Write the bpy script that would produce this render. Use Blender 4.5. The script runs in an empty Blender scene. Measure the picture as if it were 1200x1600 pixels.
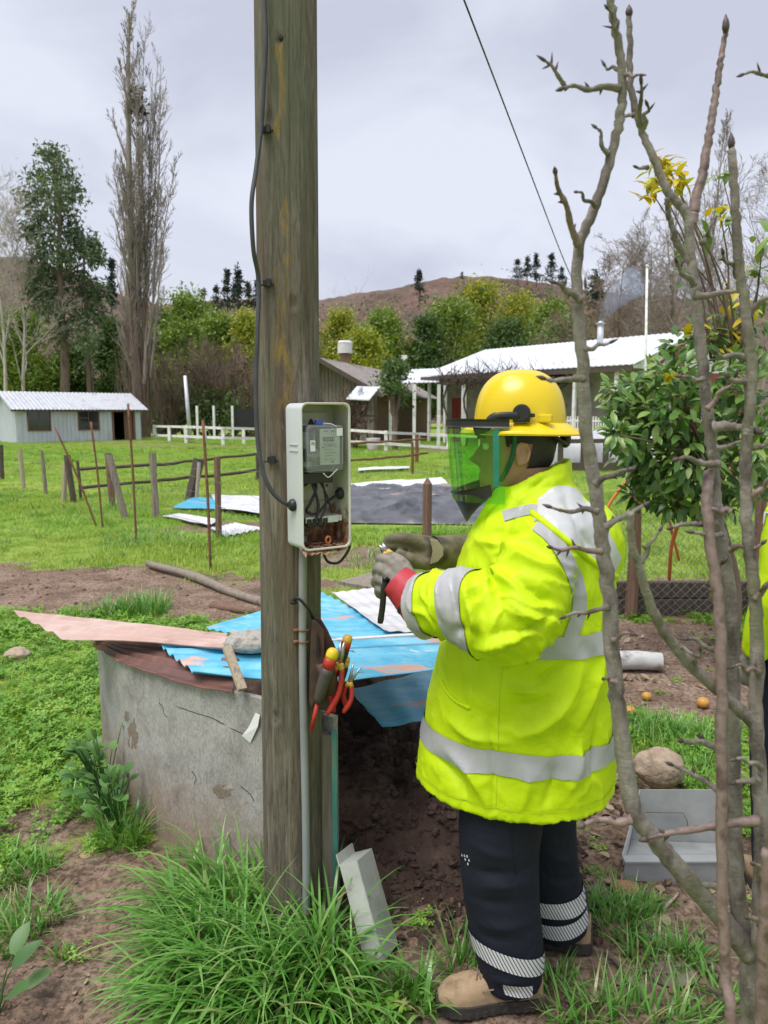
import bpy, bmesh, math, random
import numpy as np
from math import sin, cos, tan, pi, radians, atan2, sqrt
from mathutils import Vector, Matrix
from mathutils.bvhtree import BVHTree
from mathutils import noise as mnoise

# ------------------------------------------------------------------ camera, sky, sun, exposure
sc = bpy.context.scene
COL = sc.collection
FPX, PITCH, CAMH = 1160.0, radians(7.6), 1.65           # focal length in photo pixels, tilt, eye height
cam_d = bpy.data.cameras.new('camera')
cam = bpy.data.objects.new('camera', cam_d); COL.objects.link(cam)
cam.location = (0, 0, CAMH); cam.rotation_euler = (pi/2 - PITCH, 0, 0)
cam_d.sensor_fit = 'VERTICAL'; cam_d.sensor_height = 36.0; cam_d.sensor_width = 27.0
cam_d.lens = FPX/1600*36.0
cam_d.clip_start = 0.05; cam_d.clip_end = 3000
cam_d.dof.use_dof = True; cam_d.dof.focus_distance = 2.15; cam_d.dof.aperture_fstop = 7.0
sc.camera = cam

EXPO = 1.35
SUN_EL, SUN_AZ = radians(66), radians(225)               # azimuth measured clockwise from +Y
sc.view_settings.view_transform = 'Standard'; sc.view_settings.look = 'None'
sc.view_settings.exposure = EXPO; sc.view_settings.gamma = 1.0
sc.view_settings.use_curve_mapping = False
sc.cycles.use_denoising = True
sc.cycles.use_adaptive_sampling = True; sc.cycles.adaptive_threshold = 0.02
sc.cycles.max_bounces = 8; sc.cycles.transparent_max_bounces = 16
sc.cycles.volume_bounces = 0

world = bpy.data.worlds.new('World'); sc.world = world; world.use_nodes = True
wn, wl = world.node_tree.nodes, world.node_tree.links
wn.clear()
wout = wn.new('ShaderNodeOutputWorld')
sky = wn.new('ShaderNodeTexSky'); sky.sky_type = 'NISHITA'; sky.sun_disc = False
sky.sun_elevation = SUN_EL; sky.sun_rotation = SUN_AZ
bg1 = wn.new('ShaderNodeBackground'); bg1.inputs[1].default_value = 0.10
wl.new(sky.outputs[0], bg1.inputs[0])
tc = wn.new('ShaderNodeTexCoord')
mp = wn.new('ShaderNodeMapping'); mp.inputs['Scale'].default_value = (1.0, 1.0, 2.2)
mp.inputs['Location'].default_value = (3.1, 0.4, 0.2)
wl.new(tc.outputs['Generated'], mp.inputs[0])
nz = wn.new('ShaderNodeTexNoise'); nz.inputs['Scale'].default_value = 2.3
nz.inputs['Detail'].default_value = 7; nz.inputs['Roughness'].default_value = 0.52; nz.inputs['Distortion'].default_value = 0.5
wl.new(mp.outputs[0], nz.inputs['Vector'])
rp = wn.new('ShaderNodeValToRGB')
rp.color_ramp.elements[0].position = 0.36; rp.color_ramp.elements[0].color = (0.60, 0.63, 0.755, 1)
rp.color_ramp.elements[1].position = 0.60; rp.color_ramp.elements[1].color = (0.80, 0.83, 0.95, 1)
wl.new(nz.outputs['Fac'], rp.inputs[0])
bg2 = wn.new('ShaderNodeBackground'); bg2.inputs[1].default_value = 1.0/2**EXPO
wl.new(rp.outputs[0], bg2.inputs[0])
mxs = wn.new('ShaderNodeMixShader'); mxs.inputs[0].default_value = 0.97   # full overcast over the clear sky
wl.new(bg1.outputs[0], mxs.inputs[1]); wl.new(bg2.outputs[0], mxs.inputs[2])
wl.new(mxs.outputs[0], wout.inputs[0])

sun_d = bpy.data.lights.new('sun', 'SUN'); sun_d.energy = 1.5; sun_d.angle = radians(34); sun_d.color = (1.0, 0.96, 0.90)
sun = bpy.data.objects.new('sun', sun_d); COL.objects.link(sun)
sdir = Vector((sin(SUN_AZ)*cos(SUN_EL), cos(SUN_AZ)*cos(SUN_EL), sin(SUN_EL)))
sun.rotation_euler = (-sdir).to_track_quat('-Z', 'Y').to_euler(); sun.location = (0, 0, 60)

# ------------------------------------------------------------------ helpers
RNG = random.Random(11)
CP, SP = cos(PITCH), sin(PITCH)
def P(px, py, Y):
    """world point at distance Y from the camera plane that a photo pixel looks at"""
    u, v = (px-600)/FPX, (800-py)/FPX
    d = Vector((u, CP + v*SP, -SP + v*CP))
    return Vector((0, 0, CAMH)) + d*(Y/d.y)
def G(px, py, z=0.0):
    u, v = (px-600)/FPX, (800-py)/FPX
    d = Vector((u, CP + v*SP, -SP + v*CP))
    return Vector((0, 0, CAMH)) + d*((z-CAMH)/d.z)
def W(npx, Y, z=1.0):
    """width in metres of npx photo pixels at distance Y"""
    return npx/FPX*(Y*CP + (CAMH-z)*SP)

def _h(ix, iy, iz, seed):
    n = (ix.astype(np.int64)*374761393 + iy.astype(np.int64)*668265263 + iz.astype(np.int64)*2147483647 + seed*1274126177) & 0xffffffff
    n = ((n ^ (n >> 13))*1274126177) & 0xffffffff
    n = (n ^ (n >> 16)) & 0xffffffff
    return n/4294967295.0
def vnoise(p, seed=0):
    p = np.asarray(p, float); i = np.floor(p).astype(np.int64); f = p - i; f = f*f*(3-2*f)
    r = 0
    for a in (0, 1):
        for b in (0, 1):
            for c in (0, 1):
                w = (f[..., 0] if a else 1-f[..., 0])*(f[..., 1] if b else 1-f[..., 1])*(f[..., 2] if c else 1-f[..., 2])
                r = r + w*_h(i[..., 0]+a, i[..., 1]+b, i[..., 2]+c, seed)
    return r*2-1
def fbm(p, oct=4, seed=0):
    p = np.asarray(p, float); r = 0; a = 1.0; t = 0
    for k in range(oct):
        r = r + a*vnoise(p*(2**k), seed+k*17); t += a; a *= 0.5
    return r/t

def f1(x, y, z, octaves=3, seed=0):
    """fractal noise of one point, about -1..1"""
    return mnoise.fractal(Vector((x+seed*7.31, y-seed*3.77, z+seed*1.93)), 1.0, 2.0, octaves)*1.1
class MB:
    """collects verts and faces for one mesh"""
    def __init__(s): s.v = []; s.f = []; s.a = []
    def add(s, verts, faces, a=0.0):
        o = len(s.v)
        s.v.extend([tuple(x) for x in verts]); s.f.extend([tuple(i+o for i in q) for q in faces]); s.a.extend([a]*len(verts))
        return s
    def tube(s, pts, rad, seg=8, cap=True, a=0.0, flat=1.0, up=None):
        pts = [Vector(p) for p in pts]; n = len(pts)
        if not hasattr(rad, '__len__'): rad = [rad]*n
        vs = []; t0 = (pts[1]-pts[0]).normalized()
        if up is None: up = Vector((0, 0, 1)) if abs(t0.z) < 0.9 else Vector((1, 0, 0))
        nrm = (Vector(up) - t0*Vector(up).dot(t0)).normalized()
        for i, p in enumerate(pts):
            t = (pts[min(i+1, n-1)] - pts[max(i-1, 0)]).normalized()
            nrm = (nrm - t*nrm.dot(t))
            nrm = nrm.normalized() if nrm.length > 1e-6 else t.orthogonal().normalized()
            bn = t.cross(nrm)
            for k in range(seg):
                an = 2*pi*k/seg
                vs.append(p + (nrm*cos(an)*flat + bn*sin(an))*rad[i])
        fs = [(i*seg+k, i*seg+(k+1) % seg, (i+1)*seg+(k+1) % seg, (i+1)*seg+k) for i in range(n-1) for k in range(seg)]
        if cap: fs += [tuple(range(seg-1, -1, -1)), tuple((n-1)*seg+k for k in range(seg))]
        return s.add(vs, fs, a)
    def box(s, c, size, rot=None, a=0.0):
        c = Vector(c); m = rot if rot is not None else Matrix.Identity(3)
        vs = [c + m @ Vector((x*size[0]/2, y*size[1]/2, z*size[2]/2)) for x in (-1, 1) for y in (-1, 1) for z in (-1, 1)]
        return s.add(vs, [(0, 1, 3, 2), (4, 6, 7, 5), (0, 4, 5, 1), (2, 3, 7, 6), (0, 2, 6, 4), (1, 5, 7, 3)], a)
    def beam(s, p0, p1, w, h, a=0.0, up=(0, 0, 1)):
        p0, p1 = Vector(p0), Vector(p1); t = (p1-p0).normalized(); u = Vector(up)
        if abs(t.dot(u)) > 0.98: u = Vector((0, 1, 0))
        x = t.cross(u).normalized(); y = x.cross(t)
        m = Matrix((x, t, y)).transposed()
        return s.box((p0+p1)/2, (w, (p1-p0).length, h), m, a)
    def rings(s, rings, cap0=True, cap1=True, a=0.0):
        seg = len(rings[0]); n = len(rings)
        vs = [v for r in rings for v in r]
        fs = [(i*seg+k, i*seg+(k+1) % seg, (i+1)*seg+(k+1) % seg, (i+1)*seg+k) for i in range(n-1) for k in range(seg)]
        if cap0: fs.append(tuple(range(seg-1, -1, -1)))
        if cap1: fs.append(tuple((n-1)*seg+k for k in range(seg)))
        return s.add(vs, fs, a)
    def grid(s, fn, nu, nv, a=0.0, closeu=False):
        vs = [fn(i/(nu-1) if not closeu else i/nu, j/(nv-1)) for j in range(nv) for i in range(nu)]
        fs = []
        for j in range(nv-1):
            for i in range(nu if closeu else nu-1):
                k = (i+1) % nu
                fs.append((j*nu+i, j*nu+k, (j+1)*nu+k, (j+1)*nu+i))
        return s.add(vs, fs, a)
    def prism(s, poly, off, a=0.0):
        """closed polygon (3d points) extruded by vector off"""
        poly = [Vector(p) for p in poly]; off = Vector(off); n = len(poly)
        vs = poly + [p+off for p in poly]
        fs = [tuple(range(n-1, -1, -1)), tuple(range(n, 2*n))] + [(i, (i+1) % n, n+(i+1) % n, n+i) for i in range(n)]
        return s.add(vs, fs, a)
    def ball(s, c, r, nu=12, nv=8, a=0.0, m=None):
        c = Vector(c); r = Vector(r) if hasattr(r, '__len__') else Vector((r, r, r)); m = m or Matrix.Identity(3)
        rg = []
        for j in range(nv+1):
            th = pi*(j+0.02)/(nv+0.04)
            rg.append([c + m @ Vector((r.x*sin(th)*cos(2*pi*k/nu), r.y*sin(th)*sin(2*pi*k/nu), -r.z*cos(th))) for k in range(nu)])
        return s.rings(rg, True, True, a)

ROOT = {}
def link(o): COL.objects.link(o); return o
def mesh_from(name, v, f, attr=None, smooth=True):
    me = bpy.data.meshes.new(name); me.from_pydata([tuple(x) for x in v], [], f)
    if smooth: me.polygons.foreach_set('use_smooth', [True]*len(me.polygons))
    if attr is not None:
        at = me.attributes.new('rnd', 'FLOAT', 'POINT'); at.data.foreach_set('value', list(attr))
    me.update(); return me
def smooth_by_angle(me, ang):
    bm = bmesh.new(); bm.from_mesh(me)
    for e in bm.edges:
        if len(e.link_faces) == 2 and e.calc_face_angle(0) > ang: e.smooth = False
    bm.to_mesh(me); bm.free()
def tagit(o, label, cat, group=None, kind=None):
    if label: o['label'] = label
    if cat: o['category'] = cat
    if group: o['group'] = group
    if kind: o['kind'] = kind
    return o
def thing(name, label, cat, loc, group=None):
    o = link(bpy.data.objects.new(name, None)); o.location = loc; o.empty_display_size = 0.1
    ROOT[o.name] = Vector(loc)
    return tagit(o, label, cat, group)
def part(name, mb, mat, parent, smooth=True, ang=None, label=None, kind=None, recalc=False, bevel=0):
    o0 = ROOT[parent.name]; v = [(a[0]-o0.x, a[1]-o0.y, a[2]-o0.z) for a in mb.v]
    me = mesh_from(name, v, mb.f, mb.a, smooth)
    finish(me, bevel, recalc, ang if smooth else None)
    me.materials.append(mat)
    o = link(bpy.data.objects.new(name, me)); o.parent = parent; ROOT[o.name] = o0
    if label: o['label'] = label
    if kind: o['kind'] = kind
    return o
def finish(me, bevel, recalc, ang):
    if bevel or recalc:
        bm = bmesh.new(); bm.from_mesh(me)
        bmesh.ops.recalc_face_normals(bm, faces=bm.faces)
        if bevel: bmesh.ops.bevel(bm, geom=[e for e in bm.edges if len(e.link_faces) == 2 and e.calc_face_angle(0) > 0.5], offset=bevel, segments=2, affect='EDGES', clamp_overlap=True, profile=0.6)
        bm.to_mesh(me); bm.free()
    if ang: smooth_by_angle(me, ang)
def solo(name, mb, mat, label, cat, group=None, kind=None, origin=None, smooth=True, ang=None, recalc=False, bevel=0):
    vs = np.array(mb.v)
    if origin is None:
        origin = ((vs[:, 0].min()+vs[:, 0].max())/2, (vs[:, 1].min()+vs[:, 1].max())/2, vs[:, 2].min())
    vs = vs - np.array(origin)
    me = mesh_from(name, vs.tolist(), mb.f, mb.a, smooth)
    finish(me, bevel, recalc, ang if smooth else None)
    me.materials.append(mat)
    o = link(bpy.data.objects.new(name, me)); o.location = origin; ROOT[o.name] = Vector(origin)
    return tagit(o, label, cat, group, kind)
def struct(name, mb, mat, smooth=True, kind='structure', label=None):
    me = mesh_from(name, mb.v, mb.f, mb.a, smooth); me.materials.append(mat)
    o = link(bpy.data.objects.new(name, me)); o['kind'] = kind
    if label: o['label'] = label
    ROOT[o.name] = Vector((0, 0, 0))
    return o
def fuse(mb, voxel, it=6, fac=0.5):
    """one continuous skin around everything in mb; returns numpy verts and faces"""
    me = mesh_from('tmp', mb.v, mb.f, None)
    bm = bmesh.new(); bm.from_mesh(me); bmesh.ops.recalc_face_normals(bm, faces=bm.faces); bm.to_mesh(me); bm.free()
    o = link(bpy.data.objects.new('tmp', me))
    m = o.modifiers.new('r', 'REMESH'); m.mode = 'VOXEL'; m.voxel_size = voxel
    s = o.modifiers.new('s', 'SMOOTH'); s.iterations = it; s.factor = fac
    dg = bpy.context.evaluated_depsgraph_get(); dg.update()
    ev = o.evaluated_get(dg); m2 = bpy.data.meshes.new_from_object(ev)
    n = len(m2.vertices); v = np.zeros(n*3); m2.vertices.foreach_get('co', v)
    nr = np.zeros(n*3); m2.vertices.foreach_get('normal', nr)
    f = [tuple(p.vertices) for p in m2.polygons]
    bpy.data.objects.remove(o); bpy.data.meshes.remove(m2); bpy.data.meshes.remove(me)
    return v.reshape(-1, 3), nr.reshape(-1, 3), f
def seg_dist(v, p0, p1):
    p0, p1 = np.array(p0), np.array(p1); d = p1-p0
    t = np.clip(((v-p0) @ d)/(d @ d), 0, 1)
    return np.linalg.norm(v-(p0+t[:, None]*d), axis=1), t
def bez(pts, n):
    """smooth curve through points (catmull-rom)"""
    pts = [Vector(p) for p in pts]; out = []
    q = [pts[0]*2-pts[1]] + pts + [pts[-1]*2-pts[-2]]
    m = len(pts)-1
    for k in range(n):
        s = k/(n-1)*m; i = min(int(s), m-1); t = s-i
        a, b, c, d = q[i], q[i+1], q[i+2], q[i+3]
        out.append(0.5*((2*b) + (c-a)*t + (2*a-5*b+4*c-d)*t*t + (3*b-3*c+d-a)*t**3))
    return out
def lerpl(xs, ys, x): return float(np.interp(x, xs, ys))

# ------------------------------------------------------------------ materials
def nodes(name):
    m = bpy.data.materials.new(name); m.use_nodes = True
    n, l = m.node_tree.nodes, m.node_tree.links; n.clear()
    out = n.new('ShaderNodeOutputMaterial'); b = n.new('ShaderNodeBsdfPrincipled')
    l.new(b.outputs[0], out.inputs[0])
    return m, n, l, b, out
def ramp(n, stops):
    r = n.new('ShaderNodeValToRGB'); e = r.color_ramp.elements
    while len(e) < len(stops): e.new(0.5)
    for i, (p, c) in enumerate(stops):
        e[i].position = p; e[i].color = (c[0], c[1], c[2], 1) if hasattr(c, '__len__') else (c, c, c, 1)
    return r
def noise(n, l, scale, stretch=(1, 1, 1), detail=5, rough=0.55, dist=0.0, coord='Object', loc=(0, 0, 0)):
    t = n.new('ShaderNodeTexCoord'); mp = n.new('ShaderNodeMapping')
    mp.inputs['Scale'].default_value = stretch; mp.inputs['Location'].default_value = loc
    l.new(t.outputs[coord], mp.inputs[0])
    z = n.new('ShaderNodeTexNoise'); z.inputs['Scale'].default_value = scale; z.inputs['Detail'].default_value = detail
    z.inputs['Roughness'].default_value = rough; z.inputs['Distortion'].default_value = dist
    l.new(mp.outputs[0], z.inputs['Vector'])
    return z.outputs['Fac']
def mix(n, l, fac, a, b, mode='MIX'):
    m = n.new('ShaderNodeMix'); m.data_type = 'RGBA'; m.blend_type = mode
    for sock, val in ((m.inputs['Factor'], fac), (m.inputs[6], a), (m.inputs[7], b)):
        if isinstance(val, bpy.types.NodeSocket): l.new(val, sock)
        elif hasattr(val, '__len__'): sock.default_value = (val[0], val[1], val[2], 1)
        else: sock.default_value = val
    return m.outputs[2]
def math_(n, l, op, a, b=0.0, clamp=False):
    m = n.new('ShaderNodeMath'); m.operation = op; m.use_clamp = clamp
    for i, val in enumerate((a, b)):
        if isinstance(val, bpy.types.NodeSocket): l.new(val, m.inputs[i])
        else: m.inputs[i].default_value = val
    return m.outputs[0]
def bump(n, l, b, h, strength=0.3, dist=0.01):
    bp = n.new('ShaderNodeBump'); bp.inputs['Strength'].default_value = strength; bp.inputs['Distance'].default_value = dist
    l.new(h, bp.inputs['Height']); l.new(bp.outputs[0], b.inputs['Normal']); return bp
def mat(name, cols, scale=6, stretch=(1, 1, 1), rough=0.7, bs=0.0, bscale=60, bd=0.004, metallic=0.0, lo=0.33, hi=0.67,
        coord='Object', spec=0.5, dirt=None, dscale=2.0, dlo=0.5, dhi=0.62, detail=6):
    """surface whose colour wanders between cols; optional dirt colour in patches; fine relief"""
    m, n, l, b, out = nodes(name)
    k = len(cols)
    if k == 1: cols = [cols[0], tuple(c*0.82 for c in cols[0])]; k = 2
    f = noise(n, l, scale, stretch, detail, coord=coord)
    r = ramp(n, [(lo+(hi-lo)*i/(k-1), c) for i, c in enumerate(cols)]); l.new(f, r.inputs[0])
    c = r.outputs[0]
    if dirt is not None:
        d = ramp(n, [(dlo, 0.0), (dhi, 1.0)]); l.new(noise(n, l, dscale, (1, 1, 1), 8, 0.65, coord=coord, loc=(5, 2, 7)), d.inputs[0])
        c = mix(n, l, d.outputs[0], c, dirt)
    l.new(c, b.inputs['Base Color']); b.inputs['Roughness'].default_value = rough; b.inputs['Metallic'].default_value = metallic
    b.inputs['Specular IOR Level'].default_value = spec
    if bs: bump(n, l, b, noise(n, l, bscale, stretch, 4, coord=coord), bs, bd)
    return m
def leafmat(name, cols, rough=0.5, trans=0.35, inst=False, tint=1.0):
    m, n, l, b, out = nodes(name)
    if inst:
        o = n.new('ShaderNodeObjectInfo'); fac = o.outputs['Random']
    else:
        o = n.new('ShaderNodeAttribute'); o.attribute_name = 'rnd'; fac = o.outputs['Fac']
    r = ramp(n, [(i/(len(cols)-1), c) for i, c in enumerate(cols)]); l.new(fac, r.inputs[0])
    l.new(r.outputs[0], b.inputs['Base Color']); b.inputs['Roughness'].default_value = rough
    t = n.new('ShaderNodeBsdfTranslucent')
    tcol = mix(n, l, 1.0, r.outputs[0], (1.0, 1.0, 0.55), 'MULTIPLY'); l.new(tcol, t.inputs[0])
    ms = n.new('ShaderNodeMixShader'); ms.inputs[0].default_value = trans
    l.new(b.outputs[0], ms.inputs[1]); l.new(t.outputs[0], ms.inputs[2]); l.new(ms.outputs[0], out.inputs[0])
    return m
# ------------------------------------------------------------------ shared surface materials
def wood_mat(name, cols, rough=0.85, zs=0.06, scale=40, bs=0.6):
    return mat(name, cols, scale, (1, 1, zs), rough, bs, 90, 0.004)
M_WHITEPAINT = mat('old_white_paint', [(0.72, 0.72, 0.70), (0.80, 0.80, 0.79), (0.55, 0.54, 0.50)], 3, rough=0.6, dirt=(0.35, 0.32, 0.27), dlo=0.6, dhi=0.75)
M_SIDING = mat('pale_blue_siding', [(0.46, 0.49, 0.56), (0.54, 0.57, 0.63), (0.42, 0.45, 0.52)], 1.5, (1, 1, 0.3), 0.55, dirt=(0.30, 0.27, 0.24), dlo=0.62, dhi=0.8)
M_ZINC = mat('zinc_roof', [(0.52, 0.54, 0.58), (0.62, 0.64, 0.68), (0.45, 0.46, 0.50)], 2.0, (1, 1, 1), 0.45, metallic=0.35, dirt=(0.40, 0.36, 0.33), dlo=0.6, dhi=0.78)
M_ZINCW = mat('pale_metal_roof', [(0.62, 0.65, 0.70), (0.74, 0.77, 0.82), (0.58, 0.61, 0.66)], 1.2, (1, 1, 1), 0.4, metallic=0.2, dirt=(0.45, 0.43, 0.42), dlo=0.6, dhi=0.8)
M_DARKWOOD = wood_mat('weathered_dark_wood', [(0.055, 0.042, 0.034), (0.10, 0.075, 0.058), (0.04, 0.032, 0.027)])
M_GREYWOOD = wood_mat('weathered_grey_wood', [(0.16, 0.135, 0.105), (0.27, 0.23, 0.185), (0.11, 0.09, 0.07)])
M_BROWNWOOD = wood_mat('brown_wood', [(0.13, 0.075, 0.05), (0.20, 0.12, 0.08), (0.09, 0.055, 0.04)])
M_PALEWOOD = wood_mat('split_pale_wood', [(0.30, 0.24, 0.17), (0.42, 0.35, 0.26), (0.22, 0.17, 0.12)])
M_TILE = mat('old_brown_roof', [(0.20, 0.175, 0.16), (0.28, 0.25, 0.235), (0.15, 0.13, 0.12)], 2, rough=0.8)
M_RED = mat('red_paint', [(0.24, 0.035, 0.03), (0.32, 0.06, 0.045)], 3, rough=0.6)
M_BLACK = mat('black_plastic', [(0.012, 0.012, 0.013), (0.022, 0.022, 0.024)], 12, rough=0.45)
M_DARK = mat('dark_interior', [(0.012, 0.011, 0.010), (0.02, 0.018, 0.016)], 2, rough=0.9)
M_GLASS = mat('dark_window_glass', [(0.02, 0.025, 0.03), (0.035, 0.04, 0.045)], 0.6, rough=0.08, spec=0.8)
M_RUST = mat('rust', [(0.13, 0.055, 0.03), (0.21, 0.095, 0.05), (0.08, 0.04, 0.028)], 30, rough=0.9, bs=0.5, bscale=120, bd=0.002)
M_WIRE = mat('galvanised_wire', [(0.20, 0.20, 0.20), (0.28, 0.28, 0.28)], 30, rough=0.5, metallic=0.6)
M_CABLE = mat('grey_black_cable', [(0.035, 0.037, 0.042), (0.055, 0.058, 0.064)], 20, rough=0.55)
M_STONE = mat('grey_stone', [(0.25, 0.24, 0.21), (0.38, 0.36, 0.32), (0.17, 0.165, 0.15)], 25, rough=0.9, bs=0.8, bscale=60, bd=0.01)
M_TANROCK = mat('tan_rock', [(0.33, 0.25, 0.18), (0.42, 0.33, 0.25), (0.24, 0.17, 0.12)], 14, rough=0.9, bs=0.8, bscale=50, bd=0.01)
M_CONCRETE_W = mat('white_concrete', [(0.55, 0.54, 0.52), (0.66, 0.65, 0.63)], 5, rough=0.8)

# ------------------------------------------------------------------ ground
SOIL = [  # bare patches: centre x, y, radius x, y, strength
    (-4.3, 6.9, 3.3, 1.15, 1.3), (-1.75, 6.35, 1.0, 0.65, 1.2), (-0.9, 7.0, 0.7, 0.45, 0.8), (-0.92, 1.95, 0.62, 0.72, 1.35),
    (-1.75, 2.70, 0.45, 0.25, 0.7), (-1.35, 2.80, 0.26, 0.22, 0.75), (-0.75, 2.45, 0.34, 0.34, 0.9),
    (0.15, 2.65, 0.50, 0.85, 1.5), (0.25, 3.2, 0.8, 0.8, 1.2), (0.78, 1.80, 0.62, 0.30, 1.15), (0.55, 2.15, 0.42, 0.42, 1.2),
    (1.0, 2.55, 0.40, 0.35, 0.95), (1.9, 4.7, 1.6, 1.1, 1.1), (0.95, 3.2, 0.5, 0.5, 0.85), (0.30, 1.80, 0.30, 0.13, 1.3), (0.30, 1.64, 0.30, 0.14, 1.2), (0.62, 2.02, 0.30, 0.2, 1.2), (1.2, 2.05, 0.3, 0.3, 0.8),
    (2.6, 6.6, 1.5, 0.9, 0.9), (1.55, 2.4, 0.6, 0.6, 0.9), (0.5, 8.4, 1.6, 0.9, 0.75), (-2.1, 10.6, 1.2, 0.7, 0.7),
    (-8.6, 36.0, 5.0, 1.2, 0.9), (-13, 40.5, 6, 1.5, 0.9), (4, 33, 7, 2.0, 0.7), (-1.3, 5.0, 0.5, 0.4, 0.8)]
def soilness(x, y):
    p = np.stack([x, y, np.zeros_like(x)], -1)
    wob = 0.34*fbm(p*1.6, 3, 5) + 0.16*fbm(p*6, 2, 9)
    s = np.zeros_like(x)
    for cx, cy, rx, ry, k in SOIL:
        d = np.sqrt(((x-cx)/rx)**2+((y-cy)/ry)**2) + wob
        s = np.maximum(s, k*np.clip((1.15-d)/0.5, 0, 1))
    s = np.maximum(s, np.clip((fbm(p*1.3, 4, 31)-0.45)*4, 0, 0.7)*np.clip(1.3-y/9, 0, 1))
    return np.clip(s, 0, 1)
def gz(x, y):
    x = np.asarray(x, float); y = np.asarray(y, float)
    p = np.stack([x, y, np.zeros_like(x)], -1)
    near = np.clip(1.2-y/30, 0.0, 1)
    return 0.022*fbm(p*0.8, 3, 3)*near + 0.009*fbm(p*5, 3, 7)*near
def warp(a, b, near, d0, gr):
    out = []; v = near[0]
    while v > a: out.append(v); v -= d0*(1+(near[0]-v)*gr)
    out.append(a); out = out[::-1]
    v = near[0]+d0
    while v < near[1]: out.append(v); v += d0
    while v < b: out.append(v); v += d0*(1+(v-near[1])*gr)
    out.append(b); return np.array(out)
gx = warp(-500, 500, (-2.0, 2.2), 0.045, 1.1); gy = warp(-30, 700, (1.2, 4.2), 0.04, 0.9)
XX, YY = np.meshgrid(gx, gy); ZZ = gz(XX, YY)
sm = soilness(XX, YY)
pp = np.stack([XX, YY, np.zeros_like(XX)], -1)
nearm = np.clip((9-YY)/4, 0, 1)*np.clip((5-np.abs(XX))/2, 0, 1)
ZZ += nearm*sm*(0.012*fbm(pp*14, 3, 21)+0.01*np.maximum(0, fbm(pp*24, 2, 41)))
nx, ny = len(gx), len(gy)
import bisect
_gx, _gy = gx.tolist(), gy.tolist()
def GZ(x, y):
    """height of the ground sheet under a point"""
    i = min(max(bisect.bisect_right(_gx, x)-1, 0), nx-2); j = min(max(bisect.bisect_right(_gy, y)-1, 0), ny-2)
    u = (x-_gx[i])/(_gx[i+1]-_gx[i]); v = (y-_gy[j])/(_gy[j+1]-_gy[j])
    return float((ZZ[j, i]*(1-u)+ZZ[j, i+1]*u)*(1-v)+(ZZ[j+1, i]*(1-u)+ZZ[j+1, i+1]*u)*v)
gv = np.stack([XX, YY, ZZ], -1).reshape(-1, 3)
gf = [(j*nx+i, j*nx+i+1, (j+1)*nx+i+1, (j+1)*nx+i) for j in range(ny-1) for i in range(nx-1)]
gme = mesh_from('ground', gv.tolist(), gf, (1-sm).reshape(-1))
ground = link(bpy.data.objects.new('ground', gme)); ground['kind'] = 'structure'
def ground_mat():
    m, n, l, b, out = nodes('earth_and_turf')
    at = n.new('ShaderNodeAttribute'); at.attribute_name = 'rnd'
    s1 = ramp(n, [(0.30, (0.125, 0.080, 0.057)), (0.48, (0.24, 0.165, 0.12)), (0.62, (0.33, 0.24, 0.18)), (0.75, (0.21, 0.15, 0.112))])
    l.new(noise(n, l, 3.2, detail=9, rough=0.68), s1.inputs[0])
    s2 = ramp(n, [(0.42, (0.45, 0.45, 0.45)), (0.55, (1, 1, 1)), (0.70, (1.35, 1.3, 1.25))]); l.new(noise(n, l, 42, detail=6, rough=0.7), s2.inputs[0])
    soil = mix(n, l, 1.0, s1.outputs[0], s2.outputs[0], 'MULTIPLY')
    g1 = ramp(n, [(0.30, (0.16, 0.26, 0.035)), (0.45, (0.23, 0.34, 0.05)), (0.58, (0.29, 0.36, 0.075)), (0.72, (0.20, 0.31, 0.045))])
    l.new(noise(n, l, 0.5, detail=9, rough=0.7), g1.inputs[0])
    g2 = ramp(n, [(0.35, (0.6, 0.62, 0.6)), (0.65, (1.2, 1.18, 1.1))]); l.new(noise(n, l, 6, detail=8, rough=0.75), g2.inputs[0])
    grs = mix(n, l, 1.0, g1.outputs[0], g2.outputs[0], 'MULTIPLY')
    edge = math_(n, l, 'ADD', at.outputs['Fac'], math_(n, l, 'MULTIPLY', math_(n, l, 'SUBTRACT', noise(n, l, 11, detail=6, rough=0.7), 0.5), 1.6))
    er = ramp(n, [(0.42, 0.0), (0.62, 1.0)]); l.new(edge, er.inputs[0])
    l.new(mix(n, l, er.outputs[0], soil, grs), b.inputs['Base Color'])
    b.inputs['Roughness'].default_value = 0.92; b.inputs['Specular IOR Level'].default_value = 0.25
    bump(n, l, b, noise(n, l, 55, detail=8, rough=0.75), 0.9, 0.012)
    return m
gme.materials.append(ground_mat())

# hills behind the farm: a felled red slope and a wooded one on the left
cxs = [-2400, -900, -300, -60, 60, 150, 205, 260, 340, 420, 500, 560, 620, 680, 720, 760, 800, 850, 900, 980, 1060, 1150, 1300, 1700, 3200]
cys = [520, 440, 395, 398, 402, 432, 462, 476, 470, 466, 468, 460, 450, 437, 432, 432, 436, 444, 452, 462, 468, 470, 480, 520, 560]
hb = MB(); Yb, Yc, Yd = 112.0, 205.0, 420.0
pxs = np.concatenate([np.linspace(-2400, -200, 60), np.linspace(-190, 1400, 330), np.linspace(1420, 3200, 50)])
ts = np.concatenate([np.linspace(0, 1, 56), np.linspace(1.04, 2, 10)])
hv = np.zeros((len(ts), len(pxs), 3))
for j, t in enumerate(ts):
    Y = Yb+(Yc-Yb)*t if t <= 1 else Yc+(Yd-Yc)*(t-1)
    for i, px in enumerate(pxs):
        zc = P(px, float(np.interp(px, cxs, cys)), Yc).z
        e = (t**1.15) if t <= 1 else 1-0.8*(t-1)
        hv[j, i] = ((px-600)/FPX*Y, Y, -0.6+(zc+0.6)*e)
q = hv.reshape(-1, 3)
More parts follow.
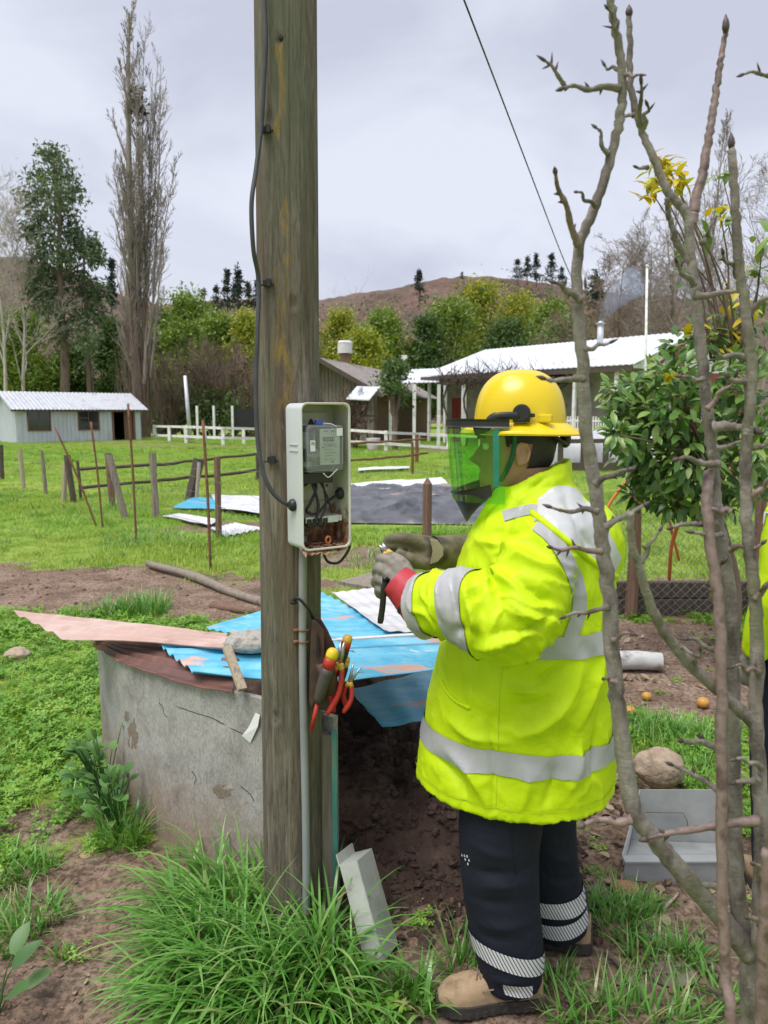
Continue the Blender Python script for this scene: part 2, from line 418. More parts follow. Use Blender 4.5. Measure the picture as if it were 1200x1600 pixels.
amp = np.clip((q[:, 2]+0.6)/8, 0, 1)*(np.abs(q[:, 1]-Yc) > 3)
q[:, 2] += amp*(2.4*fbm(q*np.array([0.03, 0.045, 0]), 4, 77) + 0.9*fbm(q*np.array([0.16, 0.2, 0]), 3, 78))
q[:, 2] += 0.35*fbm(q*np.array([0.6, 0.6, 0]), 3, 79)
ni = len(pxs)
hb.add(q.tolist(), [(j*ni+i, j*ni+i+1, (j+1)*ni+i+1, (j+1)*ni+i) for j in range(len(ts)-1) for i in range(ni-1)])
def hill_mat():
    m, n, l, b, out = nodes('felled_hillside')
    a = ramp(n, [(0.32, (0.065, 0.055, 0.048)), (0.44, (0.135, 0.086, 0.068)), (0.55, (0.20, 0.122, 0.094)), (0.68, (0.115, 0.098, 0.082))])
    l.new(noise(n, l, 0.055, detail=10, rough=0.72), a.inputs[0])
    g = ramp(n, [(0.52, 0.0), (0.66, 1.0)]); l.new(noise(n, l, 0.10, (1, 1, 2), 9, 0.7, loc=(9, 4, 1)), g.inputs[0])
    c = mix(n, l, g.outputs[0], a.outputs[0], (0.10, 0.105, 0.060))
    d = ramp(n, [(0.4, (0.65, 0.65, 0.65)), (0.6, (1.15, 1.15, 1.15))]); l.new(noise(n, l, 0.9, detail=8, rough=0.8), d.inputs[0])
    l.new(mix(n, l, 1.0, c, d.outputs[0], 'MULTIPLY'), b.inputs['Base Color']); b.inputs['Roughness'].default_value = 0.95
    bump(n, l, b, noise(n, l, 0.8, detail=8, rough=0.8), 0.9, 0.6)
    return m
struct('hillside', hb, hill_mat())

# ------------------------------------------------------------------ buildings
class Frame:
    """local axes: u along the front, v to the back, w up"""
    def __init__(s, c0, c1, z0=0.0):
        s.o = Vector((c0[0], c0[1], z0)); d = Vector((c1[0]-c0[0], c1[1]-c0[1], 0)); s.L = d.length
        s.u = d.normalized(); s.v = Vector((-s.u.y, s.u.x, 0))
    def p(s, u, v, w): return s.o + s.u*u + s.v*v + Vector((0, 0, w))
    def box(s, mb, u0, u1, v0, v1, w0, w1, a=0.0):
        pts = [s.p(u, v, w) for u in (u0, u1) for v in (v0, v1) for w in (w0, w1)]
        return mb.add(pts, [(0, 1, 3, 2), (4, 6, 7, 5), (0, 4, 5, 1), (2, 3, 7, 6), (0, 2, 6, 4), (1, 5, 7, 3)], a)
def slab(mb, fr, u0, u1, v0, w0, v1, w1, th, corr=0.0, pitch=0.2, n=None):
    """a sloping roof sheet from (v0,w0) to (v1,w1) with ribs along the slope"""
    n = n or (max(2, int((u1-u0)/pitch*4)) if corr else 2)
    top = []; bot = []
    for i in range(n+1):
        u = u0+(u1-u0)*i/n; h = corr*cos(2*pi*(u-u0)/pitch) if corr else 0
        top += [fr.p(u, v0, w0+h), fr.p(u, v1, w1+h)]; bot += [fr.p(u, v0, w0+h-th), fr.p(u, v1, w1+h-th)]
    m = len(top); fs = []
    for i in range(n):
        a = 2*i; fs += [(a, a+2, a+3, a+1), (m+a, m+a+1, m+a+3, m+a+2), (a, m+a, m+a+2, a+2), (a+1, a+3, m+a+3, m+a+1)]
    fs += [(0, 1, m+1, m), (m-2, 2*m-2, 2*m-1, m-1)]
    return mb.add(top+bot, fs)
def window(fr, root, u0, u1, w0, w1, v=0.0, fmat=None, bars=1, name='window'):
    mb = MB(); t = 0.07
    fr.box(mb, u0-t, u1+t, v-0.05, v-0.003, w1, w1+t); fr.box(mb, u0-t, u1+t, v-0.07, v-0.003, w0-t, w0)
    fr.box(mb, u0-t, u0, v-0.05, v-0.003, w0, w1); fr.box(mb, u1, u1+t, v-0.05, v-0.003, w0, w1)
    w = part(name, mb, fmat, root, smooth=False)
    pm = MB(); fr.box(pm, u0, u1, v-0.015, v-0.006, w0, w1); part('pane', pm, M_GLASS, w, smooth=False)
    bm_ = MB()
    for k in range(1, bars+1):
        uu = u0+(u1-u0)*k/(bars+1); fr.box(bm_, uu-0.02, uu+0.02, v-0.04, v-0.017, w0, w1)
    fr.box(bm_, u0, u0+(u1-u0)/(bars+1)-0.02, v-0.038, v-0.018, (w0+w1)/2+0.1, (w0+w1)/2+0.14)
    part('glazing_bar', bm_, fmat, w, smooth=False)

# --- the pale shed on the left
a0, a1 = G(27, 693), G(221, 688)
fr = Frame(a0, a1); L = fr.L; D = 4.0; WH = 1.95; RH = 2.8
shed = thing('farm_shed', 'long pale blue shed with two windows, zinc roof and a dark open doorway', 'shed', fr.o)
mb = MB()
def siding(mb, fr, u0, u1, w0, w1, v=0.0, pitch=0.22):
    n = max(1, int((u1-u0)/pitch))
    for i in range(n):
        x0 = u0+(u1-u0)*i/n; x1 = u0+(u1-u0)*(i+1)/n
        fr.box(mb, x0+0.012, x1-0.012, v-0.025, v+0.02, w0, w1)
    fr.box(mb, u0, u1, v-0.005, v+0.06, w0, w1)
wi = [(0.62, 1.78), (3.35, 4.5)]; do = (5.30, 6.68); w0, w1 = 0.70, 1.78
siding(mb, fr, 0, wi[0][0], 0, WH); siding(mb, fr, wi[0][1], wi[1][0], 0, WH); siding(mb, fr, wi[1][1], do[0], 0, WH); siding(mb, fr, do[1], L, 0, WH)
for a, b in wi: siding(mb, fr, a, b, 0, w0); siding(mb, fr, a, b, w1, WH)
siding(mb, fr, do[0], do[1], 1.80, WH)
part('front_wall', mb, M_SIDING, shed, smooth=False)
mb = MB(); fl = Frame(fr.p(0, D, 0), fr.p(0, 0, 0)); siding(mb, fl, 0, D, 0, WH)
fl.box(mb, 0, D, 0.0, 0.05, -0.02, 0.0)
mb.prism([fl.p(0, -0.01, WH), fl.p(D, -0.01, WH), fl.p(D/2, -0.01, RH)], fl.v*0.05)
part('gable_wall', mb, M_SIDING, shed, smooth=False)
mb = MB(); fr.box(mb, L-0.06, L, 0.06, D-0.06, 0, WH); fr.box(mb, 0, L, D-0.06, D, 0, WH); fr.box(mb, 0.06, L-0.06, 0.08, D-0.08, 0, 0.04)
mb.prism([fr.p(L-0.05, 0, WH), fr.p(L-0.05, D, WH), fr.p(L-0.05, D/2, RH)], fr.u*0.05)
part('rear_wall', mb, M_DARKWOOD, shed, smooth=False)
mb = MB(); slab(mb, fr, -0.35, L+0.35, -0.4, WH-0.10, D/2, RH+0.06, 0.02, 0.02, 0.22); slab(mb, fr, -0.35, L+0.35, D+0.4, WH-0.10, D/2+0.01, RH+0.06, 0.02, 0.02, 0.22)
part('roof', mb, M_ZINC, shed, ang=0.7)
mb = MB(); fr.box(mb, -0.3, L+0.3, -0.36, -0.30, WH-0.22, WH-0.12); part('eave_board', mb, M_DARKWOOD, shed, smooth=False)
for a, b in wi: window(fr, shed, a+0.02, b-0.02, w0+0.02, w1-0.02, 0.0, M_BROWNWOOD)
mb = MB(); fr.box(mb, do[0]-0.02, do[0]+0.10, -0.05, 0.03, 0, 1.80); fr.box(mb, do[1]-0.10, do[1]+0.02, -0.05, 0.03, 0, 1.80); fr.box(mb, do[0]+0.1, do[1]-0.1, -0.05, 0.03, 1.70, 1.80)
part('door_frame', mb, M_BROWNWOOD, shed, smooth=False)
mb = MB(); fr.box(mb, do[1]-0.62, do[1]-0.12, 0.04, 0.10, 0.02, 1.70); part('open_door_leaf', mb, M_BROWNWOOD, shed, smooth=False)

# --- brown wooden house in the middle distance
fr = Frame((-5.7, 40.2), (-0.5, 38.7), 0)
hs = thing('wooden_house', 'low brown wooden house with old gabled roof behind the little well shelter', 'house', fr.o)
L = fr.L; D = 13.0; WH = 2.95; RH = 4.35
mb = MB(); n = 26
for i in range(n):
    u0, u1 = L*i/n, L*(i+1)/n
    fr.box(mb, u0+0.01, u1-0.01, -0.02-0.012*(i % 2), 0.05, 0, WH+(RH-WH)*(1-abs((u0+u1)/2-L/2)/(L/2)))
part('front_wall', mb, M_GREYWOOD, hs, smooth=False)
mb = MB(); fr.box(mb, L-0.05, L, 0.06, D, 0, WH); fr.box(mb, 0, 0.05, 0.06, D, 0, WH); fr.box(mb, 0.05, L-0.05, D-0.05, D, 0, WH); part('side_wall', mb, M_BROWNWOOD, hs, smooth=False)
fs_ = Frame(fr.p(0, 0, 0), fr.p(0, 0, 0)+fr.v); fs_.v = -fs_.v if (fs_.v.dot(fr.u) < 0) else fs_.v
mb = MB(); slab(mb, fs_, -0.9, D, L+0.7, WH-0.35, L/2, RH+0.1, 0.05, 0.025, 0.35); part('roof', mb, M_TILE, hs, ang=0.7)
mb = MB(); slab(mb, fs_, -0.9, D, -0.7, WH-0.35, L/2-0.01, RH+0.1, 0.05, 0.025, 0.35); part('roof', mb, M_TILE, hs, ang=0.7)
mb = MB(); mb.beam(fr.p(-0.7, -0.9, WH-0.45), fr.p(L/2, -0.9, RH), 0.06, 0.22); mb.beam(fr.p(L+0.7, -0.9, WH-0.45), fr.p(L/2, -0.9, RH), 0.06, 0.22); part('barge_board', mb, M_DARKWOOD, hs, smooth=False)
window(fr, hs, 3.3, 4.4, 1.2, 2.1, -0.035, M_GREYWOOD)
mb = MB(); c = fr.p(2.45, 4.0, 0); mb.box((c.x, c.y, 4.5), (0.55, 0.55, 1.0)); ch = part('chimney', mb, M_BROWNWOOD, hs, smooth=False)
mb = MB(); mb.tube([(c.x, c.y, 5.03), (c.x, c.y, 5.62)], 0.42, 14); mb.tube([(c.x, c.y, 5.62), (c.x, c.y, 5.74)], [0.44, 0.34], 14); part('chimney_cap', mb, M_CONCRETE_W, ch, ang=0.6)
mb = MB(); c = fr.p(5.3, 6.5, 0); mb.box((c.x, c.y, 4.9), (0.36, 0.2, 0.30)); mb.tube([(c.x, c.y, 3.6), (c.x, c.y, 4.76)], 0.04, 6); part('roof_vent', mb, M_CONCRETE_W, hs, smooth=False)

# --- long house with the pale metal roof
fr = Frame((2.4, 42.5), (10.6, 32.3), 0)
h2 = thing('farmhouse', 'long farmhouse with pale metal roof, red gable end and porch of white posts', 'house', fr.o)
L = fr.L; HD = 5.0; EH, RH = 3.72, 5.45
mb = MB(); slab(mb, fr, -0.2, L+0.3, -0.3, EH, HD, RH, 0.04, 0.018, 0.30); part('roof', mb, M_ZINCW, h2, ang=0.7)
mb = MB(); slab(mb, fr, -0.2, L+0.3, 2*HD+0.3, EH, HD+0.01, RH, 0.04, 0.018, 0.30); part('roof', mb, M_ZINCW, h2, ang=0.7)
mb = MB(); fr.box(mb, 0, L, 1.6, 1.75, 0, EH+0.55); part('front_wall', mb, mat('porch_wall', [(0.30, 0.27, 0.25), (0.40, 0.36, 0.33), (0.20, 0.17, 0.15)], 0.9, rough=0.8), h2, smooth=False)
mb = MB(); fr.box(mb, L-0.18, L, 1.75, 2*HD, 0, EH-0.1); part('end_wall', mb, M_RED, h2, smooth=False)
mb = MB(); mb.prism([fr.p(L-0.16, 0.1, EH-0.09), fr.p(L-0.16, 2*HD-0.1, EH-0.09), fr.p(L-0.16, HD, RH-0.10)], fr.u*0.14); part('gable', mb, M_WHITEPAINT, h2, smooth=False)
fe = Frame(fr.p(L, 0, 0), fr.p(L, 2*HD, 0))
mb = MB(); mb.prism([fe.p(1.9, -0.012, EH+0.05), fe.p(4.2, -0.012, EH+0.05), fe.p(4.2, -0.012, EH+1.2), ], fe.v*0.01); part('gable_panel', mb, M_RED, h2, smooth=False)
mb = MB(); fe.box(mb, 0.0, 2*HD, -0.04, -0.003, EH-0.16, EH-0.02); part('trim_board', mb, M_WHITEPAINT, h2, smooth=False)
window(fe, h2, 2.6, 3.6, 1.3, 2.7, -0.004, M_WHITEPAINT); window(fe, h2, 5.4, 6.6, 1.3, 2.7, -0.004, M_WHITEPAINT)
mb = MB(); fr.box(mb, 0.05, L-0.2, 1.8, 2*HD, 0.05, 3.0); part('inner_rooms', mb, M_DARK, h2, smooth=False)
for k, u in enumerate((0.3, 1.6, 3.0, 4.6, 6.3, 8.2, 10.2, 12.4)):
    mb = MB(); fr.box(mb, u-0.07, u+0.07, -0.12, 0.02, 0, EH-0.08); part('porch_post', mb, M_WHITEPAINT, h2, smooth=False)
mb = MB(); fr.box(mb, 0.5, 1.5, 1.52, 1.597, 0.05, 2.5); part('door', mb, M_RED, h2, smooth=False)
for u0, u1 in ((2.6, 5.4), (6.2, 8.0)):
    mb = MB(); fr.box(mb, u0, u1, 1.54, 1.597, 1.1, 2.6); part('wall_panel', mb, M_WHITEPAINT, h2, smooth=False)
mb = MB(); fr.box(mb, -0.2, L+0.2, -0.28, -0.20, EH-0.30, EH-0.07); part('eave_board', mb, M_DARKWOOD, h2, smooth=False)
mb = MB()
for k in range(30): fr.box(mb, 8.6+k*0.14, 8.66+k*0.14, -0.09, -0.05, 0.1, 1.5)
fr.box(mb, 8.5, 12.9, -0.1, -0.04, 0.2, 0.28); fr.box(mb, 8.5, 12.9, -0.1, -0.04, 1.25, 1.33)
part('porch_railing', mb, M_WHITEPAINT, h2, smooth=False)
mb = MB(); c = fr.p(L-4.2, 3.6, 0); mb.tube([(c.x, c.y, 4.6), (c.x, c.y, 6.05)], 0.16, 10); st = part('stove_pipe', mb, M_ZINC, h2)
mb = MB(); mb.tube([(c.x, c.y, 6.051), (c.x, c.y, 6.18)], [0.26, 0.05], 10); part('cowl', mb, M_ZINC, st)
SMOKE = Vector((c.x, c.y, 6.1))
# left porch lean-to roof
fl = Frame((0.2, 43.6), (3.2, 41.4), 0)
mb = MB(); slab(mb, fl, -0.3, fl.L, -0.3, 3.35, 3.0, 4.3, 0.04, 0.018, 0.3); part('porch_roof', mb, M_ZINCW, h2, ang=0.7)

# pergola in front of the farmhouse
pg = thing('pergola', 'dark timber pergola on white posts along the farmhouse front', 'pergola', G(700, 688))
for px, py in ((610, 690), (617, 688), (647, 687), (685, 686), (725, 689), (760, 690), (842, 694), (884, 696)):
    b_ = P(px, py, 37.0 if px > 620 else 39.0); t_ = P(px, 600, b_.y)
    mb = MB(); mb.beam((b_.x, b_.y, 0), (b_.x, b_.y, t_.z), 0.16, 0.16); part('post', mb, M_WHITEPAINT, pg, smooth=False)
for yy, y1, y2 in ((596, 37, 37), (599, 38.5, 38.5), (594, 35.6, 35.6)):
    mb = MB(); mb.beam(P(686, yy, y1), P(900, yy-4, y2), 0.10, 0.18); part('beam', mb, M_DARKWOOD, pg, smooth=False)
for k in range(16):
    px = 688+k*13.5; mb = MB(); q0 = P(px, 597, 35.0); mb.beam((q0.x, 34.8, 3.28), (q0.x+0.3, 39, 3.28), 0.07, 0.1); part('rafter', mb, M_DARKWOOD, pg, smooth=False)
tw = MB(); r = random.Random(5)
for k in range(620):
    px = r.uniform(690, 900); p0 = P(px, r.uniform(585, 602), r.uniform(35, 39)); d = Vector((r.uniform(-1, 1), r.uniform(-0.4, 0.4), r.uniform(-0.5, 1.1)))*r.uniform(0.4, 1.1)
    tw.tube([p0, p0+d*0.5+Vector((r.uniform(-.15, .15), 0, r.uniform(-.1, .1))), p0+d], [0.022, 0.016, 0.007], 4, False)
for px in (697, 728, 800, 868):
    p0 = P(px, 692, 36.4); tw.tube(bez([(p0.x, p0.y, 0), (p0.x+0.1, p0.y, 1.2), (p0.x-0.15, p0.y, 2.2), (p0.x+0.1, p0.y, 3.2)], 8), 0.05, 5)
part('bare_vine', tw, M_DARKWOOD, pg)

# well shelter with a tilted white roof
ws = thing('well_shelter', 'small open shelter with tilted white sheet roof on thin timber legs', 'shelter', G(567, 694))
Yk = 35.0
mb = MB(); mb.prism([P(541, 624, Yk-0.6), P(577, 626, Yk-0.6), P(594, 606, Yk+0.7), P(558, 605, Yk+0.7)], (0, 0, 0.05)); part('roof', mb, M_ZINCW, ws, smooth=False)
for (bx, tx, ty) in ((553, 556, 620), (579, 560, 622), (556, 577, 621), (584, 588, 612)):
    mb = MB(); b_ = P(bx, 690, Yk); mb.beam((b_.x, b_.y, 0), P(tx, ty, Yk), 0.09, 0.09); part('leg', mb, M_DARKWOOD, ws, smooth=False)
mb = MB(); mb.beam(P(548, 650, Yk), P(590, 650, Yk), 0.08, 0.08); part('cross_bar', mb, M_DARKWOOD, ws, smooth=False)
q = P(583, 690, 34.2); mb = MB(); mb.tube([(q.x, q.y, 0), (q.x, q.y, 0.45), (q.x, q.y, 0.5)], [0.26, 0.33, 0.34], 14); solo('white_tub', mb, M_WHITEPAINT, 'white plastic tub standing beside the little shelter', 'tub', ang=0.8)

# flag pole
q = P(1010, 640, 30); mb = MB(); t_ = P(1011, 418, 30); mb.tube([(q.x, q.y, 0), (t_.x, t_.y, t_.z)], [0.06, 0.045], 10); mb.ball((t_.x, t_.y, t_.z+0.05), 0.07)
solo('flag_pole', mb, M_WHITEPAINT, 'tall slim white flag pole in front of the red gable end', 'pole')
q = P(297, 668, 44); mb = MB(); t_ = P(289, 587, 44); mb.tube([(q.x, q.y, 0.0), (t_.x, t_.y, t_.z)], [0.13, 0.10], 8)
solo('leaning_post', mb, M_ZINC, 'grey white post leaning behind the white rail fence near the bare shrubs', 'post')
# tall white posts and dark panel behind the rail fence
tp = thing('post_frame', 'row of tall white posts with a dark panel behind the rail fence', 'frame', G(360, 688))
for px in (309, 335, 364, 402):
    q = P(px, 680, 46); t_ = P(px-1, 634, 46); mb = MB(); mb.beam((q.x, q.y, 0), (q.x, q.y, t_.z), 0.13, 0.13); part('post', mb, M_WHITEPAINT, tp, smooth=False)
mb = MB(); mb.box((P(384, 655, 46.3).x, 46.4, 1.3), (1.4, 0.05, 1.2)); part('dark_panel', mb, M_BLACK, tp, smooth=False)
mb = MB(); mb.beam(P(399, 633, 46), P(440, 633, 46), 0.14, 0.14); part('top_rail', mb, M_WHITEPAINT, tp, smooth=False)
# ------------------------------------------------------------------ fences, posts, rods
def rail_fence(label, posts, rails, mt, pw, rw, cat='fence'):
    t = thing('rail_fence', label, cat, G(posts[0][0], posts[0][1]))
    for (px, py, ty) in posts:
        b_ = G(px, py); h = P(px, ty, b_.y).z; mb = MB(); mb.beam((b_.x, b_.y, -0.05), (b_.x, b_.y, h), pw, pw); part('post', mb, mt, t, smooth=False)
    for pts in rails:
        for (p0, p1) in zip(pts[:-1], pts[1:]):
            mb = MB(); mb.beam(P(*p0), P(*p1), rw*0.6, rw); part('rail', mb, mt, t, smooth=False)
    return t
def yg(px, py): return G(px, py).y
rail_fence('low white painted rail fence beyond the meadow left of the pole', [(242, 687, 664), (265, 690, 665), (291, 692, 665), (320, 695, 667), (349, 697, 667), (381, 694, 668), (412, 694, 668), (440, 694, 668)],
           [[(240, 666, yg(242, 687)-.1), (291, 667, yg(291, 692)-.1), (349, 669, yg(349, 697)-.1), (440, 671, yg(412, 694)-.1)], [(240, 680, yg(242, 687)-.1), (291, 682, yg(291, 692)-.1), (349, 684, yg(349, 697)-.1), (440, 686, yg(412, 694)-.1)]], M_WHITEPAINT, 0.16, 0.13)
rail_fence('low white painted rail fence in front of the brown house', [(500, 699, 668), (545, 702, 670), (603, 704, 673), (654, 700, 676), (700, 703, 679), (750, 702, 680)],
           [[(480, 669, yg(500, 699)-.1), (545, 672, yg(545, 702)-.1), (603, 676, yg(603, 704)-.1), (654, 678, yg(654, 700)-.1), (760, 683, yg(700, 703)-.1)], [(545, 690, yg(545, 702)-.1), (603, 693, yg(603, 704)-.1), (700, 700, yg(700, 703)-.1)]], M_WHITEPAINT, 0.15, 0.12)
def pole_rails(label, posts, rails, mt, r0=0.04):
    t = thing('pole_fence', label, 'fence', G(posts[0][0], posts[0][1]))
    for (px, py, tx, ty, w) in posts:
        b_ = G(px, py); q = P(tx, ty, b_.y); mb = MB(); rr = W(w, b_.y)/2
        mb.tube([(b_.x, b_.y, -0.05), (b_.x*0.5+q.x*0.5+0.01, b_.y, q.z/2), q], [rr, rr*0.95, rr*0.9], 8); part('post', mb, mt, t, ang=0.9)
    rg = random.Random(3)
    for pts in rails:
        c = bez([P(*p) for p in pts], 14); c = [p+Vector((0, 0, rg.uniform(-.015, .015))) for p in c]
        mb = MB(); mb.tube(c, [r0*rg.uniform(0.8, 1.1) for _ in c], 7); part('rail', mb, mt, t)
    return t
pole_rails('dark round pole rail fence crossing the meadow left of the pole', [(126, 781, 121, 720, 5), (402, 753, 402, 709, 6)],
           [[(120, 733, 14.4), (240, 726, 15.5), (320, 718, 17), (420, 708, 18.8)], [(124, 763, 14.4), (240, 752, 15.5), (320, 744, 17), (420, 733, 18.8)]], M_DARKWOOD, 0.036)
pole_rails('thin dark pole rails on rusty posts right of the meter box', [(644, 741, 644, 690, 5), (651, 724, 651, 679, 6)],
           [[(545, 693, 20), (600, 690, 21), (665, 686, 22)], [(545, 720, 20), (600, 716, 21), (668, 708, 22)]], M_RUST, 0.035)
POSTS = [  # base px, base py, top px, top py, width px, material, label
    (3, 750, 1, 695, 7, M_DARKWOOD, 'dark fence post at the far left edge of the meadow'),
    (37, 764, 31, 702, 7, M_PALEWOOD, 'pale split fence post in the meadow before the shed corner'),
    (72, 773, 65, 704, 6, M_GREYWOOD, 'thin grey fence post below the first shed window'),
    (99, 785, 102, 724, 8, M_PALEWOOD, 'short pale stake propping a darker fence post'),
    (116, 787, 104, 711, 10, M_DARKWOOD, 'dark fence post leaning left with a pale stake beside it'),
    (176, 793, 168, 708, 10, M_BROWNWOOD, 'upright brown fence post behind the slanting pale brace'),
    (197, 811, 170, 710, 11, M_GREYWOOD, 'slanting pale timber brace leaning against a fence post'),
    (244, 811, 238, 708, 11, M_GREYWOOD, 'grey squared fence post just left of the blue sheet on the grass'),
    (295, 783, 311, 717, 18, M_DARKWOOD, 'thick dark netting wrapped post leaning right behind the blue sheet'),
    (306, 784, 311, 722, 6, M_PALEWOOD, 'thin pale stake against the thick leaning dark post'),
    (342, 844, 339, 714, 10, M_BROWNWOOD, 'reddish brown fence post in front of the sheets on the grass'),
    (402, 790, 401, 722, 6, M_DARKWOOD, 'small dark fence post close to the left edge of the pole')]
rp_ = random.Random(21)
for (bx, by, tx, ty, w, mt, lab) in POSTS[:-1]:
    b_ = G(bx, by); q = P(tx, ty, b_.y+0.05); rr = W(w, b_.y)/2; mb = MB()
    n = 7; pts = [Vector((b_.x, b_.y, -0.08)).lerp(q, k/n) for k in range(n+1)]
    mb.tube(pts, [rr*rp_.uniform(0.92, 1.06) for _ in pts], 7, up=(0.3, 1, 0)); solo('fence_post', mb, mt, lab, 'post', 'weathered posts of the meadow fence', ang=0.6)
# pointed stake in front of the tarpaulin
b_ = G(667, 846); w_ = W(15, b_.y)/2; mb = MB()
tp_ = P(669, 756, b_.y).z
rg8 = lambda z, r, ph=0.2: [(b_.x+0.003*z+r*cos(2*pi*k/8+ph), b_.y+r*sin(2*pi*k/8+ph), z) for k in range(8)]
mb.rings([rg8(-0.05, w_*1.05), rg8(tp_*0.4, w_), rg8(tp_, w_*1.0), rg8(tp_+0.07, w_*0.25)])
solo('pointed_stake', mb, M_BROWNWOOD, 'thick pointed brown stake standing before the black tarpaulin', 'stake', ang=0.5)
RODS = [((154, 823), (86, 668), 'rusty rod leaning far left across the meadow'), ((161, 825), (142, 659), 'rusty rod leaning slightly left beside the far leaning one'),
        ((213, 850), (200, 631), 'tall rusty rod rising over the shed doorway'), ((329, 892), (317, 657), 'tall rusty rod nearest the pole, by the log')]
for (b2, t2, lab) in RODS:
    b_ = G(*b2); q = P(t2[0], t2[1], b_.y+0.1); mb = MB()
    mb.tube(bez([(b_.x, b_.y, -0.1), b_.lerp(q, 0.5)+Vector((0.01, 0, 0)), q], 10), 0.0155, 6); solo('rusty_rod', mb, M_RUST, lab, 'rod', 'rusty steel rods in the grass')
# plain wires strung between the rods and posts, and a torn net
mb = MB(); rw_ = random.Random(8)
wp = [G(213, 850), G(329, 892), Vector((-0.9, 6.0, 0))]
for h in (0.25, 0.5, 0.75, 1.0):
    mb.tube(bez([(G(161, 825).x, G(161, 825).y, h), (wp[0].x, wp[0].y, h*0.98), (wp[1].x, wp[1].y, h*0.97), (wp[2].x, wp[2].y, h*0.9)], 16), 0.0018, 4)
for h in (0.3, 0.62, 0.9):
    pts = [G(3, 750), G(72, 773), G(116, 787), G(176, 793), G(244, 811), G(342, 844), G(667, 846)]
    mb.tube(bez([(p.x, p.y, h+rw_.uniform(-.02, .02)) for p in pts], 40), 0.0022, 4)
solo('fence_wire', mb, M_WIRE, 'thin fence wires strung between the rods and posts of the meadow', 'wire', smooth=True)

# ------------------------------------------------------------------ sheets lying on the meadow
def lay_sheet(name, label, cat, corners, mt, corr=0.02, z=0.03, nu=60, nv=14, waves=12, group=None, seed=1, rough=0.02):
    c = [G(*q, z) for q in corners]  # four corners: left-near, right-near, right-far, left-far
    def top(u, v):
        p = c[0].lerp(c[1], u).lerp(c[3].lerp(c[2], u), v)
        nn = f1(p.x*1.5, p.y*1.5, 0, 2, seed)
        return p + Vector((0, 0, corr*cos(2*pi*waves*v)*1.0 + rough*(nn+0.6)+0.02))
    mb = MB(); mb.grid(top, nu, nv*4); o = len(mb.v)
    mb.grid(lambda u, v: top(u, v)-Vector((0, 0, 0.004)), nu, nv*4)
    return solo(name, mb, mt, label, cat, group)
M_BLUEP = mat('sky_blue_paint_flat', [(0.05, 0.30, 0.46), (0.08, 0.38, 0.56)], 2, rough=0.5, dirt=(0.40, 0.36, 0.33), dlo=0.6, dhi=0.72)
M_SHEETW = mat('old_whitish_sheet', [(0.50, 0.51, 0.55), (0.62, 0.63, 0.67), (0.44, 0.45, 0.48)], 3, rough=0.5, metallic=0.1, dirt=(0.42, 0.40, 0.36), dlo=0.6, dhi=0.75)
lay_sheet('blue_sheet', 'sky blue corrugated sheet lying on the grass', 'sheet', [(268, 797), (374, 801), (362, 784), (300, 781)], M_BLUEP, 0.012, 0.03, waves=7, seed=2)
lay_sheet('white_sheet', 'large whitish corrugated sheet on the grass behind the blue one', 'sheet', [(345, 800), (440, 808), (440, 780), (330, 776)], M_SHEETW, 0.012, 0.05, waves=9, seed=3)
lay_sheet('white_sheet', 'whitish corrugated sheet on the grass left of the reddish post', 'sheet', [(250, 809), (326, 825), (345, 816), (278, 806)], M_SHEETW, 0.010, 0.02, waves=6, seed=4)
lay_sheet('white_sheet', 'nearest speckled whitish sheet lying at the foot of the reddish post', 'sheet', [(325, 829), (350, 842), (410, 830), (366, 820)], M_SHEETW, 0.010, 0.02, waves=6, seed=5)
# black tarpaulin heap with boards on top, right of the meter box
M_TARP = mat('grey_black_tarpaulin', [(0.055, 0.057, 0.066), (0.105, 0.108, 0.122), (0.035, 0.036, 0.042)], 2.2, rough=0.33, bs=0.3, bscale=5, bd=0.03)
c = [G(470, 818), G(775, 822), G(775, 778), G(470, 772)]
def tarp(u, v):
    p = c[0].lerp(c[1], u).lerp(c[3].lerp(c[2], u), v); qx, qy = p.x*1.7, p.y*1.3
    h = min(1, min(u, 1-u)*9, min(v, 1-v)*5); h = h**0.6
    w = f1(qx*.8, qy*.8, .3, 2, 6); r = 1-abs(f1(qx*.75+.4*w, qy*.9, .3, 2, 3))*2.6
    return Vector((p.x+0.1*w, p.y, 0.02+h*(0.21+0.06*w+0.09*max(0, r)**1.2)))
mb = MB(); mb.grid(tarp, 120, 60)
solo('tarpaulin', mb, M_TARP, 'crumpled black tarpaulin spread on the grass behind the gloves', 'tarpaulin')
M_WB = mat('white_board', [(0.70, 0.71, 0.74), (0.80, 0.80, 0.82)], 4, rough=0.5)
lay_sheet('white_board', 'long white board laid along the back of the tarpaulin', 'board', [(500, 775), (700, 757), (690, 748), (500, 762)], M_WB, 0.0, 0.24, nu=20, nv=3, seed=8)
lay_sheet('brown_board', 'faded pinkish brown board on the back of the tarpaulin', 'board', [(600, 777), (770, 775), (765, 758), (680, 760)], mat('pinkish_board', [(0.26, 0.20, 0.19), (0.33, 0.26, 0.24)], 4, rough=0.6), 0.0, 0.22, nu=20, nv=3, seed=9)
lay_sheet('white_board', 'pale board lying in the meadow beyond the tarpaulin', 'board', [(560, 737), (640, 733), (640, 730), (560, 733)], M_WB, 0.0, 0.05, nu=20, nv=3, seed=10)
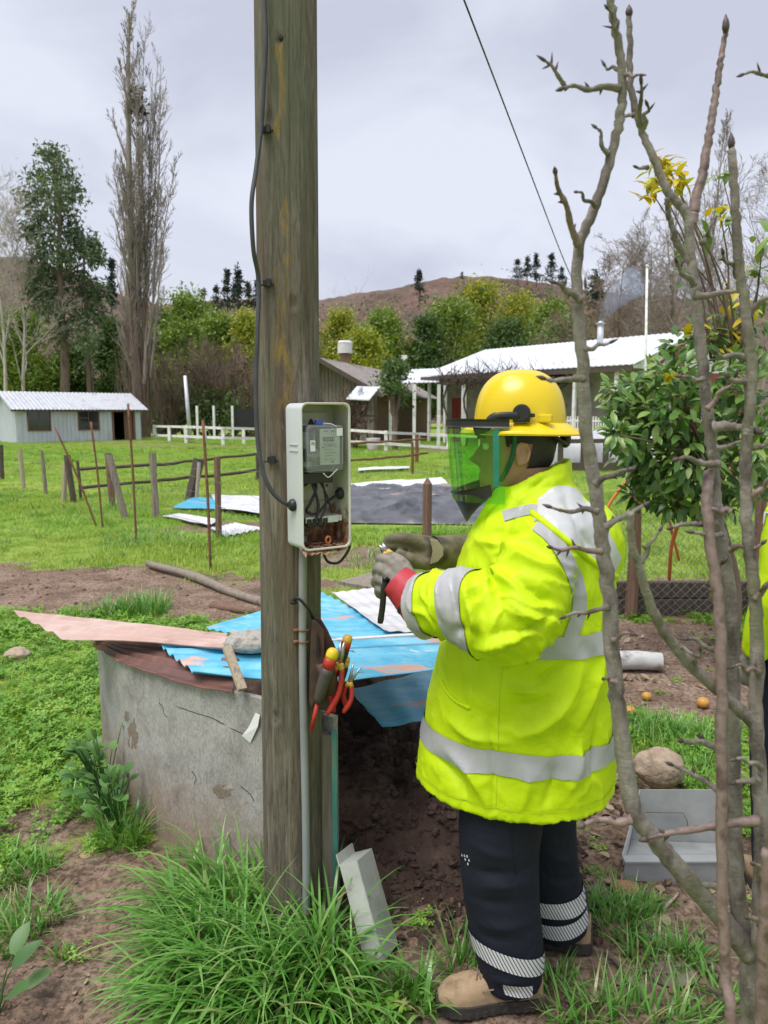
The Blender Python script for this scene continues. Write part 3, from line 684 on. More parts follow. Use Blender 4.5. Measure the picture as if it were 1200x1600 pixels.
# plastic covered tunnel on the right
M_PLASTIC = mat('milky_plastic_film', [(0.42, 0.43, 0.45), (0.55, 0.56, 0.58), (0.33, 0.34, 0.36)], 1.4, (1, 1, 0.4), 0.3, 0.5, 5, 0.05)
tn = thing('plastic_tunnel', 'low tunnel under milky plastic film behind the helmet', 'tunnel', G(930, 728))
x0, x1, y0 = P(850, 700, 22.5).x, P(1010, 700, 22.5).x, 21.5
def tun(u, v):
    a = pi*v; x = x0+(x1-x0)*u; w = f1(x*1.5, v*5, 1.0, 3, 5)
    return Vector((x+0.05*w, y0+0.9-0.9*cos(a)*(1+0.05*w), 1.15*sin(a)**0.7*(1+0.06*w)+0.02))
mb = MB(); mb.grid(tun, 50, 24); part('film_cover', mb, M_PLASTIC, tn)
for px in (876, 912, 947, 985):
    q = P(px, 700, 21.2); mb = MB(); mb.beam((q.x, 21.2, 0), (q.x, 21.2, 0.85), 0.14, 0.12); part('post', mb, M_DARKWOOD, tn, smooth=False)
mb = MB(); mb.beam((x0, 21.15, 0.85), (x1, 21.15, 0.88), 0.1, 0.12); part('rail', mb, M_DARKWOOD, tn, smooth=False)
mb = MB(); mb.beam((x0, 21.0, 0.14), (x1, 21.0, 0.14), 0.12, 0.24); part('base_board', mb, M_DARKWOOD, tn, smooth=False)
# log on the soil
p0, p1 = G(232, 888), G(440, 958); mb = MB()
pts = bez([p0+Vector((0, 0, .05)), p0.lerp(p1, .35)+Vector((.03, 0.05, .05)), p0.lerp(p1, .7)+Vector((0, -.04, .05)), p1+Vector((0, 0, .05))], 18); rl = random.Random(4)
mb.tube(pts, [0.042*rl.uniform(.85, 1.15) for _ in pts], 9); solo('fallen_log', mb, M_GREYWOOD, 'thin weathered log lying on the soil behind the metal sheets', 'log')
p0, p1 = G(330, 952), G(420, 966); mb = MB(); mb.tube([p0+Vector((0, 0, .03)), p1+Vector((0, 0, .035))], [0.03, 0.036], 8); solo('short_log', mb, M_BROWNWOOD, 'short reddish stick of wood beside the thin log', 'log')
# ------------------------------------------------------------------ trees in the background
M_BARKG = mat('grey_bark', [(0.16, 0.135, 0.115), (0.24, 0.21, 0.18), (0.11, 0.09, 0.075)], 3, (1, 1, 0.2), 0.9)
M_BARKB = mat('brown_bark', [(0.12, 0.085, 0.065), (0.18, 0.13, 0.10), (0.08, 0.055, 0.045)], 3, (1, 1, 0.2), 0.9)
M_BARKP = mat('pale_bark', [(0.36, 0.32, 0.27), (0.46, 0.42, 0.36), (0.27, 0.23, 0.19)], 3, (1, 1, 0.2), 0.9)
M_TWIGB = mat('brown_twigs', [(0.17, 0.12, 0.09), (0.24, 0.17, 0.13)], 0.6, rough=0.9)
M_TWIGG = mat('grey_twigs', [(0.23, 0.195, 0.165), (0.32, 0.275, 0.24)], 0.6, rough=0.9)
M_EUC = leafmat('eucalypt_leaves', [(0.075, 0.115, 0.057), (0.125, 0.182, 0.09), (0.188, 0.25, 0.121)])
M_ACA = leafmat('acacia_leaves', [(0.101, 0.181, 0.033), (0.176, 0.275, 0.046), (0.243, 0.341, 0.055), (0.365, 0.392, 0.05)])
M_ACAY = leafmat('acacia_leaves_yellow', [(0.135, 0.217, 0.033), (0.257, 0.326, 0.044), (0.446, 0.435, 0.039), (0.567, 0.507, 0.033)])
M_DKG = leafmat('dark_green_leaves', [(0.056, 0.108, 0.034), (0.1, 0.169, 0.046), (0.15, 0.23, 0.063)])
M_OLV = leafmat('olive_leaves', [(0.149, 0.203, 0.077), (0.216, 0.275, 0.105), (0.27, 0.334, 0.132)])
M_PINE = leafmat('pine_needles', [(0.022, 0.038, 0.028), (0.04, 0.06, 0.042), (0.06, 0.08, 0.055)], trans=0.15)
M_ORL = leafmat('orange_leaves', [(0.28, 0.10, 0.03), (0.36, 0.14, 0.04)])
def rv(r, s=1.0): return Vector((r.gauss(0, s), r.gauss(0, s), r.gauss(0, s)))
def cards(mb, r, c, n, sig, size, droop=0.0, flat=None):
    """n leaf sprays around centre c"""
    for _ in range(n):
        d = Vector((r.gauss(0, sig[0]), r.gauss(0, sig[1]), r.gauss(0, sig[2])))
        p = c+d; u = rv(r).normalized(); w = rv(r).normalized()
        if droop: u = (u*(1-droop)+Vector((0, 0, -1))*droop).normalized()
        x = u.cross(w)
        if x.length < 1e-3: continue
        x.normalize(); s = size*r.uniform(0.6, 1.3); a = min(1, max(0, r.gauss(0.45, 0.24)))
        mb.add([p-x*s*.32, p+u*s*.5-x*s*.1, p+u*s, p+u*s*.45+x*s*.34], [(0, 1, 2, 3)], a)
def limb(mb, p0, p1, r0, r1, r, seg=6, n=6, wob=0.05):
    L = (Vector(p1)-Vector(p0)).length
    pts = [Vector(p0).lerp(Vector(p1), k/n) + (rv(r, wob*L/n) if 0 < k < n else Vector()) for k in range(n+1)]
    mb.tube(pts, [r0+(r1-r0)*k/n for k in range(n+1)], seg, False); return pts
def leafy(name, label, px, ty, wpx, Y, lm, seed, cat='tree', group=None, by=None, nlobe=26, per=70, size=0.55, bark=M_BARKB, low=0.12, droop=0.0):
    r = random.Random(seed); X = (px-600)/FPX*Y; H = P(px, ty, Y).z; Wd = wpx/FPX*Y
    t = thing(name, label, cat, (X, Y, 0), group)
    tb = MB(); cr = MB()
    top = Vector((X, Y, H*0.8)); trunk = limb(tb, (X, Y, -0.3), top, H*0.022+0.08, 0.05, r, 7, 8, 0.03)
    for k in range(nlobe):
        h = r.uniform(low, 1.0); ww = Wd*0.5*(1-((h-0.42)/0.62)**2 if h > 0.42 else 0.72+0.28*h/0.42)
        ww = max(0.08*Wd, ww); a = r.uniform(0, 2*pi); rr = ww*sqrt(r.uniform(0.15, 1))*0.86
        c = Vector((X+rr*cos(a), Y+rr*sin(a), H*min(h, 0.965)))
        i = min(8, max(1, int(h*7))); limb(tb, trunk[min(i, len(trunk)-1)], c, 0.10, 0.02, r, 4, 4, 0.1)
        s = Wd*r.uniform(0.085, 0.135)
        cards(cr, r, c, per, (s, s, s*0.72), size, droop)
        cards(cr, r, c+Vector((0, 0, s*0.3)), per//3, (s*1.5, s*1.5, s*0.9), size*0.8, droop)
    part('trunk', tb, bark, t); part('crown', cr, lm, t, smooth=False)
    return t
TREES = [(702, 478, 120, 84, M_ACA, 'rounded green tree behind the porch roof, left of the yellowish one'), (748, 449, 96, 90, M_ACAY, 'tallest yellow green tree on the slope above the long pale roof'),
         (806, 462, 110, 92, M_ACAY, 'yellowish tree between the tallest one and the right edge of the wood'), (858, 476, 96, 86, M_ACA, 'green tree above the pale roof just left of the bare stem'),
         (668, 498, 66, 80, M_DKG, 'dark green tree at the left end of the wood above the porch'), (597, 492, 96, 80, M_ACA, 'broad green tree above the brown house'),
         (535, 488, 84, 84, M_ACAY, 'yellow green tree just right of the pole above the brown house'), (566, 522, 80, 70, M_ACAY, 'lower yellowish tree between two green ones above the brown house'),
         (880, 500, 110, 76, M_OLV, 'greyish olive bush low above the pale roof'), (790, 505, 90, 80, M_DKG, 'dark green bush right behind the ridge of the pale roof'),
         (48, 498, 100, 64, M_ACA, 'green tree behind the left half of the shed'), (6, 490, 76, 66, M_DKG, 'dark green tree at the left edge above the shed'),
         (182, 500, 66, 66, M_DKG, 'dark green tree between the eucalyptus and the poplar'), (300, 462, 96, 80, M_ACA, 'green tree just right of the tall bare poplar'),
         (350, 486, 76, 76, M_ACA, 'green tree behind the brown bare shrubs'), (392, 492, 66, 74, M_ACAY, 'yellow green tree hard against the left side of the pole'), (262, 488, 50, 82, M_DKG, 'narrow dark tree directly behind the poplar trunk'),
         (455, 486, 90, 82, M_ACA, 'green tree mostly hidden behind the pole'), (-70, 480, 120, 70, M_DKG, 'dark tree standing beyond the left edge of the shed'), (120, 540, 70, 68, M_DKG, 'low dark bush behind the eucalyptus trunk')]
for k, (px, ty, w, Y, lm, lab) in enumerate(TREES):
    leafy('leafy_tree', lab, px, ty, w, Y, lm, 100+k, nlobe=56, per=150, size=0.46 if Y > 75 else 0.38, group='green trees behind the farm')
# eucalyptus: tall, loose drooping clumps
def eucalyptus():
    r = random.Random(7); Y = 58.0; X = P(100, 600, Y).x
    t = thing('eucalyptus_tree', 'tall loose eucalyptus rising behind the shed roof', 'tree', (X, Y, 0))
    tb, cr = MB(), MB()
    tr = limb(tb, (X, Y, -0.3), P(88, 250, Y), 0.45, 0.05, r, 8, 12, 0.03)
    limb(tb, (X+1.6, Y+1, -0.3), P(130, 400, Y+1), 0.35, 0.05, r, 7, 10, 0.03)
    lobes = [(80, 240, 22, 16), (62, 275, 26, 24), (98, 268, 24, 22), (50, 305, 22, 22), (85, 300, 30, 26), (112, 300, 20, 24), (60, 335, 26, 24), (100, 335, 26, 22), (48, 360, 18, 20), (80, 370, 28, 22),
             (115, 365, 20, 22), (60, 395, 28, 22), (128, 385, 24, 24), (100, 400, 22, 20), (145, 385, 16, 18), (75, 425, 28, 20), (120, 425, 28, 22), (150, 400, 14, 16), (50, 430, 24, 18), (100, 455, 34, 20), (140, 450, 24, 22),
             (75, 480, 26, 22), (120, 490, 30, 26), (150, 490, 20, 24), (95, 520, 26, 24), (135, 530, 24, 26), (150, 455, 20, 16), (60, 455, 22, 16)]
    for (px, py, rx, rz) in lobes:
        yy = Y+r.uniform(-1.8, 1.8); c = P(px, py, yy); sx, sz = W(rx, Y)*0.44, W(rz, Y)*0.42
        j = max(1, min(10, int(c.z/21*12))); limb(tb, tr[j], c, 0.12, 0.02, r, 4, 4, 0.12)
        cards(cr, r, c, 330, (sx*1.05, sx*1.05, sz*1.05), 0.38, 0.45)
    part('trunk', tb, M_BARKB, t); part('crown', cr, M_EUC, t, smooth=False)
eucalyptus()
# bare trees
def bare(mb, p, d, L, rad, lvl, r, o):
    n = o['n'][lvl]; pts = [p]; q = p.copy(); dd = d.normalized(); st = L/n
    for k in range(n):
        dd = (dd + rv(r, o['wob'][lvl]) + Vector((0, 0, o['trop'][lvl]))).normalized(); q = q+dd*st; pts.append(q.copy())
    mb.tube(pts, [max(o['rmin'], rad*(1-0.85*k/n)) for k in range(n+1)], o['seg'][lvl], False)
    if lvl+1 < len(o['n']):
        for k in range(o['kids'][lvl]):
            s = r.uniform(o['from'][lvl], 0.97); i = min(n-1, int(s*n)); f = s*n-i
            b = pts[i].lerp(pts[i+1], f); ax = (pts[i+1]-pts[i]).normalized()
            side = ax.cross(rv(r)).normalized(); an = radians(r.uniform(*o['ang'][lvl]))
            nd = ax*cos(an)+side*sin(an)
            bare(mb, b, nd, L*r.uniform(*o['len'][lvl])*(1.15-0.75*s if o['taper'] else 1.0), max(o['rmin'], rad*(1-0.85*s)*o['rk']), lvl+1, r, o)
    return pts
def bare_tree(name, label, px, ty, Y, seed, o, bark, twig=None, cat='tree', group=None, rad=0.2, stems=1, lean=0.0, by=None, H=None):
    r = random.Random(seed); X = (px-600)/FPX*Y; H = P(px, ty, Y).z
    t = thing(name, label, cat, (X, Y, 0), group); mb = MB()
    for s in range(stems):
        a = r.uniform(0, 6.28); k = 0.0 if stems == 1 else r.uniform(0.08, 0.42)
        bare(mb, Vector((X+0.3*k*cos(a), Y+0.3*k*sin(a), -0.2)), Vector((cos(a)*k+lean, sin(a)*k, 1)), H*(1.0 if stems == 1 else r.uniform(0.62, 0.95)), rad, 0, r, o)
    part('branches', mb, bark, t)
    return t
POP = dict(n=(12, 6, 4, 3), wob=(0.012, 0.05, 0.09, 0.12), trop=(0.02, 0.14, 0.16, 0.16), seg=(8, 5, 3, 3), kids=(46, 9, 4), **{'from': (0.10, 0.12, 0.15)}, ang=((12, 26), (16, 36), (20, 50)), len=((0.13, 0.23), (0.28, 0.5), (0.35, 0.6)), taper=True, rk=0.42, rmin=0.014)
BRO = dict(n=(7, 5, 4, 3), wob=(0.06, 0.11, 0.15, 0.18), trop=(0.02, 0.03, 0.03, 0.02), seg=(7, 5, 3, 3), kids=(14, 9, 7), **{'from': (0.22, 0.2, 0.2)}, ang=((28, 60), (25, 60), (25, 60)), len=((0.42, 0.62), (0.42, 0.65), (0.4, 0.65)), taper=True, rk=0.5, rmin=0.013)
SHR = dict(n=(6, 4, 3), wob=(0.08, 0.12, 0.16), trop=(0.03, 0.05, 0.05), seg=(5, 3, 3), kids=(13, 9), **{'from': (0.12, 0.15)}, ang=((18, 45), (20, 50)), len=((0.35, 0.6), (0.4, 0.65)), taper=True, rk=0.55, rmin=0.012)
# the big poplar has extra strong leaders close to the trunk
po = bare_tree('poplar_tree', 'very tall slim bare poplar behind the shed with a dark nest', 222, 22, 50.0, 3, POP, M_TWIGG, rad=0.42)
Xp = ROOT[po.name].x; mb = MB(); r = random.Random(9)
for (bx, bt, hx, ht, rr) in ((232, 560, 250, 100, .10), (215, 560, 204, 190, .09), (225, 600, 240, 120, .11), (222, 560, 209, 130, .09), (235, 590, 266, 290, .08), (214, 600, 194, 300, .08), (226, 520, 254, 170, .08), (220, 480, 208, 70, .07), (228, 480, 226, 40, .07), (230, 540, 262, 240, .07), (218, 540, 198, 250, .07), (224, 470, 236, 80, .07), (222, 450, 216, 110, .07)):
    p0 = P(bx, bt, 50.0+r.uniform(-.5, .5)); p1 = P(hx, ht, 50.0+r.uniform(-1.5, 1.5)); bare(mb, p0, (p1-p0)+Vector((0, 0, -2)), (p1-p0).length, rr, 1, r, dict(POP, kids=(46, 34, 6), n=(12, 9, 4, 3), trop=(.02, .02, .14, .16), wob=(.01, .02, .09, .12), len=((.2, .3), (.10, .21), (.35, .6))))
part('leaders', mb, M_TWIGG, po)
mb = MB()
for _ in range(8):
    a = r.uniform(0, 6.28); p0 = Vector((Xp+0.35*cos(a), 50+0.35*sin(a), 0)); limb(mb, p0, p0+Vector((r.uniform(-.9, .9), r.uniform(-.5, .5), r.uniform(6, 12))), 0.35, 0.08, r, 6, 8, 0.03)
part('trunk_base', mb, M_BARKB, po)
sk = MB()
for _ in range(420):
    z = abs(r.gauss(0, 4.0)); a = r.uniform(0, 6.28); rr = 0.3+r.uniform(0, 1.7)*(1-min(1, z/11)); p0 = Vector((Xp+rr*cos(a), 50+rr*sin(a), z)); sk.tube([p0, p0+Vector((r.uniform(-.2, .2), r.uniform(-.2, .2), r.uniform(1.0, 2.6)))], [0.022, 0.01], 3, False)
part('suckers', sk, M_TWIGB, po)
nm = MB(); cards(nm, r, P(214, 158, 49.6), 160, (0.22, 0.2, 0.45), 0.3); cards(nm, r, P(221, 172, 49.6), 140, (0.18, 0.2, 0.3), 0.25)
part('nest', nm, leafmat('nest_twigs', [(0.02, 0.018, 0.015), (0.04, 0.035, 0.03)]), po, smooth=False, kind='stuff')
# pale bare trees at the left edge
for k, (px, ty, lab) in enumerate(((12, 300, 'pale barked bare tree at the left edge of the picture'), (-40, 285, 'pale bare tree standing just beyond the left edge'), (48, 360, 'smaller pale bare tree in front of the eucalyptus'))):
    bare_tree('pale_bare_tree', lab, px, ty, 54.0+k, 31+k, dict(BRO, trop=(.03, .08, .08, .06), ang=((18, 40), (18, 45), (20, 50))), M_BARKP, rad=0.16, group='pale bare trees')
# brown bare shrubs behind the rail fence
SH = [(275, 545, 52, 'brown bare shrub nearest the poplar trunk'), (308, 522, 55, 'tall brown bare shrub behind the leaning grey post'), (338, 530, 54, 'brown bare shrub carrying a few orange leaves'), (368, 520, 56, 'brown bare shrub behind the tall white posts'), (396, 532, 52, 'brown bare shrub against the left side of the pole'), (440, 530, 54, 'brown bare shrub hidden behind the pole'), (522, 588, 36, 'bare shrub before the gable of the brown house'), (546, 596, 35, 'low bare shrub between the gable and the little shelter')]
for k, (px, ty, Y, lab) in enumerate(SH):
    t = bare_tree('bare_shrub', lab, px, ty, Y, 51+k, SHR, M_TWIGB, rad=0.07, stems=9, cat='shrub', group='brown bare shrubs')
    if k == 2:
        mb = MB(); r = random.Random(3)
        for py in (608, 625, 632): cards(mb, r, P(340+r.uniform(-8, 8), py, Y-1), 50, (0.35, 0.3, 0.25), 0.18)
        part('orange_leaves', mb, M_ORL, t, smooth=False)
# dark tangle below them
for k, (px, lab) in enumerate(((255, 'dark hedge at the foot of the poplar'), (320, 'dark hedge behind the middle of the white rail fence'), (385, 'dark hedge between the rail fence and the pole'))):
    leafy('dark_hedge', lab, px, 606, 84, 53, M_DKG, 200+k, 'hedge', 'dark hedges behind the rail fence', nlobe=16, per=60, size=0.4, low=0.1)
# right side: bare trees, a slim poplar and conifers behind the farmhouse
RB = [(925, 432, 62, BRO, M_TWIGB, 'brown bare tree above the chimney pipe, left of the smoke'), (968, 408, 64, BRO, M_TWIGB, 'brown bare tree right behind the chimney smoke'), (1010, 378, 60, BRO, M_TWIGG, 'grey bare tree behind the flag pole'),
      (1052, 345, 58, BRO, M_TWIGG, 'large grey bare tree above the red gable'), (1120, 300, 56, BRO, M_TWIGG, 'grey bare tree behind the yellow citrus leaves'), (1180, 275, 54, BRO, M_TWIGG, 'grey bare tree at the right edge of the picture'), (1230, 300, 60, BRO, M_TWIGB, 'brown bare tree beyond the right edge'), (948, 440, 70, BRO, M_TWIGB, 'low brown bare tree left of the flag pole'), (990, 425, 68, BRO, M_TWIGB, 'brown bare tree just left of the flag pole top'), (1030, 400, 66, BRO, M_TWIGG, 'grey bare tree just right of the flag pole'), (1085, 380, 62, BRO, M_TWIGB, 'brown bare tree between the two slim poplars')]
for k, (px, ty, Y, o, bk, lab) in enumerate(RB): bare_tree('bare_tree', lab, px, ty, Y, 71+k, o, bk, rad=0.2, group='bare trees behind the farmhouse')
bare_tree('slim_poplar', 'slim pale bare poplar standing behind the right bare branches', 1092, 185, 60, 81, dict(POP, kids=(40, 8, 4)), M_TWIGG, rad=0.2)
bare_tree('slim_poplar', 'shorter slim bare poplar left of the yellow citrus leaves', 1040, 330, 62, 82, dict(POP, kids=(30, 7, 4)), M_TWIGB, rad=0.16)
def conifer(label, px, ty, by, Y, seed, wpx, base=None, dense=1.0, group=None):
    r = random.Random(seed); pt = P(px, ty, Y); pb = P(px, by, Y); H = pt.z-pb.z; wd = wpx/FPX*Y*.62
    t = thing('conifer', label, 'tree', pb, group); tb, cr = MB(), MB()
    limb(tb, pb, pt, H*0.02, 0.02, r, 5, 6, 0.02)
    for k in range(int(26*dense)):
        h = r.uniform(0.25, 1.0); ww = wd*(1.05-h)*r.uniform(0.6, 1.1); a = r.uniform(0, 6.28); c = pb.lerp(pt, h); e = c+Vector((ww*cos(a), ww*sin(a), r.uniform(-.1, .15)*ww)); tb.tube([c, e], [0.05, 0.02], 3, False)
        cards(cr, r, c.lerp(e, 0.62), 26, (ww*.34+.12, ww*.34+.12, H*0.03), H*0.075)
    part('trunk', tb, M_BARKB, t); part('crown', cr, M_PINE, t, smooth=False)
CON = [(808, 404, 446, 196, 26, 'leftmost pine of the small group on the hill crest'), (824, 400, 447, 198, 22, 'second pine of the group on the hill crest'), (838, 399, 449, 197, 20, 'third pine of the group on the hill crest'), (862, 398, 452, 190, 30, 'broad pine at the right of the crest group'), (878, 418, 456, 192, 18, 'small pine at the right end of the crest group'),
       (655, 424, 485, 170, 26, 'lone dark pine standing on the felled slope'), (932, 425, 520, 80, 40, 'dark conifer left of the chimney smoke'),
       (338, 446, 500, 130, 22, 'small conifer on the skyline right of the poplar'), (355, 424, 500, 128, 24, 'tall conifer on the skyline left of the pole'), (372, 418, 500, 126, 26, 'tallest conifer on the skyline left of the pole'), (388, 442, 500, 125, 22, 'short conifer on the skyline close to the pole'), (318, 452, 500, 132, 22, 'small conifer on the skyline above the green trees'), (175, 408, 500, 110, 16, 'thin conifer between eucalyptus and poplar'), (404, 428, 500, 127, 22, 'conifer on the skyline touching the pole cable'),
       (685, 442, 462, 200, 10, 'tiny pine on the hill crest above the tallest tree'), (722, 425, 440, 203, 8, 'tiny thin pine at the top of the red slope')]
for k, (px, ty, by, Y, w, lab) in enumerate(CON): conifer(lab, px, ty, by, Y, 300+k, w, group='conifers on the skyline')
bare_tree('dead_tree', 'tiny dead tree on the skyline just right of the pole', 528, 434, 150, 91, dict(SHR, kids=(8, 3)), M_TWIGG, rad=0.25)
# small evergreen in front of the brown house
leafy('evergreen_shrub', 'small rounded evergreen tree between the little shelter and the pergola', 617, 566, 66, 34, M_DKG, 401, 'tree', nlobe=26, per=60, size=0.2, low=0.52)
# shrubby scrub on the hill: uncountable
mb = MB(); r = random.Random(12)
for _ in range(2600):
    px = r.uniform(-150, 1300); t_ = r.uniform(0.25, 0.96); Y = Yb+(Yc-Yb)*t_; zc = P(px, float(np.interp(px, cxs, cys)), Yc).z
    c = Vector(((px-600)/FPX*Y, Y, -0.6+(zc+0.6)*t_**1.15+0.3)); k_ = r.choice((.45, .6, .6, 1.1)); cards(mb, r, c, 8, (0.7*k_, 0.7*k_, 0.42*k_), 0.75*k_)
struct('hill_scrub', mb, leafmat('hill_scrub_leaves', [(0.05, 0.06, 0.035), (0.09, 0.085, 0.05), (0.13, 0.085, 0.06)]), False, 'stuff', 'low scrub and brush scattered over the felled hill')
# overhead service wire
mb = MB(); p0, p1 = P(702, -60, 3.2), P(903, 452, 31.0); mid = p0.lerp(p1, .5)+Vector((0, 0, -0.12))
mb.tube(bez([p0, mid, p1], 30), [0.004+0.013*k/29 for k in range(30)], 6); solo('overhead_wire', mb, M_CABLE, 'thin black overhead wire sloping down towards the farmhouse', 'wire')
# ------------------------------------------------------------------ compost pit: curved cement board wall, heap, metal sheets
WALLC = [(165, 1180), (184, 1222), (212, 1268), (246, 1304), (286, 1332), (338, 1356), (415, 1386), (470, 1408), (527, 1438)]
wall_xy = [Vector((G(*q).x, G(*q).y, 0)) for q in WALLC]
wc = bez(wall_xy, 60)
WTOP = []
for k in range(60):   # the board's top edge runs almost straight
    z = .62
    for _ in range(6):
        dep = wc[k].y*CP+(CAMH-z)*SP; px_ = 600+wc[k].x/dep*FPX; z = P(px_, lerpl([150, 200, 245, 290, 340, 415, 527], [1008, 1034, 1052, 1064, 1074, 1091, 1120], px_), wc[k].y).z
    WTOP.append(z)
def wall_top(k): return lerpl(range(60), WTOP, k)
def wall_n(k):
    t = (wc[min(k+1, 59)]-wc[max(k-1, 0)]).normalized(); return Vector((t.y, -t.x, 0))     # outward, to the camera
pit = thing('compost_pit', 'curved grey cement board wall around a dark compost heap', 'compost pit', (-0.75, 2.6, 0))
mb = MB(); TH = 0.022; nzv = 34
def wsurf(off):
    out = []
    for j in range(nzv):
        for k in range(60):
            z = -0.06+(wall_top(k)+0.06)*j/(nzv-1); p = wc[k]+wall_n(k)*off
            p = p+Vector((0, 0, z)); out.append(p)
    return out
fo = wsurf(TH/2); bo = wsurf(-TH/2)
arr = np.array([tuple(p) for p in fo]); dsp = 0.0025*fbm(arr*np.array([9, 9, 9]), 4, 2)
chip = np.clip(fbm(arr*np.array([14, 14, 14]), 3, 8)-0.42, 0, 1)*0.05
for i, p in enumerate(fo):
    k = i % 60; nn = wall_n(k); fo[i] = p+nn*(dsp[i]-chip[i])
nn_ = 60*nzv; fs = []
for j in range(nzv-1):
    for k in range(59):
        a = j*60+k; fs += [(a, a+1, a+61, a+60), (nn_+a, nn_+a+60, nn_+a+61, nn_+a+1)]
for k in range(59):
    a = (nzv-1)*60+k; fs += [(a, a+1, nn_+a+1, nn_+a)]
for j in range(nzv-1):
    a = j*60; fs += [(a, a+60, nn_+a+60, nn_+a)]; a += 59; fs += [(a, nn_+a, nn_+a+60, a+60)]
mb.add(fo+bo, fs)
def cement_mat():
    m, n, l, b, out = nodes('cement_board')
    a = ramp(n, [(0.30, (0.26, 0.25, 0.235)), (0.5, (0.385, 0.37, 0.355)), (0.68, (0.47, 0.455, 0.44))]); l.new(noise(n, l, 5, (1, 1, 0.8), 8, 0.65), a.inputs[0])
    t = n.new('ShaderNodeTexCoord'); sp = n.new('ShaderNodeSeparateXYZ'); l.new(t.outputs['Object'], sp.inputs[0])
    # mud splashed on the lowest part and fine fibre scratches
    hz = math_(n, l, 'ADD', sp.outputs[2], math_(n, l, 'MULTIPLY', math_(n, l, 'SUBTRACT', noise(n, l, 6, detail=7, rough=0.7), 0.5), 0.55))
    mr = ramp(n, [(0.04, 0.9), (0.20, 0.5), (0.36, 0.0)]); l.new(hz, mr.inputs[0])
    c = mix(n, l, mr.outputs[0], a.outputs[0], (0.30, 0.215, 0.15))
    sr = ramp(n, [(0.44, (0.70, 0.70, 0.70)), (0.53, (1, 1, 1)), (0.66, (1.14, 1.14, 1.13))]); l.new(noise(n, l, 48, (1, 1, 0.5), 7, 0.72, 2.5), sr.inputs[0])
    c = mix(n, l, 0.8, c, sr.outputs[0], 'MULTIPLY')
    st = ramp(n, [(0.53, 0.0), (0.68, 0.6)]); l.new(noise(n, l, 3.4, (1, 1, 1), 9, 0.72, 0.8, loc=(3, 8, 4)), st.inputs[0])
    c = mix(n, l, st.outputs[0], c, (0.10, 0.085, 0.068))
    l.new(c, b.inputs['Base Color']); b.inputs['Roughness'].default_value = 0.85
    bump(n, l, b, noise(n, l, 75, (1, 1, 0.6), 7, 0.75, 2.0), 0.5, 0.004)
    return m
M_CEMENT = cement_mat()
part('wall_panel', mb, M_CEMENT, pit, ang=0.6, label='curved grey cement board panel')
# green painted end board right of the pole
q0 = Vector((G(508, 1432).x, G(508, 1432).y, 0)); q1 = Vector((G(527, 1460).x, G(527, 1460).y, 0))
mb = MB(); mb.box((q1.x-0.006, q1.y+0.035, 0.325), (0.016, 0.03, 0.68)); part('edge_strip', mb, mat('flaking_green_paint', [(0.05, 0.20, 0.17), (0.09, 0.28, 0.24), (0.30, 0.27, 0.20)], 14, (1, 1, 0.3), 0.6, lo=0.38, hi=0.68), pit, smooth=False)
mb = MB(); mb.box((q1.x-0.035, q1.y+0.06, 0.32), (0.04, 0.05, 0.66)); part('corner_post', mb, M_GREYWOOD, pit, smooth=False)
# rim batten with green paint at the wall top near the pole
mb = MB(); mb.tube([wc[k]+wall_n(k)*0.0+Vector((0, 0, wall_top(k)+0.004)) for k in range(48, 58)], 0.008, 6); part('rim', mb, mat('green_rim', [(0.10, 0.22, 0.19), (0.28, 0.30, 0.26)], 25, rough=0.7), pit)
# dirt heap
def heap(u, v):
    x = -1.25+2.05*u; y = 2.18+2.3*v
    nz_ = f1(x*2.2, y*2.2, 0, 4, 15); n2 = f1(x*15, y*15, 0, 3, 18)
    h = 0.50*max(0, min(1, (y-2.28)/0.95))**0.8*max(0, min(1, (4.3-y)/0.5))*max(0, min(1, (0.80-x)/0.75))**0.7
    # stay inside the wall
    return Vector((x, y, -0.03+h*(0.82+0.22*nz_)+0.034*n2+0.02*nz_))
hm = MB(); N1, N2 = 170, 170
vs = [heap(i/(N1-1), j/(N2-1)) for j in range(N2) for i in range(N1)]
def inside(p):
    # distance to the wall line: right of / behind the wall
    best = 1e9; sg = 1
    for k in range(0, 59, 3):
        d = (Vector((p.x, p.y, 0))-wc[k]); 
        if d.length < best: best = d.length; sg = d.dot(wall_n(k))
    return sg < -0.015 or p.x > wc[59].x
ok_ = [inside(p) for p in vs]
fs = [(j*N1+i, j*N1+i+1, (j+1)*N1+i+1, (j+1)*N1+i) for j in range(N2-1) for i in range(N1-1) if all(ok_[t] for t in (j*N1+i, j*N1+i+1, (j+1)*N1+i+1, (j+1)*N1+i))]
hm.add(vs, fs)
def compost_mat():
    m, n, l, b, out = nodes('dark_compost')
    a = ramp(n, [(0.3, (0.048, 0.028, 0.022)), (0.5, (0.10, 0.061, 0.047)), (0.7, (0.19, 0.12, 0.092))]); l.new(noise(n, l, 7, detail=10, rough=0.75), a.inputs[0])
    l.new(a.outputs[0], b.inputs['Base Color']); b.inputs['Roughness'].default_value = 0.9
    bump(n, l, b, noise(n, l, 45, detail=8, rough=0.75), 1.0, 0.02); return m
M_COMPOST = compost_mat()
part('compost_heap', hm, M_COMPOST, pit, label='dark brown compost heap under the sheets')
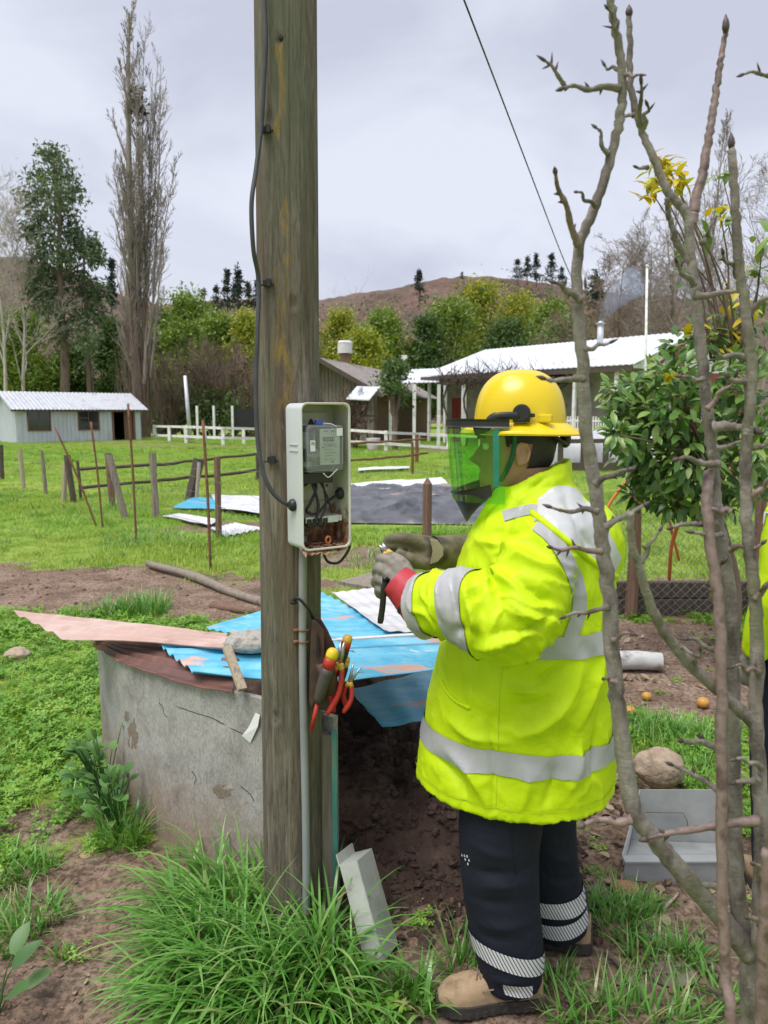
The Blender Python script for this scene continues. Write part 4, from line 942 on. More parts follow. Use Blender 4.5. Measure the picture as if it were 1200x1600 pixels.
# clods
mb = MB(); r = random.Random(6)
for _ in range(1700):
    x = r.uniform(-0.25, 0.75); y = r.uniform(2.12, 3.3); p = heap((x+1.25)/2.05, (y-2.18)/2.3) if y > 2.18 else Vector((x, y, GZ(x, y)))
    if not inside(p): continue
    s = r.choice((0.004, 0.005, 0.006, 0.008, 0.010, 0.013, 0.017, 0.022)); m3 = Matrix.Rotation(r.uniform(0, 3), 3, 'Z') @ Matrix.Rotation(r.uniform(-.6, .6), 3, 'X')
    o_ = len(mb.v); mb.ball(Vector((x, y, max(p.z, GZ(x, y))+s*0.1)), (s*r.uniform(.7, 1.4), s, s*r.uniform(.4, .8)), 6, 4, 0, m3); mb.v[o_:] = [(a+r.uniform(-.35, .35)*s, b+r.uniform(-.35, .35)*s, c+r.uniform(-.3, .3)*s) for a, b, c in mb.v[o_:]]
part('soil_clods', mb, M_COMPOST, pit, kind='stuff', smooth=False)
# torn sticker
k = 36; pk = [P(378, 1150, wc[k].y-0.03), P(388, 1135, wc[k].y-0.035), P(399, 1115, wc[k].y-0.03), P(405, 1117, wc[k].y-0.03), P(402, 1135, wc[k].y-0.035), P(390, 1161, wc[k].y-0.03)]
bv = BVHTree.FromPolygons([tuple(p) for p in fo], [f for f in fs if False] or [(j*60+q, j*60+q+1, (j+1)*60+q+1, (j+1)*60+q) for j in range(nzv-1) for q in range(59)])
def on_wall(px, py, off=0.004):
    d = (P(px, py, 2)-Vector((0, 0, CAMH))).normalized(); h = bv.ray_cast(Vector((0, 0, CAMH)), d)
    return (h[0]-d*off) if h[0] else P(px, py, 2.45)
mb = MB(); pk = [on_wall(*q, off=o) for q, o in (((378, 1150), .003), ((388, 1137), .004), ((399, 1114), .004), ((406, 1117), .012), ((403, 1135), .014), ((391, 1161), .004))]
mb.prism(pk, (0.0, 0.0015, 0.0)); solo('torn_sticker', mb, mat('white_vinyl', [(0.72, 0.73, 0.75), (0.80, 0.80, 0.82)], 8, rough=0.4), 'torn white sticker peeling off the grey cement board', 'sticker', smooth=False, recalc=True)

for pts in ([(248, 1098), (254, 1104), (256, 1114), (262, 1121)], [(276, 1104), (300, 1112), (330, 1122), (362, 1138), (398, 1156)], [(376, 1228), (388, 1238), (398, 1252)], [(300, 1205), (306, 1216), (304, 1226)]):
    mb = MB(); mb.tube([on_wall(q.x+.8*f1(q.x*.3, q.y*.3, 0), q.y+1.2*f1(q.y*.3, q.x*.2, 4), .0002) for q in bez([Vector((x, y, 0)) for x, y in pts], 22)], [.0004]+[.0013]*20+[.0004], 5); part('crack', mb, M_DARK, pit)
for cx_, cy_, rx_, ry_, sd_ in ((207, 1148, 8, 22, 1), (347, 1235, 13, 12, 5), (198, 1120, 4, 9, 9)):
    mb = MB(); ring = [on_wall(cx_+(rx_*(1+.45*f1(cos(t_)*2, sin(t_)*2, 0, 3, sd_)))*cos(t_), cy_+(ry_*(1+.45*f1(cos(t_)*2, sin(t_)*2, 5, 3, sd_)))*sin(t_), .0015) for t_ in np.linspace(0, 2*pi, 40, endpoint=False)]
    mb.add(ring+[on_wall(cx_, cy_, .003)], [(i, (i+1) % 40, 40) for i in range(40)]); part('flaked_patch', mb, mat('flaked_brown', [(.13, .10, .075), (.24, .19, .145), (.17, .12, .085)], 40, rough=.95, bs=.8, bscale=90, bd=.004), pit)
# corrugated sheets on top
def paint_mat(name, base, patches, rough=0.5, streak=(1, 1, 1), s1=3.0, seed=0.0):
    """painted metal: base colour, then worn patches (colour, low, high, scale)"""
    m, n, l, b, out = nodes(name)
    a = ramp(n, [(0.3, tuple(c*0.85 for c in base)), (0.55, base), (0.75, tuple(min(1, c*1.12) for c in base))]); l.new(noise(n, l, s1, streak, 6, loc=(seed, 0, 0)), a.inputs[0]); c = a.outputs[0]
    for i, (col, lo, hi, scl) in enumerate(patches):
        f = ramp(n, [(lo, 0.0), (hi, 1.0)]); l.new(noise(n, l, scl, streak, 9, 0.68, 0.4, loc=(seed+3*i+1, 2*i, 5)), f.inputs[0]); c = mix(n, l, f.outputs[0], c, col)
    l.new(c, b.inputs['Base Color']); b.inputs['Roughness'].default_value = rough
    bump(n, l, b, noise(n, l, 40, streak, 6, 0.7), 0.25, 0.003); return m
M_PINKS = paint_mat('pink_faded_sheet', (0.47, 0.315, 0.27), [((0.54, 0.41, 0.37), 0.45, 0.62, 3), ((0.36, 0.22, 0.18), 0.56, 0.7, 5), ((0.14, 0.08, 0.06), 0.68, 0.76, 9)], 0.55, (0.5, 4, 1))
M_BLUES = paint_mat('worn_blue_sheet', (0.075, 0.40, 0.60), [((0.22, 0.54, 0.70), 0.44, 0.62, 5), ((0.55, 0.33, 0.27), 0.605, 0.63, 3), ((0.60, 0.60, 0.62), 0.66, 0.70, 6), ((0.03, 0.05, 0.06), 0.66, 0.69, 13)], 0.42, (0.7, 2.2, 1), seed=2)
M_BLUERUST = paint_mat('blue_sheet_rust_end', (0.07, 0.38, 0.58), [((0.18, 0.50, 0.68), 0.46, 0.62, 5), ((0.55, 0.33, 0.27), 0.59, 0.62, 3), ((0.03, 0.05, 0.06), 0.66, 0.69, 12)], 0.45, (0.8, 2.0, 1), seed=6)
M_RUSTS = paint_mat('rusty_brown_sheet', (0.125, 0.058, 0.048), [((0.17, 0.075, 0.055), 0.45, 0.6, 5), ((0.42, 0.22, 0.16), 0.62, 0.69, 6), ((0.06, 0.03, 0.026), 0.58, 0.7, 9)], 0.6, (0.8, 2.5, 1), seed=4)
M_WHITES = paint_mat('chalky_white_sheet', (0.55, 0.55, 0.56), [((0.66, 0.66, 0.67), 0.45, 0.6, 4), ((0.30, 0.26, 0.24), 0.66, 0.72, 8)], 0.55, (0.7, 2, 1), seed=5)
def roof_sheet(name, label, corners, mt, amp=0.009, waves=9, axis='v', nu=70, nv=70, bow=0.0, seed=0, mt2=None, split=None, curl=None, rag=0.004, th=0.0025, bulge=0.0):
    """corrugated sheet from 4 world corners (near-left, near-right, far-right, far-left)"""
    c = [Vector(q) for q in corners]; rr = random.Random(seed)
    def top(u, v):
        p = c[0].lerp(c[1], u).lerp(c[3].lerp(c[2], u), v); s = v if axis == 'v' else u
        n1 = f1(p.x*2.4, p.y*2.4, 0, 3, seed)
        e = rag*f1(u*9, v*9, 4.0, 3, seed)*(1 if min(u, 1-u, v, 1-v) < 0.02 else 0)
        z = amp*cos(2*pi*waves*s)+bow*sin(pi*u)*sin(pi*v)+0.004*n1
        if curl: z += curl(u, v)
        return p+Vector((e, e*0.6-bulge*sin(pi*u)*(1-v), z))
    mb = MB(); mb.grid(top, nu, nv); o = len(mb.v); mb.grid(lambda u, v: top(u, v)-Vector((0, 0, th)), nu, nv)
    ed = []
    for i in range(nu-1): ed += [(i, i+1, o+i+1, o+i), ((nv-1)*nu+i+1, (nv-1)*nu+i, o+(nv-1)*nu+i, o+(nv-1)*nu+i+1)]
    for j in range(nv-1): ed += [((j+1)*nu, j*nu, o+j*nu, o+(j+1)*nu), (j*nu+nu-1, (j+1)*nu+nu-1, o+(j+1)*nu+nu-1, o+j*nu+nu-1)]
    mb.f += ed
    t = solo(name, mb, mt, label, 'sheet', 'metal sheets covering the compost pit', ang=0.9)
    if mt2:
        t.data.materials.append(mt2)
        for p in t.data.polygons:
            cc = p.center+t.location
            if split(cc): p.material_index = 1
    return t
HZ = 0.66
# main blue sheet, its left end rusted brown (two lengths of the same cover)
rb0, rb1 = G(150, 1004, 0.615), G(380, 1000, 0.735)
def rusty(u, v):
    k = u*41; i = int(min(k, 58)); w = wc[i].lerp(wc[i+1], k-i); e = .008*f1(u*14, 2.0, 0, 3)
    fr_p = w+wall_n(i)*(.034+e)+Vector((0, 0, wall_top(k)+.004+.006+.003*sin(u*13)))
    p = fr_p.lerp(rb0.lerp(rb1, u), v); return p+Vector((0, 0, .010*sin(pi*v)+.009*cos(2*pi*6*v)*min(1, v*6)+.006*f1(p.x*3, p.y*3, 0, 2)))
mb = MB(); mb.grid(rusty, 90, 60); o_ = len(mb.v); mb.grid(lambda u, v: rusty(u, v)-Vector((0, 0, .003)), 90, 60)
mb.f += [(i+1, i, o_+i, o_+i+1) for i in range(89)]+[(j*90, (j+1)*90, o_+(j+1)*90, o_+j*90) for j in range(59)]+[((j+1)*90+89, j*90+89, o_+j*90+89, o_+(j+1)*90+89) for j in range(59)]
solo('rusty_sheet', mb, M_RUSTS, 'rusty brown end sheet lapping over the curved cement wall', 'sheet', 'metal sheets covering the compost pit', ang=.9)
roof_sheet('blue_sheet', 'worn sky blue sheet under the stone beside the pole', [G(305, 1052, 0.735), G(520, 1078, 0.735), G(540, 1000, 0.735), G(250, 1007, 0.735)], M_BLUERUST, 0.008, 5, 'v', 70, 50, seed=12)
roof_sheet('blue_sheet', 'long worn blue sheet on top of the pit behind the gloves', [G(455, 1077, 0.755), G(690, 1046, 0.73), G(705, 984, 0.765), G(470, 992, 0.775)], M_BLUES, 0.004, 5, 'v', 80, 50, seed=13)
roof_sheet('blue_sheet', 'blue sheet with white flaking patches at the back of the pit cover', [G(322, 981, 0.745), G(440, 1006, 0.775), G(640, 990, 0.775), G(505, 926, 0.74)], M_BLUES, 0.004, 9, 'u', 80, 60, seed=14)
roof_sheet('white_sheet', 'chalky white sheet beneath the gloves at the back of the pit', [G(600, 985, 0.79), G(710, 990, 0.78), G(600, 916, 0.75), G(518, 925, 0.755)], M_WHITES, 0.0022, 5, 'u', 60, 50, seed=15)
roof_sheet('grey_board', 'flat grey brown board behind the white sheet of the pit cover', [G(528, 908, 0.66), G(620, 925, 0.66), G(660, 900, 0.66), G(585, 893, 0.66)], M_GREYWOOD, 0.0, 1, 'v', 20, 20, seed=16, th=0.02)
roof_sheet('drooping_blue_sheet', 'short blue sheet drooping below the front edge of the cover', [P(598, 1136, 2.62), P(735, 1112, 2.72), P(700, 1040, 3.2), P(545, 1078, 3.0)], M_BLUES, 0.0025, 3, 'u', 60, 40, seed=17)
roof_sheet('pink_sheet', 'faded pink sheet jutting out to the left over the pit', [G(108, 1003, 0.70), G(362, 1012, 0.765), G(356, 992, 0.765), G(20, 956, 0.73)], M_PINKS, 0.007, 4, 'v', 80, 40, seed=18, curl=lambda u, v: 0.006*sin(u*5)*(1-v))
mb = MB(); mb.beam(G(498, 1003, 0.80)+Vector((0, 0, .004)), G(702, 988, 0.80), 0.022, 0.006); solo('white_batten', mb, mat('chipped_white_paint', [(.66, .66, .66), (.74, .74, .74)], 9, rough=.6, dirt=(.3, .25, .2), dscale=12, dlo=.6, dhi=.68), 'thin white batten lying across the blue sheets below the gloves', 'batten', smooth=False)
# stone weighing the sheets down
def rock(name, label, cat, c, size, mt, seed, nu=40, nv=26, rough=0.22, rotz=0.0, flat=0.0):
    rg = []; c = Vector(c)
    for j in range(nv+1):
        th = pi*(j+0.01)/(nv+0.02); rg.append([Vector((sin(th)*cos(2*pi*k/nu), sin(th)*sin(2*pi*k/nu), -cos(th))) for k in range(nu)])
    a = np.array([[tuple(v) for v in r_] for r_ in rg]).reshape(-1, 3)
    d = 1+rough*fbm(a*1.3, 3, seed)+rough*0.5*np.abs(fbm(a*3.1, 3, seed+5))+0.03*fbm(a*11, 3, seed+9)
    a = a*d[:, None]*np.array(size)/2; cz, sz = cos(rotz), sin(rotz)
    a = np.stack([a[:, 0]*cz-a[:, 1]*sz, a[:, 0]*sz+a[:, 1]*cz, np.maximum(a[:, 2], -size[2]*0.42)], -1)
    mb = MB(); n = nu
    mb.add((a+np.array(c)+np.array([0, 0, size[2]*0.40])).tolist(), [(i*n+k, i*n+(k+1) % n, (i+1)*n+(k+1) % n, (i+1)*n+k) for i in range(nv) for k in range(n)])
    return solo(name, mb, mt, label, cat)
q = G(398, 1013, 0.75); rock('stone', 'rough grey stone weighing down the metal sheets beside the pole', 'stone', (q.x, q.y, 0.75), (0.24, 0.18, 0.075), M_STONE, 3)
# splintered stake poking out by the wall
mb = MB(); mb.beam(P(379, 1078, 2.40), P(354, 1010, 2.50), 0.030, 0.018); solo('wood_stake', mb, M_PALEWOOD, 'short pale wooden stake slanting out from under the blue sheet', 'stake', smooth=False, bevel=0.002)
# ------------------------------------------------------------------ the wooden pole
PB, PT = Vector((-0.292, 2.20, 0)), Vector((-0.268, 2.20, 2.9))
def pole_c(z): return PB.lerp(PT, z/2.9)
def pole_r(z): return 0.0935-0.0029*z
HP = 5.2
pole = thing('utility_pole', 'thick weathered round timber pole carrying the open meter box', 'pole', PB)
def pole_mesh():
    nu, nv = 200, 420
    th = np.linspace(0, 2*pi, nu, endpoint=False); z = -0.35+(HP+0.35)*np.linspace(0, 1, nv)**1.25
    T, Z = np.meshgrid(th, z)
    q = np.stack([np.cos(T)*9, np.sin(T)*9, Z*0.55], -1)
    g1 = fbm(q, 4, 3); q2 = np.stack([np.cos(T)*26, np.sin(T)*26, Z*1.1], -1); g2 = fbm(q2, 3, 6)
    crack = np.clip(1-np.abs(fbm(np.stack([np.cos(T)*5, np.sin(T)*5, Z*0.35], -1), 4, 23))*26, 0, 1)
    R = 0.0935-0.0029*Z + 0.0018*g1+0.0011*g2-0.0050*crack*(0.4+0.6*vnoise(q*0.7, 4)) + 0.002*fbm(np.stack([np.cos(T)*1.5, np.sin(T)*1.5, Z*1.2], -1), 3, 9)
    for (ka, kz, s) in ((4.25, 2.43, 0.014), (4.62, 2.63, 0.010), (5.0, 1.95, 0.012), (4.3, 0.75, 0.012)):   # knots and a bolt hole
        d = np.sqrt(((np.angle(np.exp(1j*(T-ka))))*0.09/s)**2+((Z-kz)/(s*1.4))**2)
        R = R-0.006*np.exp(-d**2)+0.0025*np.exp(-(d-1.6)**2*3)
    cx = PB.x+(PT.x-PB.x)*Z/2.9
    v = np.stack([cx+R*np.cos(T), np.full_like(Z, 2.2)+R*np.sin(T), Z], -1).reshape(-1, 3)
    f = [(j*nu+k, j*nu+(k+1) % nu, (j+1)*nu+(k+1) % nu, (j+1)*nu+k) for j in range(nv-1) for k in range(nu)]
    f.append(tuple((nv-1)*nu+k for k in range(nu)))
    mb = MB(); mb.add(v.tolist(), f); return mb
def pole_mat():
    m, n, l, b, out = nodes('pole_timber')
    a = ramp(n, [(0.30, (0.048, 0.039, 0.030)), (0.44, (0.105, 0.088, 0.068)), (0.55, (0.160, 0.137, 0.106)), (0.68, (0.235, 0.206, 0.162))])
    l.new(noise(n, l, 34, (1, 1, 0.085), 9, 0.74, 0.6), a.inputs[0])
    fine = ramp(n, [(0.36, (0.45, 0.43, 0.40)), (0.5, (1, 1, 1)), (0.66, (1.30, 1.28, 1.22))]); l.new(noise(n, l, 130, (1, 1, 0.09), 7, 0.75, 0.5), fine.inputs[0])
    c = mix(n, l, 1.0, a.outputs[0], fine.outputs[0], 'MULTIPLY')
    ag = ramp(n, [(0.44, 0.0), (0.64, 0.68)]); l.new(noise(n, l, 5, (1, 1, 0.25), 7, 0.65, loc=(4, 1, 2)), ag.inputs[0])
    c = mix(n, l, ag.outputs[0], c, (0.095, 0.105, 0.062))                         # algae
    br = ramp(n, [(0.50, 0.0), (0.68, 0.7)]); l.new(noise(n, l, 7, (1, 1, 0.16), 7, 0.65, loc=(9, 3, 1)), br.inputs[0])
    c = mix(n, l, br.outputs[0], c, (0.115, 0.072, 0.045))
    # orange lichen grows on one face only
    t = n.new('ShaderNodeTexCoord'); sp = n.new('ShaderNodeSeparateXYZ'); l.new(t.outputs['Object'], sp.inputs[0])
    face = ramp(n, [(0.0, 0.0), (0.30, 1.0), (0.42, 1.0), (0.75, 0.0)])
    l.new(math_(n, l, 'ADD', math_(n, l, 'MULTIPLY', sp.outputs[0], 9.0), 0.30), face.inputs[0])
    hi_ = ramp(n, [(0.30, 0.12), (0.42, 1.0)]); l.new(math_(n, l, 'MULTIPLY', sp.outputs[2], 0.25), hi_.inputs[0])
    li = ramp(n, [(0.545, 0.0), (0.62, 0.85)]); l.new(noise(n, l, 17, (1, 1, 0.30), 8, 0.72, 0.6, loc=(2, 6, 3)), li.inputs[0])
    fac = math_(n, l, 'MULTIPLY', math_(n, l, 'MULTIPLY', li.outputs[0], face.outputs[0]), hi_.outputs[0])
    c = mix(n, l, fac, c, (0.27, 0.17, 0.035))
    pl = ramp(n, [(0.66, 0.0), (0.71, 0.6)]); l.new(noise(n, l, 45, (1, 1, 0.35), 6, 0.7, loc=(1, 9, 5)), pl.inputs[0])
    c = mix(n, l, pl.outputs[0], c, (0.30, 0.29, 0.22))
    l.new(c, b.inputs['Base Color']); b.inputs['Roughness'].default_value = 0.88
    bump(n, l, b, noise(n, l, 70, (1, 1, 0.06), 7, 0.72), 0.85, 0.006)
    return m
M_POLE = pole_mat()
part('timber', pole_mesh(), M_POLE, pole)
mb = MB(); q = P(441, 59, 2.1150); mb.tube([q+Vector((0, -0.0015, 0)), q+Vector((0, 0.03, 0))], 0.0095, 12); part('bolt_hole', mb, M_DARK, pole)
# dangling supply cable with its clips
cb = [(410, -140, 2.10), (411, -40, 2.105), (415, 60, 2.10), (412, 130, 2.10), (408, 200, 2.10), (400, 265, 2.08), (393, 320, 2.06), (396, 390, 2.07), (404, 440, 2.10), (402, 520, 2.08), (400, 600, 2.07), (402, 680, 2.06), (410, 735, 2.05), (425, 768, 2.045), (445, 786, 2.055), (462, 789, 2.075)]
mb = MB(); mb.tube(bez([P(*q) for q in cb], 110), 0.0062, 10); cab = solo('supply_cable', mb, M_CABLE, 'dark cable looping down the left of the pole into the meter box', 'cable')
for (px, py) in ((410, 200), (411, 441), (421, 718)):
    mb = MB(); q = P(px, py, 2.11); z = q.z; c_ = pole_c(z); d = (Vector((q.x, q.y, 0))-Vector((c_.x, c_.y, 0))).normalized(); s_ = Vector((c_.x, c_.y, z))+d*(pole_r(z)+0.002)
    mb.box(s_, (0.022, 0.020, 0.016)); mb.box(s_+Vector((0.006, -0.012, 0.0)), (0.012, 0.010, 0.022)); mb.tube([s_+Vector((-0.022, -0.004, -0.006)), s_+Vector((0.02, -0.012, -0.004))], 0.003, 6)
    part('cable_clip', mb, M_BLACK, pole, smooth=False, bevel=0.002)
# conduit and its clamps
def pole_side(z, off, ang):
    c_ = pole_c(z); return Vector((c_.x+cos(ang)*(pole_r(z)+off), c_.y+sin(ang)*(pole_r(z)+off), z))
CA = radians(-62)
mb = MB(); mb.tube([pole_side(z, 0.011, CA)+Vector((0.003*sin(z*5), 0, 0)) for z in np.linspace(-0.05, 1.30, 24)], 0.0118, 14)
con = solo('grey_conduit', mb, mat('grey_pvc', [(0.20, 0.215, 0.225), (0.27, 0.285, 0.295), (0.19, 0.20, 0.17)], 6, (1, 1, 0.3), 0.45), 'thin grey conduit running down the pole from the meter box', 'conduit')
for z in (1.02, 0.985, 0.12):
    mb = MB(); c0 = pole_side(z, 0.011, CA); mb.tube([c0+Vector((cos(t_)*0.0135, sin(t_)*0.0135, 0)) for t_ in np.linspace(0, 2*pi, 16)], 0.0028, 6, False)
    mb.box(c0+Vector((-0.020, -0.004, 0)), (0.018, 0.006, 0.010)); mb.ball(c0+Vector((-0.024, -0.008, 0)), 0.0042, 8, 5); part('clamp', mb, M_RUST, con)

# ------------------------------------------------------------------ meter box
NA = radians(32); nb = Vector((sin(NA), -cos(NA), 0)); rb = Vector((cos(NA), sin(NA), 0)); ub = Vector((0, 0, 1))
BW, BD, BH = 0.150, 0.098, 0.405
B0 = Vector((-0.223, 2.013, 1.272)) - nb*BD                # back, left, bottom corner
def bx(u, d, w): return B0 + rb*u + nb*d + ub*w            # along the width, towards the viewer, up
BM = Matrix((rb, nb, ub)).transposed()
M_BOX = mat('cream_enamel', [(0.56, 0.55, 0.49), (0.64, 0.63, 0.57), (0.50, 0.48, 0.40)], 5, rough=0.42, dirt=(0.20, 0.095, 0.05), dscale=9, dlo=0.66, dhi=0.72)
M_BOXG = mat('grey_white_enamel', [(0.52, 0.54, 0.57), (0.58, 0.60, 0.63)], 5, rough=0.35, dirt=(0.33, 0.28, 0.22), dscale=14, dlo=0.67, dhi=0.74)
def boxin_mat():
    m, n, l, b, out = nodes('rusty_cream_enamel')
    t = n.new('ShaderNodeTexCoord'); sp = n.new('ShaderNodeSeparateXYZ'); l.new(t.outputs['Object'], sp.inputs[0])
    a = ramp(n, [(0.35, (0.42, 0.41, 0.31)), (0.65, (0.54, 0.53, 0.43))]); l.new(noise(n, l, 12, detail=6), a.inputs[0])
    # rust creeps up from the bottom
    h = math_(n, l, 'ADD', math_(n, l, 'MULTIPLY', sp.outputs[2], 3.6), math_(n, l, 'MULTIPLY', math_(n, l, 'SUBTRACT', noise(n, l, 22, detail=8, rough=0.75), 0.5), 1.5))
    rr = ramp(n, [(0.10, 1.0), (0.26, 0.75), (0.40, 0.0)]); l.new(h, rr.inputs[0])
    rc = ramp(n, [(0.35, (0.07, 0.028, 0.016)), (0.55, (0.22, 0.085, 0.035)), (0.7, (0.38, 0.24, 0.15))]); l.new(noise(n, l, 60, detail=7), rc.inputs[0])
    l.new(mix(n, l, rr.outputs[0], a.outputs[0], rc.outputs[0]), b.inputs['Base Color']); b.inputs['Roughness'].default_value = 0.6
    return m
M_BOXIN = boxin_mat()
box = thing('meter_box', 'open cream metal meter box with a rusted bottom, fixed to the pole', 'meter box', bx(BW/2, 0, 0))
def rrect(w, h, r, n=6):
    pts = []
    for (cx, cy, a0) in ((w-r, r, -pi/2), (w-r, h-r, 0), (r, h-r, pi/2), (r, r, pi)):
        for k in range(n+1): a = a0+pi/2*k/n; pts.append((cx+r*cos(a), cy+r*sin(a)))
    return pts
def inset(pts, w, h, t): return [(t+(x)*(w-2*t)/w, t+(y)*(h-2*t)/h) for x, y in pts]
po_ = rrect(BW, BH, 0.018); pi_ = inset(po_, BW, BH, 0.0025)
mb = MB(); mb.rings([[bx(x, 0, y) for x, y in po_], [bx(x, BD*0.92, y) for x, y in po_], [bx(x, BD, y) for x, y in inset(po_, BW, BH, 0.0006)], [bx(x, BD, y) for x, y in pi_]], True, False)
shell = part('shell', mb, M_BOXG, box, ang=0.6)
mb = MB(); mb.rings([[bx(x, BD-0.0004, y) for x, y in pi_], [bx(x, 0.012, y) for x, y in pi_], [bx(x, 0.004, y) for x, y in inset(po_, BW, BH, 0.006)]], False, True)
part('inner_lining', mb, M_BOXIN, box, ang=0.6, label='inside of the box, rusted along the bottom')
mb = MB(); mb.rings([[bx(x, BD+0.0015, y) for x, y in inset(po_, BW, BH, -0.0015)], [bx(x, BD+0.004, y) for x, y in inset(po_, BW, BH, 0.001)], [bx(x, BD-0.002, y) for x, y in inset(po_, BW, BH, 0.0045)]], False, False); part('rim', mb, M_BOX, box)
for w in (0.292, 0.275):
    mb = MB(); mb.beam(bx(-0.0012, 0.022, w), bx(-0.0012, 0.075, w), 0.003, 0.0035); part('louvre', mb, M_BOXG, box, smooth=False)
# ragged rusted lip at the bottom
mb = MB(); r = random.Random(2)
lip = [(u, BD+0.002+0.006*r.random(), -0.006-0.010*r.random()) for u in np.linspace(0.004, BW-0.01, 16)]
for (a, b_) in zip(lip[:-1], lip[1:]):
    mb.add([bx(a[0], BD-0.03, 0.006), bx(b_[0], BD-0.03, 0.006), bx(*b_), bx(*a)], [(0, 1, 2, 3)]); mb.add([bx(a[0], BD-0.03, 0.0045), bx(b_[0], BD-0.03, 0.0045), bx(b_[0], b_[1], b_[2]-.0015), bx(a[0], a[1], a[2]-.0015)], [(3, 2, 1, 0)])
part('rusted_lip', mb, paint_mat('pinkish_rust', (0.40, 0.22, 0.14), [((0.14, 0.05, 0.025), 0.50, 0.6, 40), ((0.55, 0.42, 0.33), 0.6, 0.7, 60)], 0.8), box)
mb = MB()
for _ in range(26):
    u = r.uniform(.01, BW-.01); d0 = r.uniform(.01, BD-.01); s = r.uniform(.003, .009); mb.ball(bx(u, d0, 0.006+s*.3), (s, s, s*.5), 6, 4)
mb.tube([bx(0.02, 0.06, 0.010), bx(0.06, 0.075, 0.014), bx(0.10, 0.06, 0.010)], 0.002, 5); part('rust_flakes', mb, M_RUST, box)
mb = MB(); mb.tube([bx(0.085+0.007*cos(t_), 0.085, 0.022+0.010*sin(t_)) for t_ in np.linspace(0, 2*pi, 14)], 0.0035, 6, False); part('orange_ring', mb, mat('orange_plastic', [(0.48, 0.16, 0.05), (0.40, 0.13, 0.05)], 8, rough=0.5), box)
# mounting plate, screw, DIN rail with terminals
mb = MB(); mb.box(bx(BW*0.46, 0.012, 0.255), (0.110, 0.006, 0.25), BM); part('mounting_plate', mb, M_BOXIN, box, smooth=False, bevel=0.002)
mb = MB(); mb.tube([bx(0.065, 0.006, 0.372), bx(0.065, 0.012, 0.372)], 0.006, 10); mb.tube([bx(0.03, 0.016, 0.165), bx(0.03, 0.02, 0.165)], 0.004, 8); mb.tube([bx(0.118, 0.016, 0.17), bx(0.118, 0.02, 0.17)], 0.004, 8); part('screw', mb, M_RUST, box)
mb = MB(); mb.box(bx(0.082, 0.040, 0.086), (0.115, 0.05, 0.004), BM); mb.box(bx(0.082, 0.066, 0.080), (0.115, 0.003, 0.016), BM); part('terminal_shelf', mb, M_BOX, box, smooth=False)
for k in range(4):
    mb = MB(); mb.box(bx(0.035+k*0.017, 0.058, 0.073), (0.014, 0.026, 0.020), BM); part('terminal', mb, M_BLACK if k != 2 else M_DARKWOOD, box, smooth=False, bevel=0.0015)
mb = MB(); mb.box(bx(0.108, 0.070, 0.079), (0.032, 0.004, 0.018), BM); part('terminal_tag', mb, mat('pale_tag', [(0.5, 0.52, 0.5), (0.6, 0.6, 0.58)], 60, rough=0.4), box, smooth=False)
# grommets
for (c_, ax, nm) in ((bx(-0.001, 0.045, 0.123), -rb, 'grommet'), (bx(BW-0.003, 0.05, 0.148), -rb, 'grommet')):
    mb = MB(); mb.tube([c_, c_+ax*0.006, c_+ax*0.012, c_+ax*0.016], [0.0175, 0.018, 0.014, 0.009], 12); part(nm, mb, M_BLACK, box, ang=0.7)
# wires inside
WI = [[(0.055, 0.045, 0.205), (0.062, 0.060, 0.170), (0.040, 0.068, 0.130), (0.028, 0.066, 0.105), (0.060, 0.068, 0.098), (0.10, 0.06, 0.130), (0.142, 0.05, 0.148)],
      [(0.045, 0.045, 0.205), (0.050, 0.062, 0.18), (0.062, 0.072, 0.12), (0.050, 0.074, 0.075), (0.03, 0.066, 0.055), (0.008, 0.06, 0.052)],
      [(0.068, 0.045, 0.205), (0.080, 0.060, 0.175), (0.095, 0.066, 0.14), (0.108, 0.064, 0.095)],
      [(0.078, 0.045, 0.205), (0.084, 0.058, 0.18), (0.090, 0.064, 0.12), (0.070, 0.072, 0.085), (0.060, 0.062, 0.075)],
      [(0.035, 0.045, 0.20), (0.022, 0.056, 0.19), (0.018, 0.056, 0.175), (0.036, 0.055, 0.18)]]
for k, w in enumerate(WI):
    mb = MB(); mb.tube(bez([bx(*q) for q in w], 40), 0.0042 if k < 2 else 0.0031, 8); part('inner_wire', mb, M_BLACK, box)
mb = MB(); mb.tube(bez([bx(0.12, 0.03, 0.0), bx(0.10, 0.03, -0.02), bx(0.112, 0.03, -0.052), bx(0.15, 0.03, -0.058), bx(0.185, 0.028, -0.02), bx(0.178, 0.02, 0.0), bx(0.150, 0.02, 0.012)], 40), 0.0042, 8); part('loop_wire', mb, M_BLACK, box, label='black wire loop hanging below the box')

# ------------------------------------------------------------------ electricity meter
def clear_mat(name, col, rough=0.05, alpha=0.16, refl=0.9):
    m, n, l, b, out = nodes(name)
    t = n.new('ShaderNodeBsdfTransparent'); t.inputs[0].default_value = (*col, 1)
    g = n.new('ShaderNodeBsdfGlossy'); g.inputs['Roughness'].default_value = rough
    d = n.new('ShaderNodeBsdfDiffuse'); d.inputs[0].default_value = (*col, 1)
    f = n.new('ShaderNodeFresnel'); f.inputs[0].default_value = 1.45
    m1 = n.new('ShaderNodeMixShader'); m1.inputs[0].default_value = alpha; l.new(t.outputs[0], m1.inputs[1]); l.new(d.outputs[0], m1.inputs[2])
    m2 = n.new('ShaderNodeMixShader'); l.new(math_(n, l, 'MULTIPLY', f.outputs[0], refl), m2.inputs[0]); l.new(m1.outputs[0], m2.inputs[1]); l.new(g.outputs[0], m2.inputs[2]); l.new(m2.outputs[0], out.inputs[0])
    return m
M_CLEAR = clear_mat('clear_polycarbonate', (0.86, 0.90, 0.89))
